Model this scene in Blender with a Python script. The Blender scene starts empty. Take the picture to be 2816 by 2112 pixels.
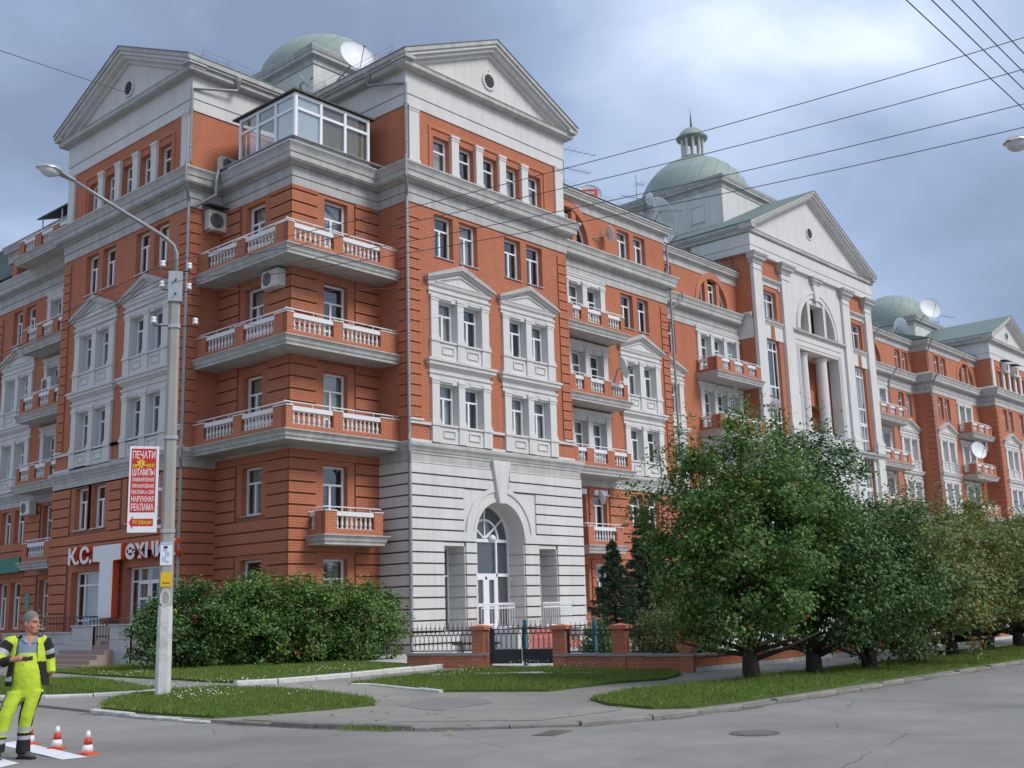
import bpy, math, random
import numpy as np
from mathutils import Vector, Matrix
random.seed(7); RNG = np.random.default_rng(11)
SC = bpy.context.scene
COL = SC.collection
# ------------------------------------------------------------------ camera
CAMP = (-27.3, -29.3, 1.6)
YAW, PITCH, ROLL, FPX = 0.8434232, 0.20065789, -0.02960222, 3086.6
def cam_axes():
    f = Vector((math.sin(YAW)*math.cos(PITCH), math.cos(YAW)*math.cos(PITCH), math.sin(PITCH)))
    r = Vector((math.cos(YAW), -math.sin(YAW), 0)); u = r.cross(f)
    r2 = r*math.cos(ROLL)+u*math.sin(ROLL); u2 = -r*math.sin(ROLL)+u*math.cos(ROLL)
    return r2, u2, f
_r, _u, _f = cam_axes()
cam = bpy.data.cameras.new('camera'); camo = bpy.data.objects.new('camera', cam); COL.objects.link(camo)
m = Matrix.Identity(4)
for i in range(3):
    m[i][0] = _r[i]; m[i][1] = _u[i]; m[i][2] = -_f[i]; m[i][3] = CAMP[i]
camo.matrix_world = m
cam.sensor_width = 36; cam.lens = FPX/2816*36; cam.clip_end = 3000; cam.clip_start = .1
SC.camera = camo
# ------------------------------------------------------------------ world: bright overcast with broken cloud
SUN_DIR = Vector((0.16, -0.70, 0.70)).normalized()          # towards the sun
w = bpy.data.worlds.new('World'); SC.world = w; w.use_nodes = True
nt = w.node_tree; nt.nodes.clear()
N = lambda t, **k: (lambda n: ([setattr(n, a, b) for a, b in k.items()], n)[1])(nt.nodes.new(t))
out = N('ShaderNodeOutputWorld'); bg = N('ShaderNodeBackground')
sky = N('ShaderNodeTexSky'); sky.sky_type = 'NISHITA'; sky.sun_disc = False
sky.sun_elevation = math.asin(SUN_DIR.z); sky.sun_rotation = math.atan2(SUN_DIR.x, SUN_DIR.y)
skm = N('ShaderNodeVectorMath', operation='SCALE'); skm.inputs['Scale'].default_value = 0.06
nt.links.new(sky.outputs[0], skm.inputs[0])
tc = N('ShaderNodeTexCoord')
SKY_OFF = (8.5527, -11.5550, 13.2643)
mp = N('ShaderNodeMapping'); mp.inputs['Location'].default_value = SKY_OFF; mp.inputs['Scale'].default_value = (1, 1, 1.7)
nt.links.new(tc.outputs['Generated'], mp.inputs[0])
n1 = N('ShaderNodeTexNoise'); n1.inputs['Scale'].default_value = 1.9; n1.inputs['Detail'].default_value = 7; n1.inputs['Roughness'].default_value = .48; n1.inputs['Distortion'].default_value = .25
nt.links.new(mp.outputs[0], n1.inputs[0])
cr = N('ShaderNodeValToRGB'); nt.links.new(n1.outputs['Fac'], cr.inputs[0])
e = cr.color_ramp.elements
e[0].position = .36; e[0].color = (.158, .205, .305, 1)
e[1].position = .66; e[1].color = (.69, .735, .80, 1)
e2 = cr.color_ramp.elements.new(.47); e2.color = (.235, .306, .440, 1)
e3 = cr.color_ramp.elements.new(.57); e3.color = (.395, .475, .615, 1)
mx = N('ShaderNodeMix', data_type='RGBA'); mx.inputs[0].default_value = .88
nt.links.new(skm.outputs[0], mx.inputs[6]); nt.links.new(cr.outputs[0], mx.inputs[7])
nt.links.new(mx.outputs[2], bg.inputs[0]); bg.inputs[1].default_value = 1.0
nt.links.new(bg.outputs[0], out.inputs[0])
# ------------------------------------------------------------------ sun behind thin cloud
sl = bpy.data.lights.new('sun', 'SUN'); sl.energy = 1.5; sl.angle = math.radians(24); sl.color = (1, .97, .92)
so = bpy.data.objects.new('sun', sl); COL.objects.link(so)
so.rotation_euler = (-SUN_DIR).to_track_quat('-Z', 'Y').to_euler(); so.location = (0, -40, 60)
vs = SC.view_settings; vs.view_transform = 'Standard'; vs.look = 'None'; vs.gamma = 1; vs.exposure = 0.80
try: vs.use_curve_mapping = False
except Exception: pass
SC.render.resolution_x, SC.render.resolution_y = 1024, 768
SC.cycles.max_bounces = 6; SC.cycles.transparent_max_bounces = 8
SC.cycles.use_adaptive_sampling = True

# ================================================================== helpers
def tag(o, label=None, cat=None, group=None, kind=None):
    if label: o['label'] = label
    if cat: o['category'] = cat
    if group: o['group'] = group
    if kind: o['kind'] = kind
    return o
def empty(name, loc=(0, 0, 0), rz=0, **k):
    o = bpy.data.objects.new(name, None); COL.objects.link(o); o.location = loc; o.rotation_euler = (0, 0, rz)
    o.empty_display_size = .3
    return tag(o, **k)
def place(name, mesh, parent=None, loc=(0, 0, 0), rz=0, **k):
    o = bpy.data.objects.new(name, mesh); COL.objects.link(o)
    o.location = loc; o.rotation_euler = (0, 0, rz) if not isinstance(rz, (tuple, list)) else rz
    if parent: o.parent = parent
    return tag(o, **k)
class FR:
    """facade frame: u along the wall, v into the wall, z up"""
    def __init__(s, ox, oy, rot=0): s.o = (ox, oy); s.rot = rot; s.a = math.radians(rot)
    def p(s, u, v, z=0):
        c, n = math.cos(s.a), math.sin(s.a)
        return (s.o[0]+c*u-n*v, s.o[1]+n*u+c*v, z)
class MB:
    def __init__(s): s.v = []; s.f = []; s.m = []
    def add(s, vs, fs, m=0):
        b = len(s.v); s.v += [tuple(x) for x in vs]
        for f in fs: s.f.append(tuple(b+i for i in f)); s.m.append(m)
        return s
    def box(s, x0, x1, y0, y1, z0, z1, m=0):
        if x1 < x0: x0, x1 = x1, x0
        if y1 < y0: y0, y1 = y1, y0
        if z1 < z0: z0, z1 = z1, z0
        return s.add([(x0,y0,z0),(x1,y0,z0),(x1,y1,z0),(x0,y1,z0),(x0,y0,z1),(x1,y0,z1),(x1,y1,z1),(x0,y1,z1)],
              [(0,3,2,1),(4,5,6,7),(0,1,5,4),(1,2,6,5),(2,3,7,6),(3,0,4,7)], m)
    def extr(s, poly, axis, a, b, m=0):
        """poly in the two remaining axes (x: (y,z); y: (x,z); z: (x,y)), extruded a..b along axis"""
        n = len(poly)
        def mk(p, t): return {'x': (t, p[0], p[1]), 'y': (p[0], t, p[1]), 'z': (p[0], p[1], t)}[axis]
        vs = [mk(p, a) for p in poly]+[mk(p, b) for p in poly]
        ar = sum(poly[i][0]*poly[(i+1) % n][1]-poly[(i+1) % n][0]*poly[i][1] for i in range(n))
        flip = (ar < 0) ^ (b < a) ^ (axis == 'y')
        fs = [tuple(range(n))[::-1], tuple(range(n, 2*n))]+[(i, (i+1) % n, n+(i+1) % n, n+i) for i in range(n)]
        if flip: fs = [f[::-1] for f in fs]
        return s.add(vs, fs, m)
    def lathe(s, prof, c=(0, 0, 0), n=12, m=0):
        vs = []; fs = []
        for r, z in prof:
            for i in range(n):
                t = 2*math.pi*i/n; vs.append((c[0]+r*math.cos(t), c[1]+r*math.sin(t), c[2]+z))
        for j in range(len(prof)-1):
            for i in range(n):
                a = j*n+i; b = j*n+(i+1) % n; fs.append((a, b, b+n, a+n))
        fs.append(tuple(range(n))[::-1]); fs.append(tuple(range((len(prof)-1)*n, len(prof)*n)))
        return s.add(vs, fs, m)
    def tube(s, pts, r, n=6, m=0):
        pts = [Vector(p) for p in pts]; k = len(pts)
        rs = r if isinstance(r, (list, tuple)) else [r]*k
        vs = []; fs = []; prev = None
        for i, p in enumerate(pts):
            d = (pts[min(i+1, k-1)]-pts[max(i-1, 0)]).normalized()
            if prev is None:
                a = Vector((0, 0, 1)) if abs(d.z) < .9 else Vector((1, 0, 0)); x = d.cross(a).normalized()
            else:
                x = (prev-d*prev.dot(d)).normalized()
            prev = x; y = d.cross(x)
            for j in range(n):
                t = 2*math.pi*j/n; q = p+(x*math.cos(t)+y*math.sin(t))*rs[i]; vs.append(tuple(q))
        for i in range(k-1):
            for j in range(n):
                a = i*n+j; b = i*n+(j+1) % n; fs.append((a, b, b+n, a+n))
        fs.append(tuple(range(n))[::-1]); fs.append(tuple(range((k-1)*n, k*n)))
        return s.add(vs, fs, m)
    def sweep(s, path, prof, m=0, closed=False):
        """path: plan points, outward = right of travel; prof: (p,z) section, closed polygon, listed going up on the outside"""
        P = [Vector((x, y)) for x, y in path]; k = len(P); vs = []; fs = []; n = len(prof)
        for i in range(k):
            d0 = (P[i]-P[i-1]).normalized() if (i > 0 or closed) else None
            d1 = (P[(i+1) % k]-P[i]).normalized() if (i < k-1 or closed) else None
            n0 = Vector((d0.y, -d0.x)) if d0 is not None else None; n1 = Vector((d1.y, -d1.x)) if d1 is not None else None
            if n0 is None: mt = n1
            elif n1 is None: mt = n0
            else: mt = (n0+n1)/max(.2, 1+n0.dot(n1))
            for p, z in prof: vs.append((P[i].x+mt.x*p, P[i].y+mt.y*p, z))
        R = range(k if closed else k-1)
        for i in R:
            for j in range(n):
                a = i*n+j; b = i*n+(j+1) % n; i2 = (i+1) % k; fs.append((a, i2*n+j, i2*n+(j+1) % n, b))
        if not closed:
            fs.append(tuple(range(n))); fs.append(tuple(range((k-1)*n, k*n))[::-1])
        return s.add(vs, fs, m)
    def mesh(s, name, mats, smooth=False, uv=False):
        me = bpy.data.meshes.new(name); me.from_pydata(s.v, [], s.f)
        for mt in (mats if isinstance(mats, (list, tuple)) else [mats]): me.materials.append(mt)
        if any(s.m): me.polygons.foreach_set('material_index', s.m)
        if smooth: me.polygons.foreach_set('use_smooth', [True]*len(s.f))
        me.update()
        if uv:
            l = me.uv_layers.new(name='UVMap'); co = np.array(s.v); uvs = np.zeros((len(me.loops), 2))
            for p in me.polygons:
                nx, ny, nz = map(abs, p.normal)
                ax = (1, 2) if nx >= ny and nx >= nz else ((0, 2) if ny >= nz else (0, 1))
                for li in p.loop_indices: uvs[li] = co[me.loops[li].vertex_index][list(ax)]
            l.data.foreach_set('uv', uvs.ravel())
        return me
    def obj(s, name, mats, parent=None, fr=None, smooth=False, uv=False, **k):
        o = place(name, s.mesh(name, mats, smooth, uv), parent, **k)
        if fr: o.location = (fr.o[0], fr.o[1], 0); o.rotation_euler = (0, 0, fr.a)
        return o
def np_mesh(name, V, F, mats, smooth=False):
    me = bpy.data.meshes.new(name); V = np.asarray(V, dtype=np.float32); F = np.asarray(F, dtype=np.int32)
    k = F.shape[1]
    me.vertices.add(len(V)); me.vertices.foreach_set('co', V.ravel())
    me.loops.add(F.size); me.loops.foreach_set('vertex_index', F.ravel())
    me.polygons.add(len(F)); me.polygons.foreach_set('loop_start', np.arange(0, F.size, k, dtype=np.int32))
    try: me.polygons.foreach_set('loop_total', np.full(len(F), k, dtype=np.int32))
    except Exception: pass
    for mt in (mats if isinstance(mats, (list, tuple)) else [mats]): me.materials.append(mt)
    me.polygons.foreach_set('use_smooth', np.full(len(F), bool(smooth)))
    me.update(calc_edges=True); me.validate()
    return me
BOXF = np.array([(0,3,2,1),(4,5,6,7),(0,1,5,4),(1,2,6,5),(3,0,4,7)])
def boxes_mesh(name, B, mats):
    """B: rows x0,x1,y0,y1,z0,z1; five faces each (open at the back)"""
    B = np.asarray(B, dtype=np.float32); n = len(B)
    x0, x1, y0, y1, z0, z1 = B.T
    V = np.stack([np.stack(t, 1) for t in [(x0,y0,z0),(x1,y0,z0),(x1,y1,z0),(x0,y1,z0),(x0,y0,z1),(x1,y0,z1),(x1,y1,z1),(x0,y1,z1)]], 1).reshape(-1, 3)
    F = (BOXF[None]+8*np.arange(n)[:, None, None]).reshape(-1, 4)
    return np_mesh(name, V, F, mats)
# ================================================================== materials
MT = {}
def mat(name, col, rough=.8, spec=.3, metal=0, var=0, vscale=6, bump=0, bscale=60, stretch=(1,1,1), island=0, objr=0, col2=None, trans=0, coords='Object', streak=0, hue=None):
    m = bpy.data.materials.new(name); m.use_nodes = True; t = m.node_tree; b = t.nodes['Principled BSDF']
    b.inputs['Roughness'].default_value = rough; b.inputs['Metallic'].default_value = metal
    b.inputs['Specular IOR Level'].default_value = spec
    c4 = (*col, 1); src = None
    nn = lambda ty: t.nodes.new(ty)
    if var or bump or streak: co = nn('ShaderNodeTexCoord'); mpg = nn('ShaderNodeMapping'); mpg.inputs['Scale'].default_value = stretch; t.links.new(co.outputs[coords], mpg.inputs[0])
    b.inputs['Base Color'].default_value = c4
    def mulval(src, val_socket, lo, hi):
        mr = nn('ShaderNodeMapRange'); mr.inputs[3].default_value = lo; mr.inputs[4].default_value = hi; t.links.new(val_socket, mr.inputs[0])
        mm = nn('ShaderNodeMix'); mm.data_type = 'RGBA'; mm.blend_type = 'MULTIPLY'; mm.inputs[0].default_value = 1
        if src is None: mm.inputs[6].default_value = c4
        else: t.links.new(src, mm.inputs[6])
        t.links.new(mr.outputs[0], mm.inputs[7]); return mm.outputs[2]
    def mixcol(src, fac, lo, hi, c):
        mr = nn('ShaderNodeMapRange'); mr.inputs[1].default_value = lo; mr.inputs[2].default_value = hi; t.links.new(fac, mr.inputs[0])
        mm = nn('ShaderNodeMix'); mm.data_type = 'RGBA'; t.links.new(mr.outputs[0], mm.inputs[0])
        if src is None: mm.inputs[6].default_value = c4
        else: t.links.new(src, mm.inputs[6])
        mm.inputs[7].default_value = (*c, 1); return mm.outputs[2]
    if island:
        g = nn('ShaderNodeNewGeometry')
        if col2: src = mixcol(src, g.outputs['Random Per Island'], 0, 1, col2)
        src = mulval(src, g.outputs['Random Per Island'], 1-island, 1+island)
    if objr:
        oi = nn('ShaderNodeObjectInfo')
        if col2: src = mixcol(src, oi.outputs['Random'], 0, 1, col2)
        src = mulval(src, oi.outputs['Random'], 1-objr, 1+objr)
    if var:
        n = nn('ShaderNodeTexNoise'); n.inputs['Scale'].default_value = vscale; n.inputs['Detail'].default_value = 6; n.inputs['Roughness'].default_value = .6
        t.links.new(mpg.outputs[0], n.inputs[0])
        if hue: src = mixcol(src, n.outputs['Fac'], .42, .68, hue)
        src = mulval(src, n.outputs['Fac'], 1-var*1.6, 1+var*1.2)
    if streak:
        mp2 = nn('ShaderNodeMapping'); mp2.inputs['Scale'].default_value = (5, 5, .35); t.links.new(co.outputs[coords], mp2.inputs[0])
        n = nn('ShaderNodeTexNoise'); n.inputs['Scale'].default_value = 1; n.inputs['Detail'].default_value = 5; t.links.new(mp2.outputs[0], n.inputs[0])
        src = mulval(src, n.outputs['Fac'], 1-streak*1.4, 1+streak)
    if src is not None: t.links.new(src, b.inputs['Base Color'])
    if bump:
        n = nn('ShaderNodeTexNoise'); n.inputs['Scale'].default_value = bscale; n.inputs['Detail'].default_value = 4; t.links.new(mpg.outputs[0], n.inputs[0])
        bp = nn('ShaderNodeBump'); bp.inputs['Strength'].default_value = bump; bp.inputs['Distance'].default_value = .02; t.links.new(n.outputs['Fac'], bp.inputs['Height']); t.links.new(bp.outputs[0], b.inputs['Normal'])
    if trans:
        tr = nn('ShaderNodeBsdfTranslucent'); ms = nn('ShaderNodeMixShader'); ms.inputs[0].default_value = trans
        if src is not None: t.links.new(src, tr.inputs[0])
        else: tr.inputs[0].default_value = c4
        t.links.new(b.outputs[0], ms.inputs[1]); t.links.new(tr.outputs[0], ms.inputs[2]); t.links.new(ms.outputs[0], t.nodes['Material Output'].inputs[0])
    MT[name] = m; return m
BR = (.52, .195, .112)
mat('brick', BR, .85, .2, island=.10, col2=(.48, .17, .09), var=.13, vscale=.45, streak=.13)
mat('brick_one', BR, .85, .2, objr=.055, col2=(.47, .155, .078), var=.10, vscale=.7)
mat('mortar', (.30, .125, .078), .95, .1, var=.1)
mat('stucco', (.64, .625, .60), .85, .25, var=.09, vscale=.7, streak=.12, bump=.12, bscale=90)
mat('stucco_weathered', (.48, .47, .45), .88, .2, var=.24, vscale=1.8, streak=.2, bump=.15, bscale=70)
mat('frame_white', (.80, .81, .83), .35, .5)
mat('rail_white', (.72, .72, .72), .6, .3, var=.10, vscale=9)
mat('baluster_white', (.66, .66, .65), .7, .3, var=.14, vscale=14)
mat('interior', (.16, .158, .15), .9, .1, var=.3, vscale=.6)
mat('groove_dark', (.16, .115, .11), .9, .1)  # darker tone of the strips set in the portal grooves
mat('curtain', (.72, .71, .69), .9, .1, objr=.3, col2=(.45, .40, .32))
mat('blind_white', (.82, .81, .86), .8, .2)
mat('blind_tan', (.36, .27, .16), .8, .2, var=.2, vscale=3)
mat('pipe_metal', (.30, .29, .30), .5, .4, metal=.35, var=.15, vscale=3)
mat('gutter_metal', (.46, .47, .48), .4, .5, metal=.5, var=.1)
mat('dark_metal', (.03, .03, .032), .5, .4)
mat('roof_green', (.17, .225, .205), .5, .4, var=.15, vscale=1.5)
mat('dome_green', (.29, .345, .305), .55, .35, var=.12, vscale=1.2)
mat('roof_dark', (.045, .075, .068), .6, .3, var=.2, vscale=2)
mat('wall_core', (.24, .235, .23), .9, .2)
mat('louvre_grey', (.10, .10, .10), .7, .3)
mat('ac_white', (.62, .62, .58), .5, .4, var=.06)
mat('dish_white', (.74, .75, .76), .45, .4, var=.05)
mat('wire', (.07, .07, .085), .6, .2)
mat('plinth_tile', (.42, .42, .43), .5, .4, objr=.10, var=.06, vscale=5)
mat('step_stone', (.34, .25, .215), .8, .2, var=.12, vscale=6, bump=.1)
mat('red_tile', (.55, .215, .185), .7, .3, var=.1, objr=.08)
mat('asphalt', (.225, .22, .218), .92, .2, var=.10, vscale=.55, bump=.35, bscale=45)
mat('asphalt_path', (.235, .222, .205), .93, .2, var=.16, vscale=.9, bump=.4, bscale=40)
mat('kerb_concrete', (.235, .22, .20), .9, .2, var=.3, vscale=4, objr=.12, bump=.3, bscale=30)
mat('kerb_painted', (.66, .66, .65), .85, .2, var=.22, vscale=9, hue=(.40, .385, .36), objr=.06, bump=.25, bscale=30)
mat('soil', (.09, .135, .035), .95, .1, var=.35, vscale=2.5)
mat('grass', (.125, .235, .038), .75, .15, island=.42, col2=(.215, .25, .065), trans=.35)
mat('flower_white', (.8, .8, .78), .7, .2)
mat('leaf', (.078, .175, .036), .5, .4, island=.40, col2=(.145, .235, .055), trans=.28)
mat('leaf_b', (.105, .18, .04), .5, .4, island=.40, col2=(.20, .225, .06), trans=.28)
mat('leaf_dark', (.056, .13, .042), .5, .4, island=.40, col2=(.105, .185, .052), trans=.25)
mat('leaf_autumn', (.21, .135, .02), .55, .3, island=.3, col2=(.26, .10, .02), trans=.3)
mat('leaf_yellow', (.33, .29, .045), .55, .3, island=.25, trans=.3)
mat('leaf_gold', (.20, .19, .055), .6, .3, island=.3, col2=(.10, .13, .03), trans=.3)
mat('needle', (.040, .085, .048), .7, .3, island=.35, col2=(.05, .088, .040))
mat('bark', (.060, .050, .043), .95, .1, var=.25, vscale=8, stretch=(3,3,.6), bump=.5, bscale=12)
mat('concrete_pole', (.36, .345, .315), .92, .2, var=.13, vscale=2.5, streak=.08, bump=.2, bscale=40)
mat('cone_red', (.62, .045, .03), .5, .4, var=.1)
mat('cone_orange', (.75, .11, .03), .5, .4)
mat('cone_white', (.75, .75, .76), .5, .4, var=.08)
mat('paint_white', (.74, .74, .76), .7, .3, var=.05, vscale=6)
mat('sign_red', (.52, .025, .022), .5, .4)
mat('sign_white', (.74, .75, .78), .5, .4, var=.04)
mat('letter_white', (.74, .74, .74), .4, .4)
mat('letter_red', (.60, .075, .02), .5, .4)
mat('sign_yellow', (.78, .60, .03), .5, .4)
mat('sign_green', (.005, .15, .09), .45, .4)
mat('sign_green2', (.02, .26, .13), .45, .4)
mat('insulator', (.78, .78, .76), .25, .6)
mat('poster_blue', (.35, .50, .72), .6, .3)
mat('poster_ink', (.03, .04, .08), .6, .3)
mat('paper_scrap', (.66, .66, .66), .8, .2)
mat('paper_yellow', (.72, .45, .02), .7, .3)
mat('teal_paint', (.05, .20, .22), .6, .3)
mat('skin', (.47, .205, .135), .55, .35, var=.08, vscale=14)
mat('hair', (.21, .195, .18), .85, .2, var=.35, vscale=70, bump=.6, bscale=120)
mat('hivis', (.52, .66, .05), .78, .2, var=.2, vscale=6, bump=.9, bscale=11)
mat('cloth_dark', (.028, .026, .029), .85, .2, var=.3, vscale=8, bump=.8, bscale=12)
mat('reflective', (.40, .41, .43), .4, .6, var=.08)
mat('shirt', (.22, .28, .37), .85, .2, var=.1, vscale=12)
mat('shoe', (.11, .10, .10), .7, .3, var=.2, vscale=30)
mat('lamp_shell', (.50, .50, .49), .3, .5, metal=.6)
mat('lamp_glass', (.62, .64, .66), .15, .6)
mat('wood_bench', (.10, .05, .04), .8, .2)
mat('whitewash', (.70, .69, .68), .9, .2, var=.22, vscale=5, hue=(.42,.40,.37), bump=.3, bscale=25)
mat('asphalt_patch_a', (.215, .20, .185), .93, .2, var=.14, vscale=1.3, bump=.4, bscale=40)
mat('kerb_painted_tile', (.55,.55,.55), .6, .3, objr=.08, var=.1, vscale=4)
mat('yard_concrete', (.48, .47, .45), .9, .2, var=.12, vscale=2)
mat('kerb_dirt', (.15, .125, .10), .95, .1, var=.3, vscale=7, hue=(.23, .21, .185))
mat('dead_leaf', (.45, .22, .05), .8, .2, objr=.3)
def asphalt_mat(name, base, crack=.55):
    m = bpy.data.materials.new(name); m.use_nodes = True; t = m.node_tree; b = t.nodes['Principled BSDF']; nn = t.nodes.new; L = t.links.new
    b.inputs['Roughness'].default_value = .92; b.inputs['Specular IOR Level'].default_value = .2
    co = nn('ShaderNodeTexCoord')
    def noise(sc, det=6, ro=.6, dist=0):
        n = nn('ShaderNodeTexNoise'); n.inputs['Scale'].default_value = sc; n.inputs['Detail'].default_value = det; n.inputs['Roughness'].default_value = ro; n.inputs['Distortion'].default_value = dist; L(co.outputs['Object'], n.inputs[0]); return n.outputs['Fac']
    def rng(s, a, b_, lo, hi): r = nn('ShaderNodeMapRange'); r.inputs[1].default_value = a; r.inputs[2].default_value = b_; r.inputs[3].default_value = lo; r.inputs[4].default_value = hi; L(s, r.inputs[0]); return r.outputs[0]
    def mul(c, s):
        x = nn('ShaderNodeMix'); x.data_type = 'RGBA'; x.blend_type = 'MULTIPLY'; x.inputs[0].default_value = 1
        if isinstance(c, tuple): x.inputs[6].default_value = (*c, 1)
        else: L(c, x.inputs[6])
        L(s, x.inputs[7]); return x.outputs[2]
    c = mul(base, rng(noise(.22, 5, .55, .6), .35, .65, .84, 1.12)); c = mul(c, rng(noise(1.4, 6, .65), .3, .7, .90, 1.08)); c = mul(c, rng(noise(28, 3, .7), .3, .7, .86, 1.13)); c = mul(c, rng(noise(.12, 3, .5, 1.2), .52, .54, 1.0, .92))
    # hairline cracks
    nz = nn('ShaderNodeTexNoise'); nz.inputs['Scale'].default_value = 1.6; nz.inputs['Detail'].default_value = 6; L(co.outputs['Object'], nz.inputs[0])
    mx_ = nn('ShaderNodeMix'); mx_.data_type = 'RGBA'; mx_.inputs[0].default_value = .16; L(co.outputs['Object'], mx_.inputs[6]); L(nz.outputs['Color'], mx_.inputs[7])
    vo = nn('ShaderNodeTexVoronoi'); vo.feature = 'DISTANCE_TO_EDGE'; vo.inputs['Scale'].default_value = .42; L(mx_.outputs[2], vo.inputs[0])
    cr_ = rng(vo.outputs['Distance'], .0, .006, 1-crack, 1); gate = rng(noise(.35, 2), .48, .56, 0, 1)
    mm = nn('ShaderNodeMix'); mm.data_type = 'FLOAT'; L(gate, mm.inputs[0]); mm.inputs[2].default_value = 1; L(cr_, mm.inputs[3]); c = mul(c, mm.outputs[0])
    L(c, b.inputs['Base Color'])
    bp = nn('ShaderNodeBump'); bp.inputs['Strength'].default_value = .4; bp.inputs['Distance'].default_value = .02; L(noise(45, 4, .7), bp.inputs['Height']); L(bp.outputs[0], b.inputs['Normal'])
    MT[name] = m
asphalt_mat('asphalt', (.27, .255, .235)); asphalt_mat('asphalt_path', (.275, .256, .228), .5); asphalt_mat('asphalt_patch_a', (.275, .255, .228), .3); asphalt_mat('asphalt_patch_b', (.225, .217, .205), .3)
def glass():
    m = bpy.data.materials.new('glass'); m.use_nodes = True; t = m.node_tree; t.nodes.clear()
    o = t.nodes.new('ShaderNodeOutputMaterial'); mxs = t.nodes.new('ShaderNodeMixShader')
    lw = t.nodes.new('ShaderNodeLayerWeight'); lw.inputs[0].default_value = .5
    pw = t.nodes.new('ShaderNodeMath'); pw.operation = 'POWER'; pw.inputs[1].default_value = 4; t.links.new(lw.outputs['Facing'], pw.inputs[0])
    fr = t.nodes.new('ShaderNodeMapRange'); fr.inputs[3].default_value = .10; fr.inputs[4].default_value = .95; t.links.new(pw.outputs[0], fr.inputs[0])
    tr = t.nodes.new('ShaderNodeBsdfTransparent'); tr.inputs[0].default_value = (.84, .87, .87, 1)
    gl = t.nodes.new('ShaderNodeBsdfGlossy'); gl.inputs['Roughness'].default_value = .015; gl.inputs[0].default_value = (.95, .97, 1, 1)
    tcn = t.nodes.new('ShaderNodeTexCoord'); nz = t.nodes.new('ShaderNodeTexNoise'); nz.inputs['Scale'].default_value = 1.3
    bp = t.nodes.new('ShaderNodeBump'); bp.inputs['Strength'].default_value = .05; bp.inputs['Distance'].default_value = .05
    t.links.new(tcn.outputs['Object'], nz.inputs[0]); t.links.new(nz.outputs['Fac'], bp.inputs['Height']); t.links.new(bp.outputs[0], gl.inputs['Normal'])
    t.links.new(fr.outputs[0], mxs.inputs[0]); t.links.new(tr.outputs[0], mxs.inputs[1]); t.links.new(gl.outputs[0], mxs.inputs[2]); t.links.new(mxs.outputs[0], o.inputs[0])
    MT['glass'] = m
glass()
def brickproc():
    m = bpy.data.materials.new('brick_pattern'); m.use_nodes = True; t = m.node_tree; b = t.nodes['Principled BSDF']; b.inputs['Roughness'].default_value = .88; b.inputs['Specular IOR Level'].default_value = .2
    uv = t.nodes.new('ShaderNodeTexCoord'); bt = t.nodes.new('ShaderNodeTexBrick')
    bt.inputs['Scale'].default_value = 1; bt.inputs['Brick Width'].default_value = .25; bt.inputs['Row Height'].default_value = .1; bt.inputs['Mortar Size'].default_value = .006; bt.inputs['Mortar Smooth'].default_value = .1
    bt.inputs['Color1'].default_value = (.54, .20, .115, 1); bt.inputs['Color2'].default_value = (.48, .178, .10, 1); bt.inputs['Mortar'].default_value = (.32, .135, .085, 1)
    t.links.new(uv.outputs['UV'], bt.inputs[0])
    n = t.nodes.new('ShaderNodeTexNoise'); n.inputs['Scale'].default_value = .7; n.inputs['Detail'].default_value = 6; t.links.new(uv.outputs['Object'], n.inputs[0])
    mr = t.nodes.new('ShaderNodeMapRange'); mr.inputs[3].default_value = .84; mr.inputs[4].default_value = 1.14; t.links.new(n.outputs['Fac'], mr.inputs[0])
    mm = t.nodes.new('ShaderNodeMix'); mm.data_type = 'RGBA'; mm.blend_type = 'MULTIPLY'; mm.inputs[0].default_value = 1
    t.links.new(bt.outputs['Color'], mm.inputs[6]); t.links.new(mr.outputs[0], mm.inputs[7]); t.links.new(mm.outputs[2], b.inputs['Base Color'])
    bp = t.nodes.new('ShaderNodeBump'); bp.inputs['Strength'].default_value = .6; bp.inputs['Distance'].default_value = .01; bp.invert = True
    t.links.new(bt.outputs['Fac'], bp.inputs['Height']); t.links.new(bp.outputs[0], b.inputs['Normal'])
    MT['brick_pattern'] = m
brickproc()
# ================================================================== the building
def hz(x, y): return min(max(.02*(y+15), 0), .2)
BLD = empty('apartment_building', (0, 0, 0), label='long orange brick and white stucco apartment building with pediments, balconies and green domes', cat='building')
NOBR = set()
def fill(acc, u0, u1, z0, z1, v=0., cuts=(), arch=(), pitch=.1, depth=.004):
    n = max(1, round((z1-z0)/pitch)); pt = (z1-z0)/n
    for r in range(n):
        a = z0+r*pt; b = a+pt; zm = (a+b)/2; iv = [(u0, u1)]
        cc = [(c0, c1) for c0, c1, d0, d1 in cuts if d0 < zm < d1]
        for cx, cz, R, zb in arch:
            if zb < zm < cz: cc.append((cx-R, cx+R))
            elif cz <= zm < cz+R: h = math.sqrt(R*R-(zm-cz)**2); cc.append((cx-h, cx+h))
        for c0, c1 in cc:
            nv = []
            for i0, i1 in iv:
                if c1 <= i0 or c0 >= i1: nv.append((i0, i1)); continue
                if c0 > i0: nv.append((i0, c0))
                if c1 < i1: nv.append((c1, i1))
            iv = nv
        off = (int(round(a/.1)) % 2)*.125
        for i0, i1 in iv:
            k = math.floor((i0-off)/.25)
            while off+k*.25 < i1:
                s = max(i0, off+k*.25+.005); t = min(i1, off+(k+1)*.25-.005); k += 1
                if t-s > .03: acc.append((s, t, v-depth, v+.002, a+.006, b-.006))
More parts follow.
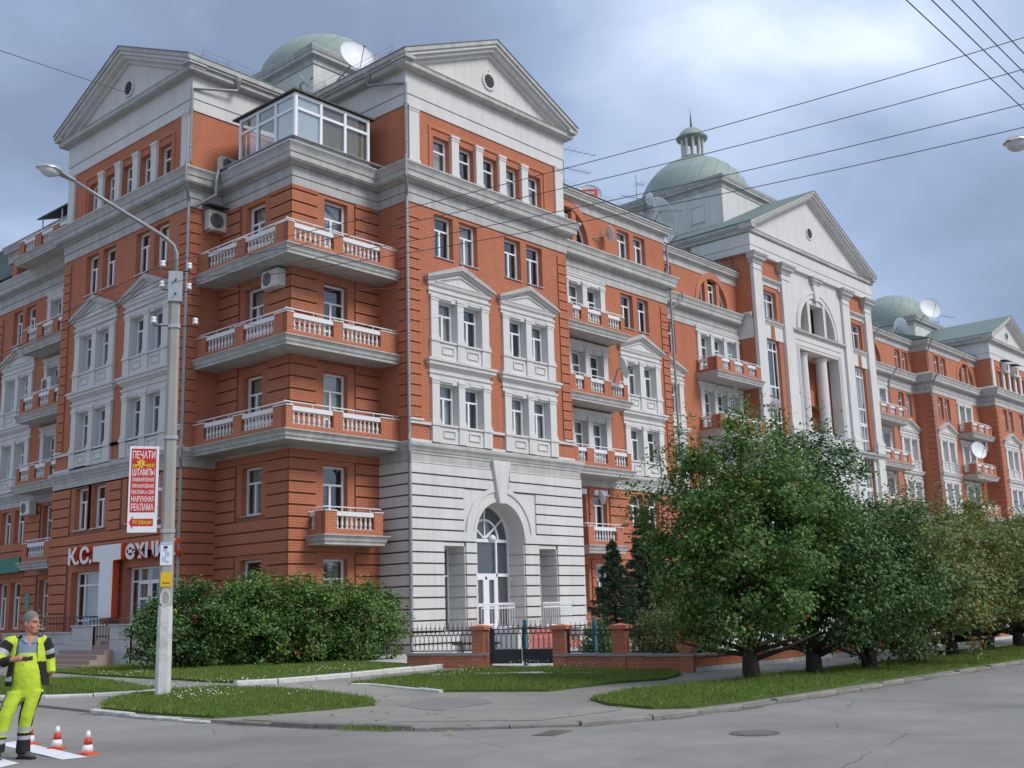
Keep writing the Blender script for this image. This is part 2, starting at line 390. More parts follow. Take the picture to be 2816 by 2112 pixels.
def wall(name, fr, u0, u1, z0, z1, op=(), arch=(), depth=.3, mats=('mortar', 'brick_pattern'), parent=None):
    mb = MB(); rects = list(op)+[(cx-R, cx+R, zb, cz+R) for cx, cz, R, zb in arch]
    us = sorted({u0, u1, *[min(max(r[i], u0), u1) for r in rects for i in (0, 1)]}); zs = sorted({z0, z1, *[min(max(r[i], z0), z1) for r in rects for i in (2, 3)]})
    for i in range(len(us)-1):
        for j in range(len(zs)-1):
            a, b, c, d = us[i], us[i+1], zs[j], zs[j+1]
            if b-a < 1e-5 or d-c < 1e-5: continue
            um, zm = (a+b)/2, (c+d)/2
            if any(r[0] < um < r[1] and r[2] < zm < r[3] for r in rects): continue
            mb.add([(a, 0, c), (b, 0, c), (b, 0, d), (a, 0, d)], [(0, 1, 2, 3)], 0)
    for a, b, c, d in op:
        c, d = max(c, z0), min(d, z1)
        mb.add([(a,0,c),(a,depth,c),(a,depth,d),(a,0,d)], [(0,3,2,1)][::1], 1)
        mb.add([(b,0,c),(b,depth,c),(b,depth,d),(b,0,d)], [(0,1,2,3)], 1)
        mb.add([(a,0,d),(b,0,d),(b,depth,d),(a,depth,d)], [(0,3,2,1)], 1)
        mb.add([(a,0,c),(b,0,c),(b,depth,c),(a,depth,c)], [(0,1,2,3)], 1)
    for cx, cz, R, zb in arch:
        n = 20; A = [(cx-R*math.cos(math.pi*i/n), cz+R*math.sin(math.pi*i/n)) for i in range(n+1)]
        for i in range(n):
            (xa, za), (xb, zb2) = A[i], A[i+1]
            mb.add([(xa,0,za),(xb,0,zb2),(xb,0,cz+R),(xa,0,cz+R)], [(0,1,2,3)], 0)
            mb.add([(xa,0,za),(xb,0,zb2),(xb,depth,zb2),(xa,depth,za)], [(0,3,2,1)], 1)
        for x, fl in ((cx-R, 0), (cx+R, 1)):
            q = [(x,0,zb),(x,depth,zb),(x,depth,cz),(x,0,cz)]; mb.add(q, [(0,1,2,3) if fl else (0,3,2,1)], 1)
        mb.add([(cx-R,0,zb),(cx+R,0,zb),(cx+R,depth,zb),(cx-R,depth,zb)], [(0,1,2,3)], 1)
    return mb.obj(name, [MT[x] for x in mats], parent or BLD, fr, uv=True)
def bricks(acc, fr, parent_wall):
    if acc: place('bricks', boxes_mesh('bricks', acc, MT['brick']), parent_wall, kind='stuff')
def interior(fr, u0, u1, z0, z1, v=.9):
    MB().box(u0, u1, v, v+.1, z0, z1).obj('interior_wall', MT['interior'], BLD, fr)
# ---------------------------------------------------------------- windows
STY = {'T': [(.31, [1]), (.69, [.46, .54])], 'D': [(.26, [1]), (.46, [.42, .58]), (.28, [.42, .58])], 'I': [(.34, [1]), (.66, [1])],
       'S': [(.20, [.24, .76]), (.62, [.24, .76]), (.18, [.24, .76])], 'P': [(1, [1])], 'N': [(.33, [1]), (.67, [.5, .5])]}
CACHE = {}
def win_mesh(w, h, sty):
    k = (round(w, 2), round(h, 2), sty)
    if k in CACHE: return CACHE[k]
    fw = .078 if h < 3 else .09; bw = .065; mb = MB(); panes = []
    mb.box(0, fw, -.03, .05, 0, h); mb.box(w-fw, w, -.03, .05, 0, h); mb.box(fw, w-fw, -.03, .05, 0, fw); mb.box(fw, w-fw, -.03, .05, h-fw, h)
    zt = h-fw; H = h-2*fw
    for ri, (fh, cols) in enumerate(STY[sty]):
        zb = zt-fh*H
        if ri: mb.box(fw, w-fw, -.035, .04, zt-bw/2, zt+bw/2)
        xa = fw; W = w-2*fw
        for ci, fc in enumerate(cols):
            xb = xa+fc*W
            if ci: mb.box(xa-bw*.65, xa+bw*.65, -.04, .04, zb+(bw/2 if ri < len(STY[sty])-1 else 0), zt-bw/2*(ri > 0))
            panes.append((xa, xb, zb, zt)); xa = xb
        zt = zb
    me = mb.mesh('window', MT['frame_white'])
    pm = []
    for a, b, c, d in panes:
        q = MB(); q.box(a, b, .008, .016, c, d); pm.append(q.mesh('pane', MT['glass']))
    qa = MB()
    for a, b, c, d in panes: qa.box(a, b, .008, .016, c, d)
    pall = qa.mesh('pane', MT['glass'])
    cm = []
    for s, (a, b) in enumerate(((.02, .46), (.5, .98), (.04, .96))):
        n = 14; vs = []
        for i in range(n+1):
            x = w*(a+(b-a)*i/n); y = .16+.025*math.sin(i*1.9+s)
            vs += [(x, y, .04), (x, y, h-.06)]
        q = MB(); q.add(vs, [(2*i, 2*i+2, 2*i+3, 2*i+1) for i in range(n)]); cm.append(q.mesh('curtain', MT['curtain'], smooth=True))
    CACHE[k] = (me, pm, pall, cm); return CACHE[k]
WIN_FAR = False
def window(fr, u0, u1, z0, z1, v=.25, sty='T', sill=False, parent=None, far=None):
    me, pm, pall, cm = win_mesh(u1-u0, z1-z0, sty); far = WIN_FAR if far is None else far
    o = place('window', me, parent or BLD, fr.p(u0, v, z0), fr.a)
    if far: place('pane', pall, o)
    else:
        for p in pm: place('pane', p, o)
    r = random.random()
    if r < .72: place('curtain', cm[0 if r < .22 else (1 if r < .42 else 2)], o)
    if sill:
        MB().box(-.03, u1-u0+.03, -.31, .02, -.05, -.012).obj('sill', MT['gutter_metal'], o)
    return o
# ---------------------------------------------------------------- ornament
def pilaster_mesh(w, h, v0=-.10, v1=.28, key='p'):
    k = ('pil', round(w, 2), round(h, 2), v0, v1)
    if k in CACHE: return CACHE[k]
    mb = MB(); mb.box(.02, w-.02, v0, v1, .16, h-.2)
    mb.box(-.015, w+.015, v0-.03, v1, 0, .10); mb.box(.0, w, v0-.015, v1, .10, .16)
    mb.box(0, w, v0-.02, v1, h-.2, h-.15); mb.box(.012, w-.012, v0-.01, v1, h-.15, h-.10); mb.box(-.02, w+.02, v0-.035, v1, h-.10, h)
    CACHE[k] = mb.mesh('pilaster', MT['stucco']); return CACHE[k]
PW = [(0, .42), (1.40, 1.78), (2.76, 3.2)]
WO = [(.42, 1.40), (1.78, 2.76)]
def sur_base(dz):
    k = ('surb', dz)
    if k in CACHE: return CACHE[k]
    z0 = (7.80 if dz == 0 else 10.985); z1 = 8.42+dz; mb = MB()
    mb.box(0.005, 3.195, -.055, .02, z0, z1)
    for a, b in PW: mb.box(a-.01, b+.01, -.12, .02, z0+.004, z1-.003); mb.box(a-.04, b+.04, -.16, .28, z1, z1+.10)
    for a, b in WO:
        mb.box(a+.03, b-.03, -.115, .28, z1+.006, z1+.075); c, d = a+.18, b-.18
        for q in ((c, d, z0+.2, z0+.235), (c, d, z1-.16, z1-.125), (c, c+.035, z0+.235, z1-.16), (d-.035, d, z0+.235, z1-.16)): mb.box(q[0], q[1], -.10, -.05, q[2], q[3])
    CACHE[k] = mb.mesh('window_surround', MT['stucco']); return CACHE[k]
def entab(w, z, kind):
    k = ('ent', w, z, kind)
    if k in CACHE: return CACHE[k]
    mb = MB(); mb.box(.015, w-.015, -.05, .28, z-.17, z+.002)
    n = max(1, round(w/1.37)); 
    for i in range(n): c = w*(i+.5)/n; mb.box(c-.34, c+.34, -.10, -.04, z-.11, z-.05)
    pr = [(0, z), (.06, z), (.06, z+.16), (.11, z+.17), (.11, z+.25), (.04, z+.26), (.04, z+.38), (.10, z+.40), (.16, z+.48), (.21, z+.49), (.21, z+.60), (.27, z+.63), (.27, z+.71), (.02, z+.765), (0, z+.765)]
    if kind == 'ped': pr = [(0, z), (.06, z), (.06, z+.13), (.11, z+.14), (.11, z+.21), (.04, z+.22), (.04, z+.34), (.11, z+.38), (.14, z+.48), (0, z+.48)]
    if kind == 'door': pr = [(0, z), (.05, z), (.05, z+.12), (.09, z+.15), (.09, z+.22), (.12, z+.25), (.12, z+.31), (0, z+.31)]
    mb.sweep([(0, .1), (0, 0), (w, 0), (w, .1)], pr)
    CACHE[k] = mb.mesh('entablature', MT['stucco']); return CACHE[k]
def ped_small(w, z):
    k = ('ped', w, z)
    if k in CACHE: return CACHE[k]
    mb = MB(); c = w/2; oh = .27; rise = .70; e = z+.20; hw = c+oh; sl = rise/hw; t = .20
    mb.extr([(-.05, z), (w+.05, z), (w+.05, e-.05), (c, e+rise-.14), (-.05, e-.05)], 'y', -.07, .02, 0)
    for s in (-1, 1):
        f = lambda d: c+s*d
        mb.extr([(f(hw), e-t*.55), (f(hw), e), (f(0), e+rise), (f(0), e+rise-t)], 'y', -.27, .02, 1)
        mb.extr([(f(hw-.06), e-t*.55-.06), (f(hw-.06), e-.005), (f(0), e+rise-t+.01), (f(0), e+rise-t-.07)], 'y', -.19, .02, 0)
        mb.extr([(f(hw-.62), z+.075), (f(hw-.54), z+.075), (f(0), e+rise-t-.21), (f(0), e+rise-t-.255)], 'y', -.12, .0, 0)
    mb.box(c-hw+.6, c+hw-.6, -.115, 0, z+.05, z+.09)
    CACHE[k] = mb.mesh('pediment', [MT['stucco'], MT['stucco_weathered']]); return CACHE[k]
def pair_surround(fr, u, far=False):
    """two storeys of paired windows in white stucco with a pediment on top; u = left edge"""
    for dz in (0, 3.2):
        s = place('window_surround', sur_base(dz), BLD, fr.p(u, 0, 0), fr.a)
        for a, b in PW: place('pilaster', pilaster_mesh(b-a, 1.70), s, (a, 0, 8.52+dz))
        if dz == 0: place('entablature', entab(3.2, 10.22, 'cor'), s)
        else:
            place('entablature', entab(3.2, 13.42, 'ped'), s); place('pediment', ped_small(3.2, 13.90), s)
        for a, b in WO: window(fr, u+a, u+b, 8.50+dz, 10.06+dz, .25, 'T', far=far)
def group_surround(fr, u, n, z0, z1, far=False, pitch=1.37, pw=.38):
    """n tall balcony windows between white pilasters"""
    W = n*pitch+pw; h = z1-z0
    s = place('window_surround', entab(round(W, 2), z1, 'door'), BLD, fr.p(u, 0, 0), fr.a)
    for i in range(n+1): place('pilaster', pilaster_mesh(pw, h), s, (i*pitch, 0, z0))
    for i in range(n): window(fr, u+i*pitch+pw, u+(i+1)*pitch, z0, z1-.17, .25, 'D', far=far)
    return W
# ---------------------------------------------------------------- balconies
def baluster_mesh(h=.44):
    k = ('bal', h)
    if k in CACHE: return CACHE[k]
    s = h/.44; mb = MB()
    mb.lathe([(.045, 0), (.045, .05*s), (.028, .06*s), (.036, .075*s), (.052, .13*s), (.054, .17*s), (.044, .225*s), (.028, .29*s), (.024, .325*s), (.036, .345*s), (.036, .36*s), (.026, .37*s), (.045, .39*s), (.045, .44*s)], n=8)
    CACHE[k] = mb.mesh('baluster', MT['baluster_white'], smooth=True); return CACHE[k]
NBAL = [0]
def parapet_run(par, fr, u0, u1, v, zt, ops, near, th=.22, bal_sp=.205, hr=True, stub0=0):
    br = MB(); acc = []; rl = MB(); post_cut = []
    br.box(u0, u1, v, v+th, zt, zt+.2)
    edges = [u0]+[x for o in ops for x in o]+[u1]
    for i in range(0, len(edges), 2):
        if edges[i+1]-edges[i] > .02:
            br.box(edges[i], edges[i+1], v, v+th, zt+.2, zt+.80)
            MB().box(edges[i]-.02, edges[i+1]+.02, v-.03, v+th+.03, zt+.80, zt+.835).obj('post_cap', MT['rail_white'], par, fr)
    br.obj('parapet', MT['mortar'] if near else MT['brick_pattern'], par, fr, uv=True)
    if near:
        fill(acc, u0, u1, zt, zt+.2, v); fill(acc, u0, u1, zt+.2, zt+.8, v, cuts=[(a, b, zt+.19, zt+.9) for a, b in ops])
        o = place('bricks', boxes_mesh('bricks', acc, MT['brick']), par, (fr.o[0], fr.o[1], 0), fr.a, kind='stuff')
    for a, b in ops: MB().box(a-.015, b+.015, v+.02, v+th-.02, zt+.645, zt+.80).obj('top_rail', MT['rail_white'], par, fr); MB().box(a, b, v+.03, v+th-.03, zt+.2, zt+.215).obj('bottom_rail', MT['rail_white'], par, fr)
    if hr:
        h = MB(); h.tube([(u0, v+th/2, zt+.95), (u1, v+th/2, zt+.95)], .022, 6)
        x = u0+.3
        while x < u1: h.tube([(x, v+th/2, zt+.8), (x, v+th/2, zt+.94)], .013, 5); x += .9
        h.obj('handrail', MT['rail_white'], par, fr)
    for a, b in ops:
        n = max(2, round((b-a)/bal_sp)); far = MB()
        for i in range(n):
            x = a+(b-a)*(i+.5)/n
            if NBAL[0] < 300 and near is not None:
                NBAL[0] += 1; place('baluster', baluster_mesh(.43), par, fr.p(x, v+th/2, zt+.215), fr.a)
            else: far.lathe([(.045, 0), (.03, .06), (.054, .15), (.026, .31), (.045, .39), (.045, .43)], (x, v+th/2, zt+.215), 6)
        if far.v: far.obj('balusters', MT['baluster_white'], par, fr, kind='stuff')
SLABP = lambda zt: [(0, zt-.34), (.05, zt-.34), (.05, zt-.255), (.075, zt-.24), (.10, zt-.20), (.115, zt-.13), (.15, zt-.085), (.165, zt-.045), (.20, zt-.04), (.20, zt-.002), (0, zt-.002)]
def bal_straight(fr, u0, u1, p, zt, ops, near, sides=True, name='balcony'):
    """p: distance of parapet face from the wall"""
    mb = MB(); path = [fr.p(u0, 0)[:2], fr.p(u0, -p)[:2], fr.p(u1, -p)[:2], fr.p(u1, 0)[:2]]
    mb.sweep(path, SLABP(zt))
    b = MB(); b.box(u0+.003, u1-.003, -p+.003, 0, zt-.33, zt-.02)
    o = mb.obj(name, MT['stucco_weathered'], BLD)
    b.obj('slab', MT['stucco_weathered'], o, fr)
    parapet_run(o, fr, u0, u1, -p, zt, ops, near)
    if sides:
        # left end, seen from the street corner
        f2 = FR(*fr.p(u0, 0)[:2], fr.rot-90)
        parapet_run(o, f2, 0, p-.225, 0, zt, [(.08, p-.55)] if p > .9 else [], near)
        f3 = FR(*fr.p(u1, 0)[:2], fr.rot-90)
        parapet_run(o, f3, 0, p-.225, -.22, zt, [], False if near is not None else None, hr=False)
    return o
# ---------------------------------------------------------------- quoins
def quoin_mesh(w, mirror=False, real=True):
    k = ('quoin', w, real)
    if k in CACHE: return CACHE[k]
    mb = MB(); mb.box(0, w, -.05, .01, 0, .342); B = []
    fill(B, 0, w, 0, .342, -.05, pitch=.0855, depth=.006)
    vs = MB()
    for b in B: vs.box(*b)
    mb.v, mb.f, mb.m = mb.v, mb.f, mb.m
    off = len(mb.v); mb.v += vs.v; mb.f += [tuple(i+off for i in f) for f in vs.f]; mb.m += [1]*len(vs.f)
    CACHE[k] = mb.mesh('quoin', [MT['mortar'], MT['brick']]); return CACHE[k]
def quoins(fr, u, w, z0, z1):
    z = z0
    while z < z1-.3: place('quoin', quoin_mesh(w), BLD, fr.p(u, 0, z), fr.a); z += .4
# ---------------------------------------------------------------- wall kinds
def banded(fr, u0, u1, grooves, ops, name, m=.33, e0=0, e1=0, D=.06):
    """brick wall with projecting bands between shadow grooves; flat strips round the openings"""
    z0, z1 = grooves[0], grooves[-1]
    wl = wall(name, fr, u0, u1, z0, z1, ops, mats=('mortar', 'brick_pattern'))
    cuts = [(a-m, b+m, c-.02, d+.30) for a, b, c, d in ops]; acc = []; bb = MB()
    for i in range(len(grooves)-1):
        a, b = grooves[i]+.03, grooves[i+1]-.03; zm = (a+b)/2; iv = [(u0-e0, u1+e1)]
        for c0, c1, d0, d1 in cuts:
            if d0 < zm < d1:
                nv = []
                for i0, i1 in iv:
                    if c1 <= i0 or c0 >= i1: nv.append((i0, i1)); continue
                    if c0 > i0: nv.append((i0, c0))
                    if c1 < i1: nv.append((c1, i1))
                iv = nv
        for i0, i1 in iv:
            if i1-i0 > .05:
                bb.box(i0, i1, -D, .01, a, b)
                fill(acc, i0, i1, a, b, -D, pitch=(b-a)/4)
    flat = [(max(a, u0), min(b, u1), max(c, z0), min(d, z1)) for a, b, c, d in cuts]
    for (a, b, c, d), op in zip(flat, ops): fill(acc, a+.012, b-.012, c, d, 0, cuts=[op])
    bb.obj('band_backing', MT['mortar'], wl)
    bricks(acc, fr, wl)
    return wl, acc
def plain(fr, u0, u1, z0, z1, ops, name, arch=(), extra_cuts=(), real=True):
    wl = wall(name, fr, u0, u1, z0, z1, ops, arch, mats=('mortar' if real else 'brick_pattern', 'brick_pattern'))
    acc = []
    if real:
        fill(acc, u0, u1, z0, z1, 0, list(ops)+list(extra_cuts), arch); bricks(acc, fr, wl)
    return wl, acc
# ---------------------------------------------------------------- sections of the facade
G_LOW = [7.0-.4*k for k in range(15, -1, -1)]     # 1.0 ... 7.0
XL, YL, XC, YC = -5.45, 6.05, -4.04, 1.65
def attic_window_row(fr, mp, z0=18.45, far=False):
    ops = [(1.41, 2.28), (2.80, 3.67), (4.19, 5.06), (5.57, 6.44), (6.97, 7.84)]
    for a, b in ops:
        a, b = mp(a, b); window(fr, a, b, z0, 19.9, .25, 'I', far=far)
    for c in (2.54, 3.93, 5.315, 6.705):
        a, b = mp(c-.22, c+.22)
        place('pilaster', pilaster_mesh(b-a, 1.72, -.11, .02), BLD, fr.p(a, 0, z0), fr.a)
    return [(*mp(a, b), z0, 19.9) for a, b in ops]
def block(fr, W, mir, portal=True, far=False, lower_shop=False):
    mp = (lambda a, b: (W-b, W-a)) if mir else (lambda a, b: (a, b))
    global WIN_FAR
    WIN_FAR = far
    # storeys 3-5
    sur = [mp(1.06, 4.26)[0], mp(5.06, 8.26)[0]]
    ops5 = [(*mp(a, b), 15.0, 16.7) for a, b in ((1.40, 2.41), (2.77, 3.78), (5.37, 6.38), (6.75, 7.76))]
    cuts = [(s+.3, s+2.9, z, z+1.75) for s in sur for z in (8.42, 11.62)]
    hide = [(s+.1, s+3.1, 7.8, 14.1) for s in sur]
    wl, acc = plain(fr, 0, W, 7.72, 16.9, ops5+cuts, 'brick_wall', extra_cuts=hide, real=not far)
    for s in sur: pair_surround(fr, s, far)
    for a, b, c, d in ops5: window(fr, a, b, c, d, .25, 'T', sill=True)
    for a, b in ((0.006, .60), (W-.606, W-.006)): quoins(fr, a, .594, 8.66, 16.7)
    # thin stone strings below the windows of storey 3
    class ST:
        def box(s, *q): MB().box(*q).obj('string_course', MT['stucco'], BLD, fr)
    st = ST()
    for a, b in ((-.03, sur[0]), (sur[0]+3.2, sur[1]), (sur[1]+3.2, W+.03)): st.box(a, b, -.09, .02, 8.40, 8.50); st.box(a, b, -.06, .02, 7.74, 7.84)
    st.box(-.05, .62, -.13, .02, 8.52, 8.60); st.box(W-.62, W+.05, -.13, .02, 8.52, 8.60)
    # attic storey
    ops6 = attic_window_row(fr, mp, far=far)
    wl6, acc6 = plain(fr, 0, W, 18.0, 20.8, ops6, 'attic_wall', real=not far)
    lb = MB(); a, b = mp(1.15, 8.1); lb.box(a, b, -.05, .0, 20.18, 20.28); lb.box(a, a+.09, -.05, 0, 18.45, 20.18); lb.box(b-.09, b, -.05, 0, 18.45, 20.18); lb.obj('brick_label', MT['brick_pattern'], BLD, fr, uv=True)
    for a in (.06, W-.62): place('corner_pilaster', pilaster_mesh(.56, 2.3, -.09, .02), BLD, fr.p(a, 0, 18.45), fr.a)
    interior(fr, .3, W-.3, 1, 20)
    return acc
def gable(fr, W, z, rise, back, p=.5, tymp_round=True, big=False):
    """pediment: frieze-top z, horizontal cornice, raking cornice, tympanum with a round window, metal roof behind"""
    c = W/2; hw = c+p+.05; sl = rise/hw; mb = MB()
    hc = [(0, z), (.10, z), (.12, z+.05), (.36, z+.07), (.36, z+.10), (.40, z+.11), (.40, z+.25), (.44, z+.30), (.02, z+.40), (0, z+.40)]
    mb.sweep([fr.p(0, back)[:2], fr.p(0, 0)[:2], fr.p(W, 0)[:2], fr.p(W, back)[:2]], hc)
    o = mb.obj('pediment', MT['stucco_weathered'], BLD)
    zt = z+.30; t = MB()
    t.extr([(.0, z+.1), (W, z+.1), (W, zt+.05), (c, zt+rise*c/hw+.02), (0, zt+.05)], 'y', -.015, .3, 0)
    t.obj('tympanum', MT['stucco'], o, fr)
    rk = MB(); ap = zt+.30+rise
    for s in (-1, 1):
        f = lambda d: c+s*d
        def band(d0, z0, z1, y0, mm): rk.extr([(f(hw-d0), zt+.30+d0*sl-z0), (f(hw-d0), zt+.30+d0*sl-z1), (f(0), ap-z1), (f(0), ap-z0)], 'y', y0, .25, mm)
        band(0, .17, .0, -p-.08, 1); band(.03, .30, .165, -p, 0); band(.12, .44, .29, -p+.14, 0); band(.34, .60, .43, -.14, 0)
    rk.obj('raking_cornice', [MT['stucco'], MT['stucco_weathered']], o, fr)
    for s in (-1, 1):
        rf = MB(); f = lambda d: c+s*d
        rf.extr([(f(hw+.03), zt+.302), (f(hw+.03), zt+.335), (f(0), ap+.036), (f(0), ap+.002)], 'y', -p-.11, back, 0)
        y = -p+.1
        while y < back:
            rf.extr([(f(hw+.02), zt+.33), (f(hw+.02), zt+.365), (f(0), ap+.066), (f(0), ap+.03)], 'y', y, y+.035, 0); y += .35
        rf.obj('roof_slope', MT['roof_green'], o, fr)
    # eaves return along the sides
    for s, u in ((1, 0), (-1, W)):
        ev = MB()
        a, b = (u-.50, u) if s == 1 else (u, u+.50)
        ev.box(a, b, -p-.05, back, zt+.0, zt+.14); ev.box(a+.1*(s == 1), b-.1*(s == -1), -p+.03, back, zt-.02, zt+.0)
        a, b = (u-.56, u-.49) if s == 1 else (u+.49, u+.56)
        ev.box(a, b, -p-.05, back, zt+.10, zt+.30)
        ev.obj('eaves', MT['stucco_weathered'], o, fr)
    zc = zt+rise*.40; n = 24; rr = .29 if not big else .33
    rw = MB(); V = []; F = []
    for k, (r, y) in enumerate(((rr+.11, -.02), (rr+.11, -.075), (rr+.03, -.09), (rr, -.075), (rr, .12))):
        for i in range(n): q = 2*math.pi*i/n; V.append((c+r*math.cos(q), y, zc+r*math.sin(q)))
    for k in range(4):
        for i in range(n): F.append((k*n+i, (k+1)*n+i, (k+1)*n+(i+1) % n, k*n+(i+1) % n))
    rw.add(V, F); w_ = rw.obj('round_window', MT['stucco'], o, fr, smooth=False)
    gv = MB(); gv.add([(c+rr*math.cos(2*math.pi*i/n), -.03, zc+rr*math.sin(2*math.pi*i/n)) for i in range(n)], [tuple(range(n))])
    for i in range(6): zz = zc-rr+.12+i*.115; hh = math.sqrt(max(.001, rr*rr-(zz-zc)**2)); gv.extr([(-.06, zz), (-.035, zz+.07), (-.03, zz+.07), (-.055, zz)], 'x', c-hh, c+hh, 1)
    gv.obj('louvre', [MT['dark_metal'], MT['louvre_grey']], w_)
    return o
# ================================================================== assemble
FA = FR(0, 0, 0); FL = FR(XL, 15.65, -90); FB = FR(9.35, 1.7, 0); FLB = FR(-3.75, 25.9, -90); FC = FR(19.6, 3.3, 0)
FE = FR(29.45, 2.25, 0); FC2 = FR(45.36, 3.5, 0); FB2 = FR(55.3, 2.3, 0); FA2 = FR(65.2, 1.0, 0)
ACC = []
def keep(fr, acc): ACC.append((fr, acc))
keep(FA, block(FA, 9.35, False)); keep(FL, block(FL, 9.6, True)); block(FA2, 9.35, True, far=True)
# ---- storeys 1-2 of the left block: banded brick, shop window and door
WIN_FAR = False
mL = lambda a, b: (9.6-b, 9.6-a)
opsL2 = [(*mL(a, b), 5.3, 7.0-.04) for a, b in ((1.40, 2.41), (2.77, 3.78), (5.37, 6.38), (6.75, 7.76))]
opsL1 = [(*mL(5.35, 7.75), 1.3, 3.64), (*mL(1.25, 3.65), 1.3, 3.64)]
wlL, accL = banded(FL, 0, 9.6, [.9]+[1.3+.38*k for k in range(16)], opsL2+opsL1, 'rusticated_wall')
keep(FL, accL)
for a, b, c, d in opsL2: window(FL, a, b, c, d, .25, 'T', sill=True)
window(FL, *opsL1[0], .3, 'S'); 
sd = window(FL, *opsL1[1], .3, 'S')
dr = MB(); wd = opsL1[1][1]-opsL1[1][0]
for a in (.62, 1.45):
    for q in ((a, a+.1, 0, 1.78), (a+.68, a+.78, 0, 1.78), (a+.1, a+.68, 0, .5), (a+.1, a+.68, 1.66, 1.78), (a+.1, a+.68, 1.1, 1.18)): dr.box(q[0], q[1], -.09, -.05, q[2]+.05, q[3]+.05)
dr.obj('shop_door', MT['frame_white'], sd)
# plinth of grey tiles
def tiles(fr, u0, u1, z0, z1, v, w=.6, name='plinth', par=None, rows=2, m='plinth_tile'):
    pl = MB(); pl.box(u0, u1, v+.012, v+.10, z0-.3, z1-.004); o = pl.obj(name, MT['mortar'], par or BLD, fr)
    n = max(1, round((u1-u0)/w)); tw = (u1-u0)/n; th = (z1-z0)/rows
    key = ('tile', round(tw, 3), round(th, 3))
    if key not in CACHE: CACHE[key] = MB().box(.006, tw-.006, 0, .03, .006, th-.006).mesh('tile', MT[m])
    for i in range(n):
        for j in range(rows): place('tile', CACHE[key], o, (u0+i*tw, v, z0+j*th), 0)
    return o
tiles(FL, -.05, 9.65, .2, 1.3, -.07, rows=2)
# ---- stepped corner between the two blocks
FCR = FR(XC, YC, 0)            # front wall of the corner, u = 0 at the outer corner, to 4.04
FCL = FR(XC, YL, -90)          # left wall of the corner, u = 0 at the inner corner (y 6.05), to 4.40 at the outer corner
FSA = FR(0, YC, -90)           # side of the right block, u 0..1.65 (outwards to the street)
FSL = FR(XL, YL, 0)            # side of the left block
GR = [.2, .6]+G_LOW
for zf in (7.75, 10.95, 14.15): GR += [zf-.30, zf+.30]+[zf+.78+.44*k for k in range(5)]
GR = sorted(set(round(g, 3) for g in GR if g <= 16.86)); GR = [g for i, g in enumerate(GR) if i == 0 or g-GR[i-1] > .15]; GR = GR+[16.9]
opsR = [(1.44, 2.54, 14.25, 16.7), (1.44, 2.54, 11.05, 13.5), (1.44, 2.54, 7.85, 10.2), (1.44, 2.54, 4.45, 6.85), (1.46, 2.54, 1.5, 3.6)]
opsCL = [(YL-4.42, YL-3.27, 14.25, 16.7), (YL-4.42, YL-3.27, 11.05, 13.5), (YL-4.42, YL-3.27, 7.85, 10.2), (YL-4.42, YL-3.25, 5.2, 6.9), (YL-4.42, YL-3.2, 1.5, 3.65)]
wR, accR = banded(FCR, 0, 4.04, GR, opsR, 'rusticated_wall', e0=.064); wCL, accCL = banded(FCL, 0, 4.40, GR, opsCL, 'rusticated_wall')
keep(FCR, accR); keep(FCL, accCL)
for a, b, c, d in opsR: window(FCR, a, b, c, d, .25, 'T' if c < 3 else 'D', sill=(c < 3))
for a, b, c, d in opsCL: window(FCL, a, b, c, d, .25, 'T' if (c < 6) else 'D', sill=(c < 6))
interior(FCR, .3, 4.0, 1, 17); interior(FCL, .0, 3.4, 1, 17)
GS = G_LOW
banded(FSL, 0, 1.41, [.6]+[1.3+.38*k for k in range(16)], [], 'rusticated_wall', e0=.064)
plain(FSL, 0, 1.41, 7.0, 16.9, [], 'brick_wall'); quoins(FSL, .006, .5, 8.66, 16.7)
plain(FSA, 0, 1.65, 7.72, 16.9, [], 'brick_wall'); quoins(FSA, 1.65-.5, .494, 8.66, 16.7)
# attic side walls that meet behind the glazed loggia
FSA6 = FR(0, 6.05, -90); plain(FSA6, 0, 6.05, 18.0, 20.8, [], 'attic_wall'); plain(FSL, 0, 5.45, 18.0, 20.8, [], 'attic_wall')
# corner balconies on three storeys
for zt in (7.75, 10.95, 14.15):
    px, py = -5.06, .52
    mb = MB(); mb.sweep([(px, YL), (px, py), (-.004, py)], SLABP(zt)); o = mb.obj('corner_balcony', MT['stucco_weathered'], BLD)
    b = MB(); b.extr([(px+.003, py+.003), (-.004, py+.003), (-.004, YC), (XC, YC), (XC, YL-.004), (px+.003, YL-.004)], 'z', zt-.33, zt-.02); b.obj('slab', MT['stucco_weathered'], o)
    parapet_run(o, FR(px, py, 0), 0, 5.05, 0, zt, [(.27, 2.0), (2.42, 4.17)], True)
    parapet_run(o, FR(px, YL, -90), 0, YL-py-.225, 0, zt, [(.70, 2.50), (3.02, 4.82)], True)
# small balcony on storey two of the corner
bal_straight(FCR, .78, 3.36, .95, 4.36, [(.50+.78, 2.58+.78-.40)], True, name='small_balcony')
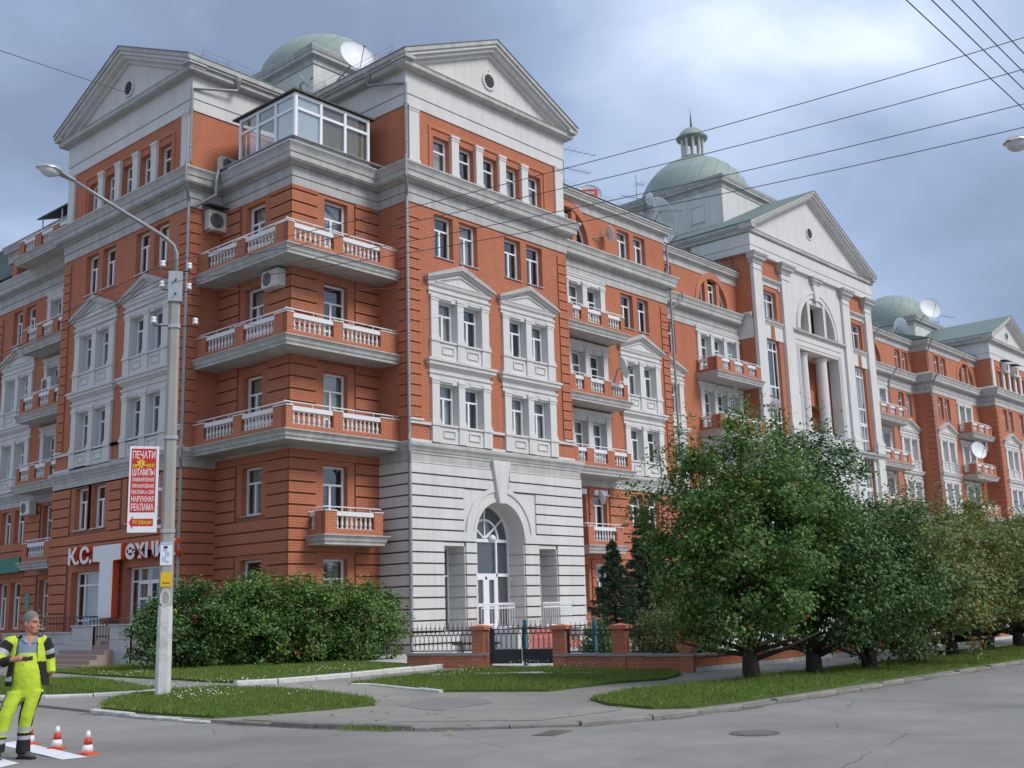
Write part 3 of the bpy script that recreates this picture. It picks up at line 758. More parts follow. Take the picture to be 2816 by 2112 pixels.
# ---- portal: white rusticated ground storeys of the right block
PT = wall('portal', FA, 0, 9.68, .15, 7.05, [(1.59, 2.74, .95, 4.05), (6.87, 8.04, .95, 4.05)], [(4.68, 4.42, 1.37, .95)], depth=.95, mats=('stucco', 'stucco'))
MB().box(0, .02, .0, 1.65, .15, 7.05).obj('portal_side', MT['stucco'], PT)
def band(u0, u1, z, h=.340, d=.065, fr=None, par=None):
    MB().box(u0+.012, u1-.012, -.006, .0, z-.03, z+.03).obj('joint', MT['groove_dark'], par or PT, fr)  # thin strip, darker than the stucco, at the back of the groove
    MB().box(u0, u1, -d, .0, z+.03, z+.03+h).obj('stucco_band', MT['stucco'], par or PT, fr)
rows = [6.6, 6.2, 5.8, 5.4, 5.0, 4.6, 4.2, 3.8, 3.4, 3.0, 2.6, 2.2, 1.8, 1.4, 1.0, .6]
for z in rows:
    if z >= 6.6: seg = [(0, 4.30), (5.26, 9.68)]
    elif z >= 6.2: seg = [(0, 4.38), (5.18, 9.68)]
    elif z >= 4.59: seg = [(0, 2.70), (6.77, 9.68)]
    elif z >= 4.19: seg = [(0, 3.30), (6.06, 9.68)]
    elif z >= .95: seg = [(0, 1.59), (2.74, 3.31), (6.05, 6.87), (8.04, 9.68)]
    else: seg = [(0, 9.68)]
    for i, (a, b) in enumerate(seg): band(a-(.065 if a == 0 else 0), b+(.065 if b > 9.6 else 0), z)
    MB().box(-.006, 0, .01, 1.65, z-.03, z+.03).obj('joint', MT['groove_dark'], PT); sb = MB().box(-.065, 0, .0, 1.65, z+.03, z+.37).obj('stucco_band', MT['stucco'], PT)
    if .95 < z < 4.19:      # bands carry on into the deep reveals
        for u in (2.74, 6.05, 8.04): MB().box(u-.045, u+.001, .0, .95, z+.03, z+.37).obj('stucco_band', MT['stucco'], PT)
fz = MB(); fz.box(-.04, 9.72, -.05, 0, 7.0, 7.045); fz.obj('frieze_band', MT['stucco'], PT)
ks = MB(); ks.extr([(4.18, 7.36), (4.51, 5.72), (4.85, 5.72), (5.18, 7.36)], 'y', -.20, .0); ks.obj('keystone', MT['stucco'], PT)
def arch_ring(name, fr, cx, cz, r0, r1, y0, y1, m, par, a0=0, a1=math.pi, legs=0, n=28):
    mb = MB()
    for i in range(n):
        t0 = a0+(a1-a0)*i/n; t1 = a0+(a1-a0)*(i+1)/n
        P = [(cx-r*math.cos(t), cz+r*math.sin(t)) for r, t in ((r0, t0), (r1, t0), (r1, t1), (r0, t1))]
        mb.extr(P, 'y', y0, y1)
    if legs:
        for s in (-1, 1): mb.box(cx+s*r0, cx+s*r1, y0, y1, cz-legs, cz)
    return mb.obj(name, m, par, fr, uv=True)
arch_ring('arch_moulding', None, 4.68, 4.42, 1.37, 1.50, -.05, 0, MT['stucco'], PT)
arch_ring('arch_moulding', None, 4.68, 4.42, 1.50, 1.76, -.02, 0, MT['stucco'], PT)
arch_ring('arch_moulding', None, 4.68, 4.42, 1.76, 1.93, -.07, 0, MT['stucco'], PT)
# entrance doors with fanlight
ED = MB(); v0, v1 = .80, .88; cx, zs = 4.68, 3.72
for a, b, c, d in ((3.31, 3.40, .95, 4.42), (5.96, 6.05, .95, 4.42), (3.40, 5.96, 4.30, 4.42), (3.40, 5.96, 2.98, 3.10), (3.40, 5.96, .95, 1.02), (4.02, 4.10, .95, 4.30), (5.26, 5.34, .95, 4.30), (4.63, 4.73, .95, 2.98),
                   (4.10, 5.26, 2.86, 2.98), (4.10, 4.22, 1.02, 2.86), (5.14, 5.26, 1.02, 2.86), (4.52, 4.63, 1.02, 2.86), (4.73, 4.84, 1.02, 2.86), (4.22, 4.52, 1.85, 1.97), (4.84, 5.14, 1.85, 1.97), (4.22, 4.52, 1.02, 1.2), (4.84, 5.14, 1.02, 1.2), (3.40, 4.02, 1.9, 1.98), (5.34, 5.96, 1.9, 1.98)):
    ED.box(a, b, v0, v1, c, d)
ED2 = ED.obj('entrance_door', MT['frame_white'], PT)
arch_ring('fanlight_rim', None, 4.68, 4.42, 1.26, 1.372, v0, v1, MT['frame_white'], ED2); arch_ring('fanlight_rim', None, 4.68, 4.42, .70, .78, v0+.01, v1, MT['frame_white'], ED2)
sp = MB()
for t in (math.radians(38), math.radians(90), math.radians(142)):
    d = Vector((math.cos(t), math.sin(t))); n_ = Vector((-d.y, d.x))*.035
    q = [Vector((4.68, 4.42))+d*.05+n_, Vector((4.68, 4.42))+d*1.27+n_, Vector((4.68, 4.42))+d*1.27-n_, Vector((4.68, 4.42))+d*.05-n_]
    sp.extr([(a.x, a.y) for a in q], 'y', v0+.02, v1-.005)
sp.obj('fanlight_spokes', MT['frame_white'], ED2)
gl = MB(); gl.box(3.35, 6.0, .85, .86, .97, 4.42); n = 20
gl.extr([(4.68-1.3*math.cos(math.pi*i/n), 4.42+1.3*math.sin(math.pi*i/n)) for i in range(n+1)], 'y', .85, .86); gl.obj('pane', MT['glass'], ED2)
MB().box(.9, 9.0, 1.5, 1.6, .3, 7).obj('interior_wall', MT['interior'], BLD)
for a, b in ((1.59, 2.74), (6.87, 8.04)): window(FA, a, b, .95, 4.05, .88, 'N')
gl = MB(); gl.lathe([(.001, -.16), (.09, -.135), (.15, -.06), (.165, 0), (.15, .06), (.09, .135), (.001, .16)], n=16); gl.obj('globe_lamp', MT['lamp_glass'], None, smooth=True, loc=(4.1, -.1, 4.35), label='white globe lamp hanging in the arched white entrance', cat='lamp')
# ---- wings B (balconies, one window pair) and C (three-light balconies), plus their mirror images
def wingB(fr, W, mir, far, lower=True, roof6=True):
    mp = (lambda a, b: (W-b, W-a)) if mir else (lambda a, b: (a, b))
    global WIN_FAR
    WIN_FAR = far; near = not far
    sp = mp(6.05, 9.25)[0]; g0 = mp(1.80, 4.92)[0]
    ops5 = [(*mp(a, b), 15.0, 16.7) for a, b in ((6.30, 7.28), (7.65, 8.6))]
    cuts = [(sp+.3, sp+2.9, z, z+1.75) for z in (8.42, 11.62)]+[(g0+.2, g0+2.9, z, z+2.3) for z in (7.9, 11.1, 14.3)]
    hide = [(sp+.1, sp+3.1, 7.8, 14.1)]
    wl, acc = plain(fr, 0, W, 7.0, 16.9, ops5+cuts, 'brick_wall', extra_cuts=hide, real=near)
    keep(fr, acc)
    pair_surround(fr, sp, far)
    for a, b, c, d in ops5: window(fr, a, b, c, d, .25, 'T', sill=True)
    for z in (7.85, 11.05, 14.25): group_surround(fr, g0, 2, z, z+2.35, far)
    a = mp(W-.62, W-.006)[0]; quoins(fr, a, .6, 8.66, 16.7)
    for zt in (7.75, 10.95, 14.15):
        u0, u1 = mp(.75, 5.05); ops = [mp(a, b) for a, b in ((1.2, 1.80), (2.3, 3.28), (3.8, 4.76))]
        bal_straight(fr, u0, u1, 1.05, zt, sorted(ops), near, sides=True)
    if lower:
        l2 = [(*mp(a, b), c, 6.9) for a, b, c in ((1.8, 2.9, 4.5), (3.45, 4.42, 4.5), (6.27, 7.24, 5.3), (7.62, 8.6, 5.3))]
        l1 = [(*mp(a, b), 1.5, 3.6) for a, b in ((1.8, 2.9), (3.45, 4.42), (6.27, 7.24), (7.62, 8.6))]
        if near: banded(fr, 0, W, [.2, .6]+G_LOW, l2+l1, 'rusticated_wall', m=.18)
        else: plain(fr, 0, W, .2, 7.0, l2+l1, 'brick_wall', real=False)
        for a, b, c, d in l2: window(fr, a, b, c, d, .25, 'T' if c > 5 else 'D')
        for a, b, c, d in l1: window(fr, a, b, c, d, .25, 'T')
        if not mir:
            for a, b, c, d in l2[:2]: MB().box(a+.02, b-.02, -.10, .2, 6.68, 6.90).obj('shutter_box', MT['frame_white'], BLD, fr)
        u0, u1 = mp(1.9, 4.45); bal_straight(fr, u0, u1, .85, 4.36, [(u0+.42, u1-.5)], near, name='small_balcony')
    # attic storey with a wide arched window
    if roof6:
        c = mp(2.25, 2.25)[0]; R = 1.62
        ops6 = [(*mp(a, b), 18.5, 19.95) for a, b in ((6.25, 7.25), (7.62, 8.6))]
        wl6, a6 = plain(fr, 0, W, 18.0, 20.15, ops6, 'attic_wall', arch=[(c, 18.5, R, 18.3)], real=near)
        for a, b, cc, d in ops6: window(fr, a, b, cc, d, .25, 'T')
        arch_window(fr, c, 18.45, R)
    interior(fr, .2, W-.2, 1, 20)
def arch_window(fr, c, zs, R):
    rg = arch_ring('brick_arch', fr, c, zs+.05, R, R+.36, -.05, .01, MT['brick_pattern'], BLD, n=24)
    mb = MB()
    for s in (-1, 1):
        x = c+s*.62; h = math.sqrt(R*R-.62**2); mb.box(x-.16, x+.16, .0, .28, zs-.1, zs+h+.04)
    mb.obj('mullion_pier', MT['brick_pattern'], BLD, fr, uv=True)
    window(fr, c-.46, c+.46, zs, zs+R*.88, .25, 'T')
    for s in (-1, 1):
        fr_ = MB(); n = 8; P = []
        x0, x1 = .78, R-.02
        for i in range(n+1): x = x0+(x1-x0)*i/n; P.append((c+s*x, zs+math.sqrt(max(0.0004, (R)**2-x*x))))
        g = MB(); poly = [(c+s*x0, zs)]+[p for p in P]+[(c+s*x1, zs)]
        g.extr(poly, 'y', .26, .27); 
        for i in range(n):
            (xa, za), (xb, zb) = P[i], P[i+1]; fr_.extr([(xa, za), (xb, zb), (xb-s*.06, max(zs, zb-.09)), (xa-s*.06, max(zs, za-.09))], 'y', .22, .30)
        fr_.box(c+s*x0, c+s*(x0+.07), .22, .30, zs, P[0][1]); fr_.box(c+s*x0, c+s*x1, .22, .3, zs, zs+.06)
        o = fr_.obj('side_light', MT['frame_white'], BLD, fr); g.obj('pane', MT['glass'], o)
wingB(FB, 10.25, False, False); wingB(FLB, 10.25, True, False, roof6=False); wingB(FB2, 9.9, True, True, lower=False)
def wingC(fr, W, mir, far):
    mp = (lambda a, b: (W-b, W-a)) if mir else (lambda a, b: (a, b))
    global WIN_FAR
    WIN_FAR = far; near = not far
    sp = mp(.30, 3.50)[0]; g0 = mp(5.18, 9.67)[0]
    ops5 = [(*mp(a, b), 15.0, 16.7) for a, b in ((.75, 1.75), (2.1, 3.1))]
    cuts = [(sp+.3, sp+2.9, z, z+1.75) for z in (8.42, 11.62)]+[(g0+.2, g0+4.2, z, z+2.3) for z in (7.9, 11.1, 14.3)]
    wl, acc = plain(fr, 0, W, 3.0, 16.9, ops5+cuts, 'brick_wall', extra_cuts=[(sp+.1, sp+3.1, 7.8, 14.1)], real=near)
    keep(fr, acc)
    pair_surround(fr, sp, far)
    for a, b, c, d in ops5: window(fr, a, b, c, d, .25, 'T')
    for z in (7.85, 11.05, 14.25): group_surround(fr, g0, 3, z, z+2.42, far)
    for zt in (7.75, 10.95, 14.15):
        u0, u1 = mp(5.05, 9.80); ops = sorted(mp(a, b) for a, b in ((5.6, 6.42), (6.92, 7.85), (8.36, 9.27)))
        bal_straight(fr, u0, u1, 1.3, zt, ops, near if zt > 8 else False)
    c = mp(7.2, 7.2)[0]
    ops6 = [(*mp(a, b), 18.5, 19.95) for a, b in ((.75, 1.7), (2.1, 3.05))]
    plain(fr, 0, W, 18.0, 20.15, ops6, 'attic_wall', arch=[(c, 18.5, 1.5, 18.3)], real=near)
    for a, b, cc, d in ops6: window(fr, a, b, cc, d, .25, 'T')
    arch_window(fr, c, 18.45, 1.5)
    interior(fr, .2, W-.2, 1, 20)
wingC(FC, 9.85, False, False); wingC(FC2, 9.94, True, True)
# side walls of the projecting wings that the street view sees
plain(FR(55.3, 3.5, -90), 0, 1.2, .2, 16.9, [], 'brick_wall', real=False); plain(FR(55.3, 3.5, -90), 0, 1.2, 18.0, 20.15, [], 'attic_wall', real=False); quoins(FR(55.3, 3.5, -90), .7, .494, 8.66, 16.7)
plain(FR(65.2, 2.3, -90), 0, 1.3, .2, 16.9, [], 'brick_wall', real=False); plain(FR(65.2, 7, -90), 0, 6.0, 18.0, 20.8, [], 'attic_wall', real=False); quoins(FR(65.2, 2.3, -90), .75, .494, 8.66, 16.7)
plain(FR(65.2, 1.0, 0), 0, 9.4, .2, 7.75, [], 'ground_wall', real=False)
plain(FR(19.6, 1.7, 90), 0, 1.6, .2, 20.15, [], 'brick_wall', real=False); plain(FR(9.35, 0, 90), 0, 1.7, 7.0, 20.8, [], 'brick_wall', real=False)
MB().box(9.66, 9.68, 0, 1.7, .15, 7.05).obj('portal_side', MT['stucco'], BLD)
plain(FR(-3.75, 15.65, 180), -.0, 1.7, .2, 20.8, [], 'brick_wall', real=False)
# ---- continuous cornices
P_MAIN = [(0, 16.85), (.05, 16.85), (.05, 17.165), (.02, 17.17), (.02, 17.20), (.07, 17.205), (.07, 17.545), (.035, 17.55), (.035, 17.585), (.10, 17.60), (.14, 17.64), (.36, 17.66), (.36, 17.70), (.40, 17.71), (.40, 17.90), (.44, 17.93), (.47, 18.05), (.53, 18.16), (.55, 18.17), (.55, 18.24), (.05, 18.46), (0, 18.46)]
P_BELT = [(0, 7.05), (.04, 7.05), (.04, 7.30), (.07, 7.32), (.07, 7.40), (.10, 7.42), (.13, 7.50), (.19, 7.58), (.20, 7.60), (.20, 7.70), (.03, 7.77), (0, 7.77)]
P_ATT = [(0, 20.10), (.04, 20.10), (.04, 20.48), (.07, 20.50), (.09, 20.55), (.26, 20.57), (.26, 20.68), (.30, 20.70), (.34, 20.80), (.38, 20.82), (.38, 20.89), (.0, 20.98)]
P_FRZ = [(0, 20.72), (.05, 20.72), (.05, 21.16), (.02, 21.165), (.02, 21.195), (.075, 21.20), (.075, 22.1), (0, 22.1)]
LPATH = [(-3.75, 27.5), (-3.75, 15.65), (XL, 15.65), (XL, YL), (XC, YL), (XC, YC), (0, YC), (0, 0)]
RPATH = [(9.35, 0), (9.35, 1.7), (19.6, 1.7), (19.6, 3.3), (29.45, 3.3)]
R2 = [(45.36, 3.5), (55.3, 3.5), (55.3, 2.3), (65.2, 2.3), (65.2, 1.0), (74.6, 1.0), (74.6, 5)]
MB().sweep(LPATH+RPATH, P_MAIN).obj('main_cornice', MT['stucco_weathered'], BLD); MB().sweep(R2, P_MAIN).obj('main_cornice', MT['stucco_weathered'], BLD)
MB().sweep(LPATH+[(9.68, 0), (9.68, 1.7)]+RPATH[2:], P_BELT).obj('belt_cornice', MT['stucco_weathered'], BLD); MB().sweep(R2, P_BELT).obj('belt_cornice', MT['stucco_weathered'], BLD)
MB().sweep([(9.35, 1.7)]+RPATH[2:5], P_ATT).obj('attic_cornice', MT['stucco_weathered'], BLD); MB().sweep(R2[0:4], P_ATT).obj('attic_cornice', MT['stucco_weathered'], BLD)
MB().sweep([(0, 8), (0, 0), (9.35, 0), (9.35, 4)], P_FRZ).obj('attic_frieze', MT['stucco'], BLD)
MB().sweep([(XL+8, 15.65), (XL, 15.65), (XL, YL), (XL+8, YL)], P_FRZ).obj('attic_frieze', MT['stucco'], BLD)
MB().sweep([(65.2, 7), (65.2, 1.0), (74.6, 1.0), (74.6, 4)], P_FRZ).obj('attic_frieze', MT['stucco'], BLD)
gable(FA, 9.35, 22.08, 2.32, 7.5); gable(FL, 9.6, 22.08, 2.32, 6.5); gable(FA2, 9.4, 22.08, 2.32, 12)
MB().sweep([(29.45, 3.3), (29.45, 2.3)], [(0, 18.02), (.06, 18.02), (.10, 18.12), (.20, 18.2), (.20, 18.3), (0, 18.42)]).obj('side_moulding', MT['stucco_weathered'], BLD)
# low metal roofs and their ridge walls behind the attic
MB().extr([(1.35, 20.985), (1.35, 21.0), (6.5, 22.6), (12, 21), (12, 20.9)], 'x', 9.35, 19.9).obj('roof', MT['roof_green'], BLD)
MB().extr([(2.95, 20.985), (2.95, 21.0), (6.5, 22.6), (12, 21), (12, 20.9)], 'x', 19.9, 29.4).obj('roof', MT['roof_green'], BLD)
MB().extr([(3.15, 20.985), (3.15, 21.0), (7, 22.6), (12, 21), (12, 20.9)], 'x', 45.4, 55.0).obj('roof', MT['roof_green'], BLD)
MB().extr([(1.95, 20.985), (1.95, 21.0), (7, 22.6), (12, 21), (12, 20.9)], 'x', 55.0, 65.1).obj('roof', MT['roof_green'], BLD)
MB().box(.1, 29, 8.4, 12, 16, 21.5).obj('roof', MT['roof_green'], BLD)
MB().box(.1, 9, 5.5, 12, 20, 23.0).obj('roof', MT['roof_green'], BLD)
MB().box(-3.2, 6, 6.4, 15.2, 20, 23.0).obj('roof', MT['roof_green'], BLD)
# attic of the far-left wing: terrace with parapet, brick piers under a cornice, dark canopy, steep dark mansard
ms = MB(); ms.extr([(-4.2, 18.46), (-3.55, 18.9), (-3.0, 20.2), (-2.7, 21.2), (1.5, 21.8), (1.5, 18.46)], 'y', 25.0, 40); ms.obj('mansard_roof', MT['roof_dark'], BLD)
MB().sweep([(-3.75, 25.2), (-3.75, 15.9)], [(p, z-.72) for p, z in P_ATT]).obj('attic_cornice', MT['stucco_weathered'], BLD)
MB().box(-3.75, -2.2, 15.7, 25.2, 19.4, 20.23).obj('attic_ceiling', MT['stucco_weathered'], BLD)
for y in (24.3, 22.2, 20.2, 17.6): MB().box(-3.72, -3.2, y, y+.5, 18.4, 19.41).obj('attic_pier', MT['brick_pattern'], BLD, uv=True)
for y0, y1, z in ((15.7, 20.6, 20.35),):
    tz = MB(); tz.extr([(-4.55, z), (-4.55, z+.07), (-1.5, z+1.1), (-1.5, z+1.0)], 'y', y0, y1); tz.obj('terrace_canopy', MT['roof_dark'], BLD)
for y in (16.6, 18.3, 20.2): MB().tube([(-4.45, y, 19.2), (-4.45, y, 20.4)], .035, 6).obj('canopy_post', MT['gutter_metal'], BLD)
wall('attic_wall', FR(-2.3, 24, -90), 0, 8.3, 18.4, 21, [(1.5, 2.5, 18.6, 20.4), (4, 5, 18.6, 20.4)], mats=('brick_pattern', 'brick_pattern'))
o = MB().sweep([(-5.0, 21.5), (-5.0, 15.7)], SLABP(18.50)).obj('terrace', MT['stucco_weathered'], BLD); MB().box(-5, -3.6, 15.7, 21.5, 18.17, 18.48).obj('slab', MT['stucco_weathered'], o)
parapet_run(o, FR(-4.95, 21.4, -90), 0, 5.7, 0, 18.50, [(.5, 1.6), (2.2, 3.3), (3.9, 5.0)], True)
# ---- central pavilion
WIN_FAR = False
WE = 15.9; CE = WE/2
def pavilion():
    side = [(1.33, 2.86), (WE-2.86, WE-1.33)]
    b6 = [(a, b, 18.3, 20.0) for a, b in side]; tall = [(a, b, 4.2, 17.0) for a, b in side]
    wl, acc = plain(FE, 0, WE, .2, 22.0, b6+tall+[(CE-2.65, CE+2.65, 11.9, 17.05)], 'brick_wall', arch=[(CE, 18.28, 2.34, 18.2)], extra_cuts=[(4.4, WE-4.4, 0, 22), (0, WE, .2, 11.3), (1.0, 3.3, 17.0, 18.2), (WE-3.3, WE-1, 17.0, 18.2), (0, 1.0, 0, 22), (3.35, 4.4, 0, 22), (WE-1, WE, 0, 22), (WE-4.4, WE-3.35, 0, 22)])
    # white stucco sheet of the middle bay and of the base
    wall('stucco_wall', FR(FE.o[0], FE.o[1]-.05), 4.4, WE-4.4, 11.3, 22.0, [(CE-2.63, CE+2.63, 11.92, 17.03)], [(CE, 18.28, 2.32, 18.21)], depth=.7, mats=('stucco', 'stucco'))
    wall('stucco_wall', FR(FE.o[0], FE.o[1]-.05), 0, WE,   .2, 11.3, [(a+.02, b-.02, c+.02, d) for a, b, c, d in tall], [(CE, 5.5, 2.0, 1.0)], depth=.06, mats=('stucco', 'stucco'))
    for a, b in side:
        m0 = 0 if a < 5 else 1
        x0, x1 = (1.0, 3.35) if not m0 else (WE-3.35, WE-1.0)
        window(FE, a, b, 18.3, 20.0, .25, 'T', sill=True)
        wt = window(FE, a, b, 4.2, 17.0, .22, 'P')
        bars = MB(); W_ = b-a; z = .1; k = 0; hs = [.55, 2.2, 1.0, .12, 1.0, 2.2, 1.0, .12, 1.0, 2.2, 1.0]
        zz = 12.75
        for h in hs:
            bars.box(.07, W_-.07, -.045, .03, zz-.045, zz+.045)
            n = 2 if h > 2 else 3
            if h > .3:
                for i in range(1, n):
                    x = W_*(i/n if n == 3 else .66); bars.box(x-.03, x+.03, -.04, .03, zz-h, zz)
            zz -= h
            if zz < .3: break
        bars.obj('glazing_bar', MT['frame_white'], wt)
        MB().sweep([FE.p(x0+.06, .05)[:2], FE.p(x0+.06, 0)[:2], FE.p(x1-.06, 0)[:2], FE.p(x1-.06, .05)[:2]], [(0, 20.38), (.06, 20.38), (.06, 20.5), (.12, 20.56), (.20, 20.66), (.20, 20.76), (0, 20.80)]).obj('window_hood', MT['stucco_weathered'], BLD)
        hb = MB(); hb.box(x0+.12, x0+.26, -.12, 0, 20.18, 20.38); hb.box(x1-.26, x1-.12, -.12, 0, 20.18, 20.38); hb.box(x0+.26, x1-.26, -.06, 0, 20.30, 20.38); hb.obj('bracket', MT['stucco'], BLD, FE)
        MB().sweep([FE.p(x0, .05)[:2], FE.p(x0, 0)[:2], FE.p(x1, 0)[:2], FE.p(x1, .05)[:2]], [(0, 17.85), (.07, 17.85), (.12, 17.98), (.17, 18.04), (.17, 18.14), (0, 18.2)]).obj('sill_cornice', MT['stucco_weathered'], BLD)
        MB().box(x0+.003, x1-.003, -.055, 0, 17.02, 17.86).obj('stucco_panel', MT['stucco'], BLD, FE)
        MB().extr([(a+.55, 17.9), (a+.50, 17.0), (a+1.03, 17.0), (a+.98, 17.9)], 'y', -.062, -.05).obj('brick_keystone', MT['brick_pattern'], BLD, FE)
    for u0, u1 in ((0, 1.0), (3.35, 4.4), (WE-4.4, WE-3.35), (WE-1.0, WE)):
        mb = MB(); mb.box(u0+.02, u1-.02, -.22, .02, 12.1, 21.0); mb.box(u0, u1, -.26, .02, 21.0, 21.06); mb.box(u0+.02, u1-.02, -.22, .02, 21.06, 21.36)
        mb.box(u0-.05, u1+.05, -.28, .02, 12.0, 12.1); mb.box(u0-.09, u1+.09, -.32, .02, 11.78, 12.0); mb.box(u0-.05, u1+.05, -.30, .02, 11.25, 11.78)
        mb.box(u0+.0, u1, -.24, .02, .2, 11.25)
        o = mb.obj('giant_pilaster', MT['stucco'], BLD, FE)
        cp = MB(); pa = [(u0, .05), (u0, -.22), (u1, -.22), (u1, .05)]
        cp.sweep(pa, [(0, 21.36), (.05, 21.36), (.07, 21.5), (.14, 21.58), (.22, 21.62), (.22, 21.74), (.28, 21.80), (.34, 21.92), (.34, 21.97), (0, 21.97)]); cp.obj('capital', MT['stucco_weathered'], o)
    MB().sweep([(29.45, 6), (29.45, 2.25), (45.35, 2.25), (45.35, 6)], [(0, 21.97), (.26, 21.97), (.26, 22.36), (.23, 22.365), (.23, 22.40), (.28, 22.405), (.28, 23.1), (0, 23.1)]).obj('frieze', MT['stucco'], BLD)
    MB().sweep([(29.45, 3.2), (29.45, 2.25), (45.35, 2.25), (45.35, 3.2)], [(0, 10.85), (.24, 10.85), (.26, 10.95), (.36, 11.05), (.40, 11.08), (.40, 11.17), (0, 11.24)]).obj('base_cornice', MT['stucco_weathered'], BLD)
    # lunette: ring, piers, keystone, sill
    F5 = FR(FE.o[0], FE.o[1]-.05)
    arch_ring('lunette_ring', F5, CE, 18.28, 2.34, 2.62, -.05, 0, MT['stucco'], BLD); arch_ring('lunette_ring', F5, CE, 18.28, 2.62, 2.80, -.10, 0, MT['stucco'], BLD)
    lp = MB()
    for s in (-1, 1): lp.box(CE+s*1.22, CE+s*.90, -.03, .66, 18.2, 20.42)
    lp.box(CE-.92, CE+.92, .05, .66, 20.2, 20.64)
    lp.obj('lunette_pier', MT['stucco'], BLD, F5)
    MB().extr([(CE-.42, 21.7), (CE-.24, 20.45), (CE+.24, 20.45), (CE+.42, 21.7)], 'y', -.17, 0).obj('keystone', MT['stucco'], BLD, F5)
    MB().sweep([FE.p(CE-.45, .0)[:2], FE.p(CE-.45, -.2)[:2], FE.p(CE+.45, -.2)[:2], FE.p(CE+.45, 0)[:2]], [(0, 21.5), (.04, 21.5), (.1, 21.66), (.16, 21.7), (.16, 21.8), (.22, 21.86), (.22, 21.96), (0, 21.96)]).obj('keystone_capital', MT['stucco_weathered'], BLD)
    MB().sweep([FE.p(4.45, .05)[:2], FE.p(4.45, -.05)[:2], FE.p(WE-4.45, -.05)[:2], FE.p(WE-4.45, .05)[:2]], [(0, 17.95), (.06, 17.95), (.08, 18.02), (.18, 18.06), (.18, 18.15), (0, 18.2)]).obj('lunette_sill', MT['stucco_weathered'], BLD)
    sf = MB()
    for q in ((4.9, WE-4.9, 17.55, 17.62), (4.95, 5.05, 11.9, 17.2), (5.12, 5.2, 11.9, 17.2), (WE-5.05, WE-4.95, 11.9, 17.2), (WE-5.2, WE-5.12, 11.9, 17.2), (4.9, WE-4.9, 17.2, 17.27)): sf.box(q[0], q[1], -.04, 0, q[2], q[3])
    sf.obj('opening_frame', MT['stucco'], BLD, F5)
    MB().box(4.4, WE-4.4, -.06, .5, 11.77, 11.9).obj('loggia_sill', MT['gutter_metal'], BLD, F5)
    for s in (-1, 1):
        c = MB(); c.lathe([(.42, 0), (.42, .12), (.36, .18), (.36, 2.5), (.355, 4.8), (.36, 4.85), (.42, 4.95), (.42, 5.1)], n=20); c.obj('column', MT['stucco'], BLD, loc=FE.p(CE+s*1.3, .55, 11.9), smooth=False)
    # recessed brick loggia behind the columns
    bk = MB(); bk.box(4.6, WE-4.6, 1.7, 1.9, 11.6, 21.2); bk.box(5.0, 5.3, .7, 1.7, 11.6, 17.3); bk.box(WE-5.3, WE-5.0, .7, 1.7, 11.6, 17.3); bk.box(5.3, WE-5.3, 1.0, 1.7, 13.9, 14.9)
    bk.obj('recess_wall', MT['brick_pattern'], BLD, FE, uv=True)
    MB().box(4.6, WE-4.6, .66, 1.9, 17.06, 17.3).obj('recess_ceiling', MT['stucco'], BLD, FE)
    for z in (12.0, 15.0):
        for c in (CE-.9, CE+.9): window(FE, c-.4, c+.4, z, z+1.8, 1.66, 'T')
    window(FE, CE-.5, CE+.5, 18.4, 19.9, 1.6, 'T')
    # side wall towards the street corner
    plain(FR(29.45, 3.35, -90), 0, 1.1, 11.2, 22.0, [], 'brick_wall'); MB().box(29.40, 29.46, 2.3, 3.35, 16.85, 18.3).obj('stucco_panel', MT['stucco'], BLD)
    MB().box(29.42, 29.5, 2.26, 3.4, .2, 11.2).obj('stucco_panel', MT['stucco'], BLD)
    plain(FR(29.45, 10, -90), 0, 6.6, 18.2, 22.0, [], 'brick_wall', real=False)
    interior(FE, .2, 4.3, 1, 21); interior(FE, WE-4.3, WE-.2, 1, 21)
    gable(FE, WE, 23.08, 4.1, 9, p=.55, big=True)
pavilion()
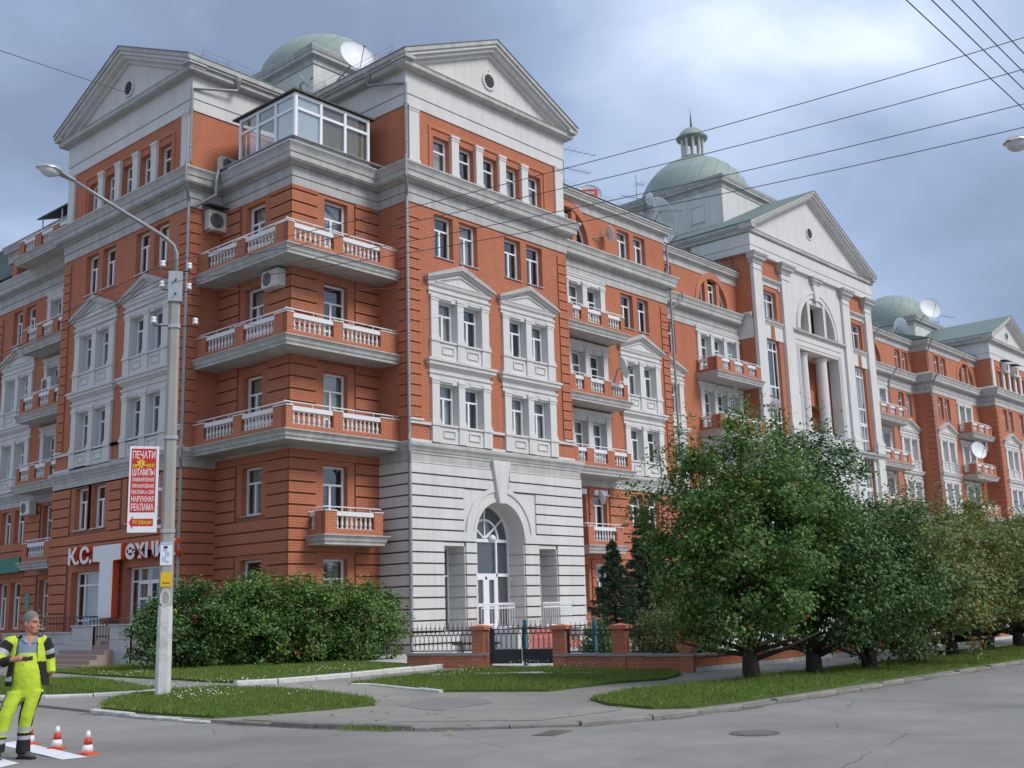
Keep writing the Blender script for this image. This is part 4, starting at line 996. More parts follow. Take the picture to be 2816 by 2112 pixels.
# ---- domes on square drums
def dome(cx, cy, hs, z0, z1, R, hr, lantern=False, win=False):
    mb = MB(); mb.box(cx-hs, cx+hs, cy-hs, cy+hs, z0, z1); o = mb.obj('drum', MT['stucco'], BLD)
    pth = [(cx-hs, cy+hs), (cx-hs, cy-hs), (cx+hs, cy-hs), (cx+hs, cy+hs)]
    c = MB(); c.sweep(pth, [(0, z1-.35), (.05, z1-.35), (.05, z1-.12), (.10, z1-.08), (.26, z1-.02), (.26, z1+.10), (.30, z1+.14), (.36, z1+.30), (.36, z1+.36), (0, z1+.45)], closed=True); c.obj('drum_cornice', MT['stucco_weathered'], o)
    zb = z1+.40
    t = MB(); t.box(cx-hs-.30, cx+hs+.30, cy-hs-.30, cy+hs+.30, z1+.37, z1+.42); t.obj('drum_roof', MT['roof_green'], o)
    n = 22; prof = []
    for k in range(n+1):
        a = math.pi/2*k/n; r = R*math.cos(a); z = zb+hr*math.sin(a)
        if k: prof.append((max(.02, r+.04), z-.03))
        prof.append((max(.02, r), z))
    d = MB(); d.lathe(prof, (cx, cy, 0), 56); dm = d.obj('dome', MT['dome_green'], o)
    for p in dm.data.polygons: p.use_smooth = True
    try:
        dm.data.set_sharp_from_angle(angle=.35)
    except Exception: pass
    # standing seams, staggered sheet joints
    sm = MB()
    for k in range(n-1):
        a0 = math.pi/2*k/n; a1 = math.pi/2*(k+1)/n
        m_ = max(8, int(26*math.cos(a0)))
        for i in range(m_):
            q = 2*math.pi*(i+.5*(k % 2))/m_
            P = [(cx+(R*math.cos(a)+.036)*math.cos(q), cy+(R*math.cos(a)+.036)*math.sin(q), zb+hr*math.sin(a)) for a in (a0, a1)]
            sm.tube(P, .007, 4)
    sm.obj('seams', MT['dome_green'], dm, kind='stuff')
    if lantern:
        zl = zb+hr-.12; l = MB(); l.lathe([(1.0, 0), (1.0, .1), (.92, .14), (.92, .22)], (cx, cy, zl), 24); lo = l.obj('lantern_base', MT['dome_green'], o)
        for i in range(10):
            q = 2*math.pi*i/10; c_ = MB(); c_.lathe([(.12, 0), (.105, .06), (.10, 1.25), (.13, 1.3), (.13, 1.36)], n=10); 
            c_.obj('lantern_column', MT['stucco'], o, loc=(cx+.74*math.cos(q), cy+.74*math.sin(q), zl+.2), smooth=True)
        cp = MB(); z = zl+1.55; cp.lathe([(.9, 0), (1.06, .06), (1.12, .14), (1.12, .22), (.98, .30), (.86, .52), (.66, .74), (.42, .90), (.16, .98), (.10, 1.0)], (cx, cy, z), 28); cp.obj('lantern_roof', MT['dome_green'], o, smooth=True)
        s_ = MB(); s_.lathe([(.10, 0), (.07, .2), (.015, 1.25), (.002, 1.6)], (cx, cy, z+.98), 10); s_.obj('spire', MT['dark_metal'], o)
    if win:
        w_ = MB(); w_.box(cx-hs-.03, cx-hs+.02, cy-2.7, cy-3.65, z1-2.25, z1-1.2); w_.obj('drum_window', MT['glass'], o)
        f_ = MB()
        for q in ((-3.72, -3.6, -2.32, -1.13), (-2.75, -2.63, -2.32, -1.13)): f_.box(cx-hs-.06, cx-hs+.01, cy+q[0], cy+q[1], z1+q[2], z1+q[3])
        f_.box(cx-hs-.06, cx-hs+.01, cy-3.6, cy-2.75, z1-1.25, z1-1.13); f_.box(cx-hs-.08, cx-hs+.01, cy-3.75, cy-2.6, z1-2.36, z1-2.28); f_.obj('window_frame', MT['stucco'], o)
    return o
dome(3.5, 9.25, 3.2, 21.5, 25.12, 3.1, 2.65); dome(37.4, 10.5, 5.07, 22.5, 28.15, 3.95, 4.05, lantern=True, win=True); dome(68.9, 10.25, 3.2, 21, 25.2, 3.1, 3.0)
# ---- glazed loggia on the attic corner
def loggia():
    cx, cy, ex, ey, z0, z1 = -4.3, 1.2, -.80, 4.62, 18.42, 20.2
    o = MB().extr([(cx-.05, cy-.05), (ex, cy-.05), (ex, cy+.1), (cx+.1, cy+.1), (cx+.1, ey), (cx-.05, ey)], 'z', 18.15, z0).obj('glazed_loggia', MT['frame_white'], BLD)
    fw = .11
    def side(fr, L, key):
        f = MB(); n = 3; zt = 19.62; f.box(0, L, 0, .09, z0, z0+.09); f.box(0, L, 0, .09, z1-.12, z1)
        for i in range(n+1): x = fw/2+(L-fw)*i/n; f.box(x-fw/2, x+fw/2, -.012, .1, z0+.002, z1-.002)
        for i in range(n): a = fw/2+(L-fw)*i/n+fw/2; b = fw/2+(L-fw)*(i+1)/n-fw/2; f.box(a, b, .01, .08, zt-.05, zt+.05)
        f.obj('loggia_frame', MT['frame_white'], o, fr)
        for i in range(n):
            a = fw/2+(L-fw)*i/n+fw/2; b = fw/2+(L-fw)*(i+1)/n-fw/2
            for c, d in ((z0+.09, zt-.05), (zt+.05, z1-.12)): MB().box(a, b, .04, .05, c, d).obj('pane', MT['glass'], o, fr)
        return L
    side(FR(cx, cy, 0), ex-cx, 0); side(FR(cx, ey, -90), ey-cy, 1)
    bl = MB(); bl.box(cx+.14, cx+1.2, cy+.085, cy+.095, z0+.1, z1-.12); bl.box(cx+.085, cx+.095, cy+.14, cy+1.2, z0+.1, z1-.12); bl.obj('roller_blind', MT['blind_white'], o)
    b2 = MB(); b2.box(cx+1.35, cx+3.42, cy+.12, cy+.13, z0+.1, z1-.2); b2.obj('brown_blind', MT['blind_tan'], o)
    MB().box(-4.6, 0, .95, 6, 18.38, 18.40).obj('loggia_floor', MT['stucco_weathered'], o)
    r = MB(); A = Vector((cx-.13, cy-.13, 20.25)); B = Vector((ex+.25, cy-.13, 20.25)); C = Vector((cx-.13, ey+.3, 20.25)); I = Vector((-.9, 4.4, 21.05)); 
    def sheet(P, Q, R_, S_, n):
        for i in range(n):
            t0, t1 = i/n, (i+1)/n; tm = (t0+t1)/2
            p0 = P.lerp(Q, t0); p1 = P.lerp(Q, t1); q0 = S_.lerp(R_, t0); q1 = S_.lerp(R_, t1); pm = P.lerp(Q, tm)+Vector((0, 0, .045)); qm = S_.lerp(R_, tm)+Vector((0, 0, .045))
            r.add([p0, pm, p1, q1, qm, q0], [(0, 1, 4, 5), (1, 2, 3, 4)])
            r.add([p0-Vector((0,0,.03)), p1-Vector((0,0,.03)), q1-Vector((0,0,.03)), q0-Vector((0,0,.03))], [(0, 3, 2, 1)]); r.add([p0-Vector((0,0,.03)), p1-Vector((0,0,.03)), p1, pm, p0], [(0, 1, 2, 3, 4)])
    sheet(A, B, Vector((0, 4.0, 21.0)), Vector((-1.2, 4.2, 21.0)), 26); sheet(C, A, Vector((-1.2, 4.2, 21.0)), Vector((-1.0, 6.0, 21.0)), 26)
    r.obj('corrugated_roof', MT['roof_rust'], o)
mat('roof_rust', (.085, .085, .07), .7, .3, var=.25, vscale=4)
loggia()
# white metal flashing along the corner cornice edge
MB().sweep([(XC, YL-1.2), (XC, YC), (-.55, YC)], [(.50, 18.23), (.585, 18.22), (.60, 18.255), (.50, 18.30)]).obj('cornice_flashing', MT['frame_white'], BLD)
# ---- drainpipes
def pipe(pts, r=.062, par=None, n=8):
    mb = MB(); mb.tube(pts, r, n)
    for (a, b) in zip(pts[:-1], pts[1:]):
        if abs(a[0]-b[0])+abs(a[1]-b[1]) < .01 and abs(a[2]-b[2]) > 1.5:
            z = min(a[2], b[2])+.6
            while z < max(a[2], b[2])-.3: mb.lathe([(r+.012, 0), (r+.018, .02), (r+.012, .05)], (a[0], a[1], z), 8); z += 1.55
    return mb.obj('drainpipe', MT['pipe_metal'], BLD)
def corner_pipe(x, y, dx, dy, hx, hy, top=True):
    """corner pipe: hopper at the attic eaves, elbow to the corner, round the cornice, then down to the ground"""
    a, b = x+dx*.13, y+dy*.13
    if top:
        pipe([(hx, hy, 22.3), (hx, hy, 21.95), (a, b, 21.55), (a, b, 18.55)])
        h = MB(); h.lathe([(.07, 0), (.16, .22), (.17, .36), (.15, .36)], (hx, hy, 22.1), 10); h.obj('rain_hopper', MT['pipe_metal'], BLD)
    pipe([(a, b, 18.62), (x+dx*.62, y+dy*.62, 18.35), (x+dx*.62, y+dy*.62, 17.6), (a, b, 17.0), (a, b, 8.0), (x+dx*.30, y+dy*.30, 7.75), (x+dx*.30, y+dy*.30, 7.35), (a, b, 6.9), (a, b, .35)])
corner_pipe(0, 0, -.8, -.8, -.42, 1.7); corner_pipe(XL, YL, -.8, -.8, -3.75, 5.62)
pipe([(20.0, .9, 20.8), (19.9, 1.0, 20.4), (19.72, 1.55, 20.0), (19.72, 1.55, 18.5)]); pipe([(21.2, 2.85, 20.8), (21.0, 3.1, 20.0), (21.0, 3.15, 18.6), (20.6, 2.6, 18.3), (19.75, 1.5, 17.6), (19.75, 1.5, 1.0)])
pipe([(22.6, 2.6, 18.3), (22.6, 2.6, 17.9), (21.6, 3.15, 17.0), (21.6, 3.15, 1.0)]); pipe([(48.8, 3.0, 20.8), (48.4, 3.38, 20.0), (48.4, 3.38, 18.5)]); pipe([(51.0, 2.8, 18.3), (50.4, 3.35, 17.2), (50.4, 3.35, 7)])
pipe([(55.2, 1.75, 20.8), (55.2, 2.15, 20.0), (55.2, 2.15, 18.5)]); pipe([(55.2, 1.6, 18.2), (55.18, 2.15, 17.2), (55.18, 2.15, 7)])
gp = MB(); gp.tube([(-4.6, 5.5, 18.35), (-4.75, 5.42, 17.9), (-4.75, 5.42, 17.3), (-5.4, 5.9, 16.8)], .075, 8); gp.obj('drainpipe', MT['pipe_metal'], BLD)
# ---- snow rails along the roof edges
def rail(path, h=.42, step=1.0):
    mb = MB()
    for a, b in zip(path[:-1], path[1:]):
        A, B = Vector(a), Vector(b); L = (B-A).length; n = max(1, int(L/step))
        for zz in (h, h*.55): mb.tube([A+Vector((0, 0, zz)), B+Vector((0, 0, zz))], .007, 4)
        for i in range(n+1):
            p = A.lerp(B, i/n); mb.tube([p, p+Vector((0, 0, h))], .009, 4); mb.tube([p+Vector((0, .25, 0)), p+Vector((0, 0, h*.9))], .007, 4)
    mb.obj('roof_railing', MT['pipe_metal'], BLD)
rail([(9.6, 1.9, 21.1), (19.4, 1.9, 21.1)]); rail([(21.0, 3.5, 21.1), (29.2, 3.5, 21.1)]); rail([(-.35, .3, 22.75), (-.35, 5.5, 22.75)]); rail([(XL+.2, 5.75, 22.75), (-.6, 5.75, 22.75)])
rail([(45.6, 3.8, 21.1), (54.8, 3.8, 21.1)])
# ---- the bricks that show largest: objects of their own
ub = MB().box(0, .24, -.010, .002, 0, .09)
ubm = ub.mesh('brick', MT['brick_one'])
def single_bricks():
    cand = []
    for wl, fr, acc in ((wR, FCR, accR), (wCL, FCL, accCL)):
        for i, b in enumerate(acc):
            if abs(b[1]-b[0]-.24) < .004 and 3.9 < b[4] < 7.0 and b[5]-b[4] > .06:
                p = fr.p((b[0]+b[1])/2, b[2], b[4]); d = (Vector(p)-Vector(CAMP)).length
                cand.append((d, wl, i, b))
    cand.sort(key=lambda t: t[0]); cand = cand[:300]
    for d, wl, i, b in cand:
        o = place('brick', ubm, wl, (b[0], b[2]+.008, b[4])); o.scale = (1, 1, (b[5]-b[4])/.09)
    drop = {(wl.name, i) for d, wl, i, b in cand}
    for wl, fr, acc in ((wR, FCR, accR), (wCL, FCL, accCL)):
        for ch in [c for c in wl.children if c.name.startswith('bricks')]:
            old = ch.data; ch.data = boxes_mesh('bricks', [b for i, b in enumerate(acc) if (wl.name, i) not in drop], MT['brick'])
            bpy.data.meshes.remove(old)
single_bricks()
# ================================================================== things on the building
def ac_unit(loc, rz, label, w=.85, h=.6, d=.32, canopy=False):
    o = empty('air_conditioner', loc, rz, label=label, cat='air conditioner', group='outdoor air conditioning units')
    MB().box(-w/2, w/2, -d, 0, 0, h).obj('casing', MT['ac_white'], o)
    g = MB(); n = 20
    g.add([(-w*.16+h*.40*math.cos(2*math.pi*i/n), -d-.006, h/2+h*.40*math.sin(2*math.pi*i/n)) for i in range(n)], [tuple(range(n))]); g.obj('fan_grille', MT['dark_metal'], o)
    r = MB()
    for k in range(1, 5):
        rr = h*.09*k; P = [(-w*.16+rr*math.cos(2*math.pi*i/16), -d-.012, h/2+rr*math.sin(2*math.pi*i/16)) for i in range(17)]; r.tube(P, .006, 4)
    r.obj('grille_ring', MT['ac_white'], o)
    b = MB()
    for x in (-w*.35, w*.35): b.box(x-.02, x+.02, -d, .15, -.05, -.01); b.box(x-.02, x+.02, .10, .15, -.35, -.05)
    b.obj('bracket', MT['ac_white'], o)
    if canopy: c = MB(); c.extr([(-d-.25, h+.12), (-d-.25, h+.14), (.2, h+.27), (.2, h+.25)], 'x', -w/2-.12, w/2+.12); c.obj('canopy', MT['roof_rust'], o)
    return o
ac_unit((-3.95, 6.0, 18.55), 0, 'air conditioner on the attic brick wall left of the glazed loggia', .8, .55)
ac_unit((-4.35, 5.98, 16.05), 0, 'air conditioner under a small sheet canopy above the top corner balcony', 1.0, .75, canopy=True)
ac_unit((-4.12, 2.35, 13.10), -math.pi/2, 'air conditioner under the top corner balcony, near the brick corner', .95, .62, .36)
ac_unit((-3.9, 19.5, 12.05), -math.pi/2, 'air conditioner beside a balcony on the far left wing, below its pediment', .9, .6)
ac_unit((-3.9, 20.9, 6.55), -math.pi/2, 'air conditioner on the far left wing above the green shop sign', .9, .6)
ac_unit((68.2, .95, 19.9), 0, 'left of two air conditioners between attic windows at the far right', 1.1, .8, canopy=True)
ac_unit((70.4, .95, 19.85), 0, 'right of two air conditioners between attic windows at the far right', 1.1, .8, canopy=True)
ac_unit((64.7, 2.25, 13.2), 0, 'air conditioner under the upper balcony at the far right', 1.2, .8)
def dish(loc, aim, r, label, foot=None, logo=False):
    o = empty('satellite_dish', loc, 0, label=label, cat='satellite dish', group='satellite dishes on the building')
    q = Vector(aim).normalized().to_track_quat('Z', 'Y'); o.rotation_mode = 'QUATERNION'; o.rotation_quaternion = q
    d = MB(); n = 28; prof = [(r*k/7, .22*r*(k/7)**2) for k in range(8)]
    prof = [(max(.001, a), b) for a, b in prof]+[(r*1.01, .22*r+.015), (r, .22*r+.02)]
    vs = []; fs = []
    for a, b in prof:
        for i in range(n): t = 2*math.pi*i/n; vs.append((a*math.cos(t), a*math.sin(t), b))
    for j in range(len(prof)-1):
        for i in range(n): fs.append((j*n+i, j*n+(i+1) % n, (j+1)*n+(i+1) % n, (j+1)*n+i))
    d.add(vs, fs); d.obj('reflector', MT['dish_white'], o, smooth=True)
    a = MB(); a.tube([(0, -r*.95, .2*r), (0, -.1*r, r*1.05)], .018, 5); a.lathe([(.04, 0), (.05, .12), (.03, .14)], (0, -.1*r, r*1.0), 8); a.obj('feed_arm', MT['pipe_metal'], o)
    if foot is not None:
        inv = q.inverted(); f = inv @ (Vector(foot)-Vector(loc))
        MB().tube([(0, 0, .01), (0, 0, -.18), tuple(f)], .035, 6).obj('mount', MT['pipe_metal'], o)
    if logo:
        l = MB(); R_ = r*.30
        for x0, x1, y0, y1 in ((-.62, .62, .32, .5), (-.62, -.45, -.5, .32), (.45, .62, -.5, .32), (-.1, .62, -.5, -.34), (-.1, .06, -.34, .05), (.06, .45, -.1, .05), (-.45, -.1, -.12, .02)): l.box(x0*r, x1*r, y0*r, y1*r, .30*r, .30*r+.02)
        l.obj('logo', MT['cone_red'], o)
    return o
dish((1.08, 4.2, 24.6), (-.25, -.93, .30), .78, 'large white satellite dish in front of the corner dome', foot=(.6, 5.6, 23.3))
dish((17.6, 4.8, 23.0), (-.75, -.6, .25), .66, 'white dish with red lettering on the roof behind the corner pediment', foot=(18.2, 5.6, 22.0), logo=True)
dish((14.3, 1.25, 19.25), (.80, -.42, .30), .40, 'small white dish on the attic brick wall beside the arched window', foot=(13.6, 1.7, 19.0))
dish((22.2, 4.2, 23.9), (.85, -.40, .25), .38, 'small edge-on dish on the antenna mast left of the lantern dome', foot=(22.6, 5.0, 23.6))
dish((24.6, 5.0, 24.0), (.72, -.45, .62), .86, 'large tilted edge-on dish beside the antenna mast', foot=(24.3, 6.2, 22.3))
dish((22.3, 3.0, 21.3), (-.9, -.1, .3), .30, 'small dish behind the drainpipe at the attic cornice', foot=(22.7, 3.3, 20.9))
dish((13.55, .35, 12.4), (.72, -.60, .3), .52, 'white dish on the middle balcony beside the pedimented window', foot=(13.5, .75, 11.8))
dish((12.2, .85, 6.45), (.84, -.45, .25), .32, 'small dish in front of the window above the small balcony', foot=(13.1, 1.65, 6.3))
dish((65.4, 5.5, 25.8), (-.6, -.75, .25), .95, 'large white dish by the far right dome', foot=(65.8, 7.0, 24.6))
dish((56.0, 4.5, 22.4), (.85, -.45, .2), .75, 'edge-on white dish on the roof below the far right dome', foot=(56.6, 5.5, 21.4))
dish((59.4, .75, 12.6), (-.5, -.85, .2), .68, 'white dish on a far right balcony beside an air conditioner', foot=(59.6, 1.4, 11.7))
dish((30.3, 1.75, 12.85), (.85, -.4, .3), .38, 'small dish on the leftmost giant pilaster of the pavilion', foot=(29.9, 2.0, 12.5))
dish((-1.4, 4.5, 22.75), (.5, -.7, .5), .30, 'small grey dish on the roof under the corner dome', foot=(-1.2, 4.9, 22.5))
def antenna(x, y, z0, z1, booms, label):
    o = MB(); o.tube([(x, y, z0), (x, y, z1)], .015, 5)
    for z, L, dx, dy, n in booms:
        o.tube([(x, y, z), (x+dx*L, y+dy*L, z)], .013, 4)
        for i in range(n):
            t = (i+.5)/n*L; px, py = x+dx*t, y+dy*t; h = .12+.10*((n-i)/n)
            o.tube([(px-dy*h*2, py+dx*h*2, z), (px+dy*h*2, py-dx*h*2, z)], .007, 4)
    return o.obj('tv_antenna', MT['wire'], None, label=label, cat='antenna', group='rooftop antennas')
antenna(13.25, 3.0, 21.0, 24.0, [(23.85, 2.0, .95, -.3, 5), (22.85, 1.6, .95, -.3, 9)], 'tall thin antenna right behind the corner pediment')
antenna(22.9, 5.0, 22.3, 24.6, [(24.3, 1.6, -.9, .3, 7), (23.6, 2.2, .7, -.7, 10), (23.1, 1.8, -.8, -.5, 8)], 'antenna mast with several booms in front of the lantern dome')
antenna(23.25, 5.1, 22.3, 24.5, [(24.0, 1.5, .9, .4, 6), (23.3, 1.6, -.9, .2, 8)], 'second mast close to the antenna mast by the lantern dome')
antenna(73.9, 8, 21.5, 27.6, [(27.3, 2.4, .9, -.3, 6), (26.6, 2.0, -.8, .3, 7)], 'antenna between the far right dome and its dish')
antenna(20.8, 4.0, 21.5, 24.9, [(24.4, .6, .9, -.3, 4)], 'short thin antenna at the foot of the lantern dome')
# shop letters and signs on the left block
def text_mesh(name, body, size, ext, mats, bold=.0, sx=1.0):
    c = bpy.data.curves.new(name, 'FONT'); c.body = body; c.size = size; c.extrude = ext; c.offset = bold; c.resolution_u = 3
    o = bpy.data.objects.new(name, c); COL.objects.link(o); bpy.context.view_layer.update()
    dg = bpy.context.evaluated_depsgraph_get(); me = bpy.data.meshes.new_from_object(o.evaluated_get(dg))
    bpy.data.objects.remove(o); me.materials.clear()
    for m_ in mats: me.materials.append(m_)
    for p in me.polygons: p.material_index = 0 if (len(mats) == 1 or p.normal.z > .5) else 1
    me.transform(Matrix.Scale(sx, 4, Vector((1, 0, 0)))); return me
def text_at(name, body, fr, u, v, z, h, parent, mats, ext=.02, bold=.0, width=None, loc_only=False):
    me = text_mesh(name, body, 1.0, 0, mats[:1], bold) if ext == 0 else text_mesh(name, body, 1.0, ext/h, mats, bold)
    co = np.array([v_.co for v_ in me.vertices]); mn, mx_ = co.min(0), co.max(0)
    capz = h/max(1e-6, (mx_[1]-mn[1])); sxx = capz if width is None else width/(mx_[0]-mn[0])
    V = np.stack([(co[:, 0]-mn[0])*sxx, -(co[:, 2])*h, (co[:, 1]-mn[1])*capz], 1)
    me.vertices.foreach_set('co', V.ravel().astype(np.float32)); me.update()
    o = place(name, me, parent, fr.p(u, v, z), fr.a); return o
LB_ = FL
ks_ = empty('shop_lettering', FL.p(5, -.1, 3.9), 0, label='raised white and red shop letters with a giant T on the left brick block', cat='shop sign')
FLs = FR(0, 0, 0)
# local frame of the lettering: u to the street corner
ks_.rotation_euler = (0, 0, FL.a); 
class LF:
    a = 0
    @staticmethod
    def p(u, v, z): return (u-5, v, z-3.9)
WR = [MT['letter_white'], MT['letter_red']]
text_at('letter_group', 'К.С.', LF, 15.65-13.57+.12, -.10, 3.90, .68, ks_, WR, ext=.15, bold=.035, width=1.85)
text_at('letter_group', 'ехник', LF, 15.65-9.25+.14, -.10, 3.90, .58, ks_, WR, ext=.15, bold=.035, width=3.40)
tm = MB()
tm.extr([(a-5+.30, b-3.9) for a, b in ((15.65-11.68, 4.52), (15.65-11.68, 3.94), (15.65-11.14, 3.92), (15.65-11.14, 1.84), (15.65-10.16, 1.84), (15.65-10.16, 3.92), (15.65-9.62, 3.94), (15.65-9.62, 4.52))], 'y', -.32, -.06, 1)
tm2 = [f for f in tm.f]; 
for i, f in enumerate(tm.f):
    ys = [tm.v[j][1] for j in f]
    if max(ys) < -.31: tm.m[i] = 0
tm.obj('letter_t', WR, ks_)
sg = empty('green_shop_sign', FLB.p(0, 0, 0)[:2]+(4.0,), FLB.a, label='green box sign above the shop window at the far left', cat='shop sign')
MB().box(25.9-25.9, 25.9-21.4, -.35, -.05, .02, .68).obj('box', MT['sign_green'], sg); MB().box(.1, 4.4, -.365, -.35, .1, .14).obj('stripe', MT['sign_green2'], sg)
s2 = MB().box(-.22, .22, -.03, 0, -.35, .35).obj('green_notice_board', MT['sign_green2'], None, loc=(-3.80, 21.0, 2.7), rz=-math.pi/2, label='small green plaque on the brick between far left shop window and door', cat='sign')
# shop stairs of stone with tiled cheek walls and iron railing
def shop_steps():
    st = empty('shop_stairs', (-7.3, 8, .15), 0, label='pinkish stone stairs with grey tiled side walls up to the shop', cat='stairs')
    k = 0
    for i in range(4):        # wide lower flight
        z = .15+.15*i; x0 = -8.6+.32*i
        MB().box(x0+7.3, -.004 if i == 3 else x0+.34+7.3+.02, 6.6+.12*i-8, 11.2-.35*i-8, -.25, .15*(i+1)).obj('step', MT['step_stone'], st)
    for i in range(4):        # narrow upper flight
        MB().box(.0+.3*i, 1.7, 7.25-8, 8.38-8, -.1, .60+.145*(i+1)).obj('step', MT['step_stone'], st)
    pf = MB(); pf.box(1.0, 1.8, -3.0, 7.6, -.2, 1.17); pf.obj('landing', MT['step_stone'], st)
    for y0, y1, zt in ((5.9, 7.22, 1.40), (8.40, 9.9, 1.40), (9.9, 15.4, 1.17)):
        f = FR(-.0, y1-8, -90)
        tiles(f, 0, y1-y0, 0, zt, -.03, w=.62, name='cheek_wall', par=st, rows=3)
        b = MB(); b.box(-.005, 1.75, y0-8, y1-8, -.2, zt-.01); b.obj('wall_core', MT['wall_core'], st)
        c = MB(); c.box(-.08, .45, y0-8-.03, y1-8+.03, zt, zt+.05); c.obj('wall_cap', MT['plinth_tile'], st)
    # inner face of the cheek wall beside the steps
    r = MB(); 
    for z in (1.60, 1.05): r.tube([(.15, 6.6-8, z), (.15, 9.0-8, z)], .02, 5)
    for i in range(13): y = 6.6-8+i*.2; r.tube([(.15, y, .95), (.15, y, 1.6)], .012, 4)
    for z in (1.75, 1.2): r.tube([(1.0, 10-8, z), (1.0, 15-8, z)], .02, 5)
    for i in range(20): y = 2+i*.26; r.tube([(1.0, y, 1.15), (1.0, y, 1.75)], .012, 4)
    r.obj('railing', MT['dark_metal'], st)
shop_steps()
# portal steps with red tiles, white railings, bench
ps = empty('portal_stairs', (4.7, -1.2, .2), 0, label='red tiled steps in front of the white arched portal', cat='stairs')
for i in range(5): MB().box(-1.6-.1*i, 1.5+.1*i, -.15-.36*i, 1.15, -.2, .78-.155*i).obj('step', MT['red_tile'], ps)
MB().extr([(-1.6, -1.7), (1.6, -1.7), (-.5, -5.0), (-8.0, -10.2), (-9.3, -8.6), (-4.2, -4.4)], 'z', -.2, -.06).obj('red_path', MT['red_tile'], ps)
MB().box(-2.3, -1.72, -1.6, 1.1, -.2, .80).obj('side_block', MT['stucco'], ps); MB().box(1.62, 3.4, -1.2, 1.1, -.2, .80).obj('side_block', MT['stucco'], ps)
def white_rail(x0, x1, label):
    o = empty('white_railing', ((x0+x1)/2, -.75, .98), 0, label=label, cat='railing', group='white railings on the portal steps')
    L = (x1-x0)/2; r = MB()
    for z in (.95, .78, .1): r.tube([(-L, 0, z), (L, 0, z)], .02, 5)
    r.obj('rails', MT['frame_white'], o); n = int(2*L/.13)
    p = MB()
    for i in range(n+1): x = -L+2*L*i/n; p.tube([(x, 0, 0), (x, 0, .95)], .011, 4)
    for i in range(0, n, 1): x = -L+2*L*(i+.5)/n; p.tube([(x+.05*math.cos(t*math.pi/4), 0, .865+.06*math.sin(t*math.pi/4)) for t in range(9)], .008, 4)
    p.obj('bars', MT['frame_white'], o)
white_rail(2.75, 4.55, 'white metal railing left of the entrance steps'); white_rail(6.2, 7.9, 'white metal railing right of the entrance steps')
# ================================================================== ground
import bmesh
def ground_poly(name, pts, off, m, skirt=.2, kind='structure', parent=None, fn=hz):
    bm = bmesh.new(); vs = [bm.verts.new((x, y, 0)) for x, y in pts]; bm.faces.new(vs)
    if bm.faces[:][0].normal.z < 0 or sum(pts[i][0]*pts[(i+1) % len(pts)][1]-pts[(i+1) % len(pts)][0]*pts[i][1] for i in range(len(pts))) < 0: bmesh.ops.reverse_faces(bm, faces=bm.faces[:])
    bmesh.ops.triangulate(bm, faces=bm.faces[:])
    for y in (-15, -5): bmesh.ops.bisect_plane(bm, geom=bm.verts[:]+bm.edges[:]+bm.faces[:], plane_co=(0, y, 0), plane_no=(0, 1, 0))
    for v in bm.verts: v.co.z = fn(v.co.x, v.co.y)+off
    if skirt:
        be = [e for e in bm.edges if len(e.link_faces) == 1]; r = bmesh.ops.extrude_edge_only(bm, edges=be)
        for g in r['geom']:
            if isinstance(g, bmesh.types.BMVert): g.co.z -= skirt
    bmesh.ops.recalc_face_normals(bm, faces=bm.faces[:])
    me = bpy.data.meshes.new(name); bm.to_mesh(me); bm.free(); me.materials.append(MT[m])
    return place(name, me, parent, kind=kind if not parent else None)
rd = MB(); ys = [-900, -15, -5, 900]; xs = [-700, 900]
rd.add([(x, y, hz(0, y)) for y in ys for x in xs], [(2*i, 2*i+1, 2*i+3, 2*i+2) for i in range(3)])
rd.obj('road', MT['asphalt'], None, kind='structure')
KERB = [(-17.3, 45), (-17.25, -4), (-17.15, -10.2), (-17.05, -12.1), (-16.8, -13.5), (-16.35, -15.5), (-15.9, -17.1), (-15.1, -18.2), (-14.4, -18.9), (-13.3, -19.35), (-11.2, -19.6), (-8, -19.62), (2, -19.5), (120, -19.2)]
ground_poly('pavement', KERB+[(120, 1), (-4, 1), (-4, 45)], .045, 'asphalt_path')
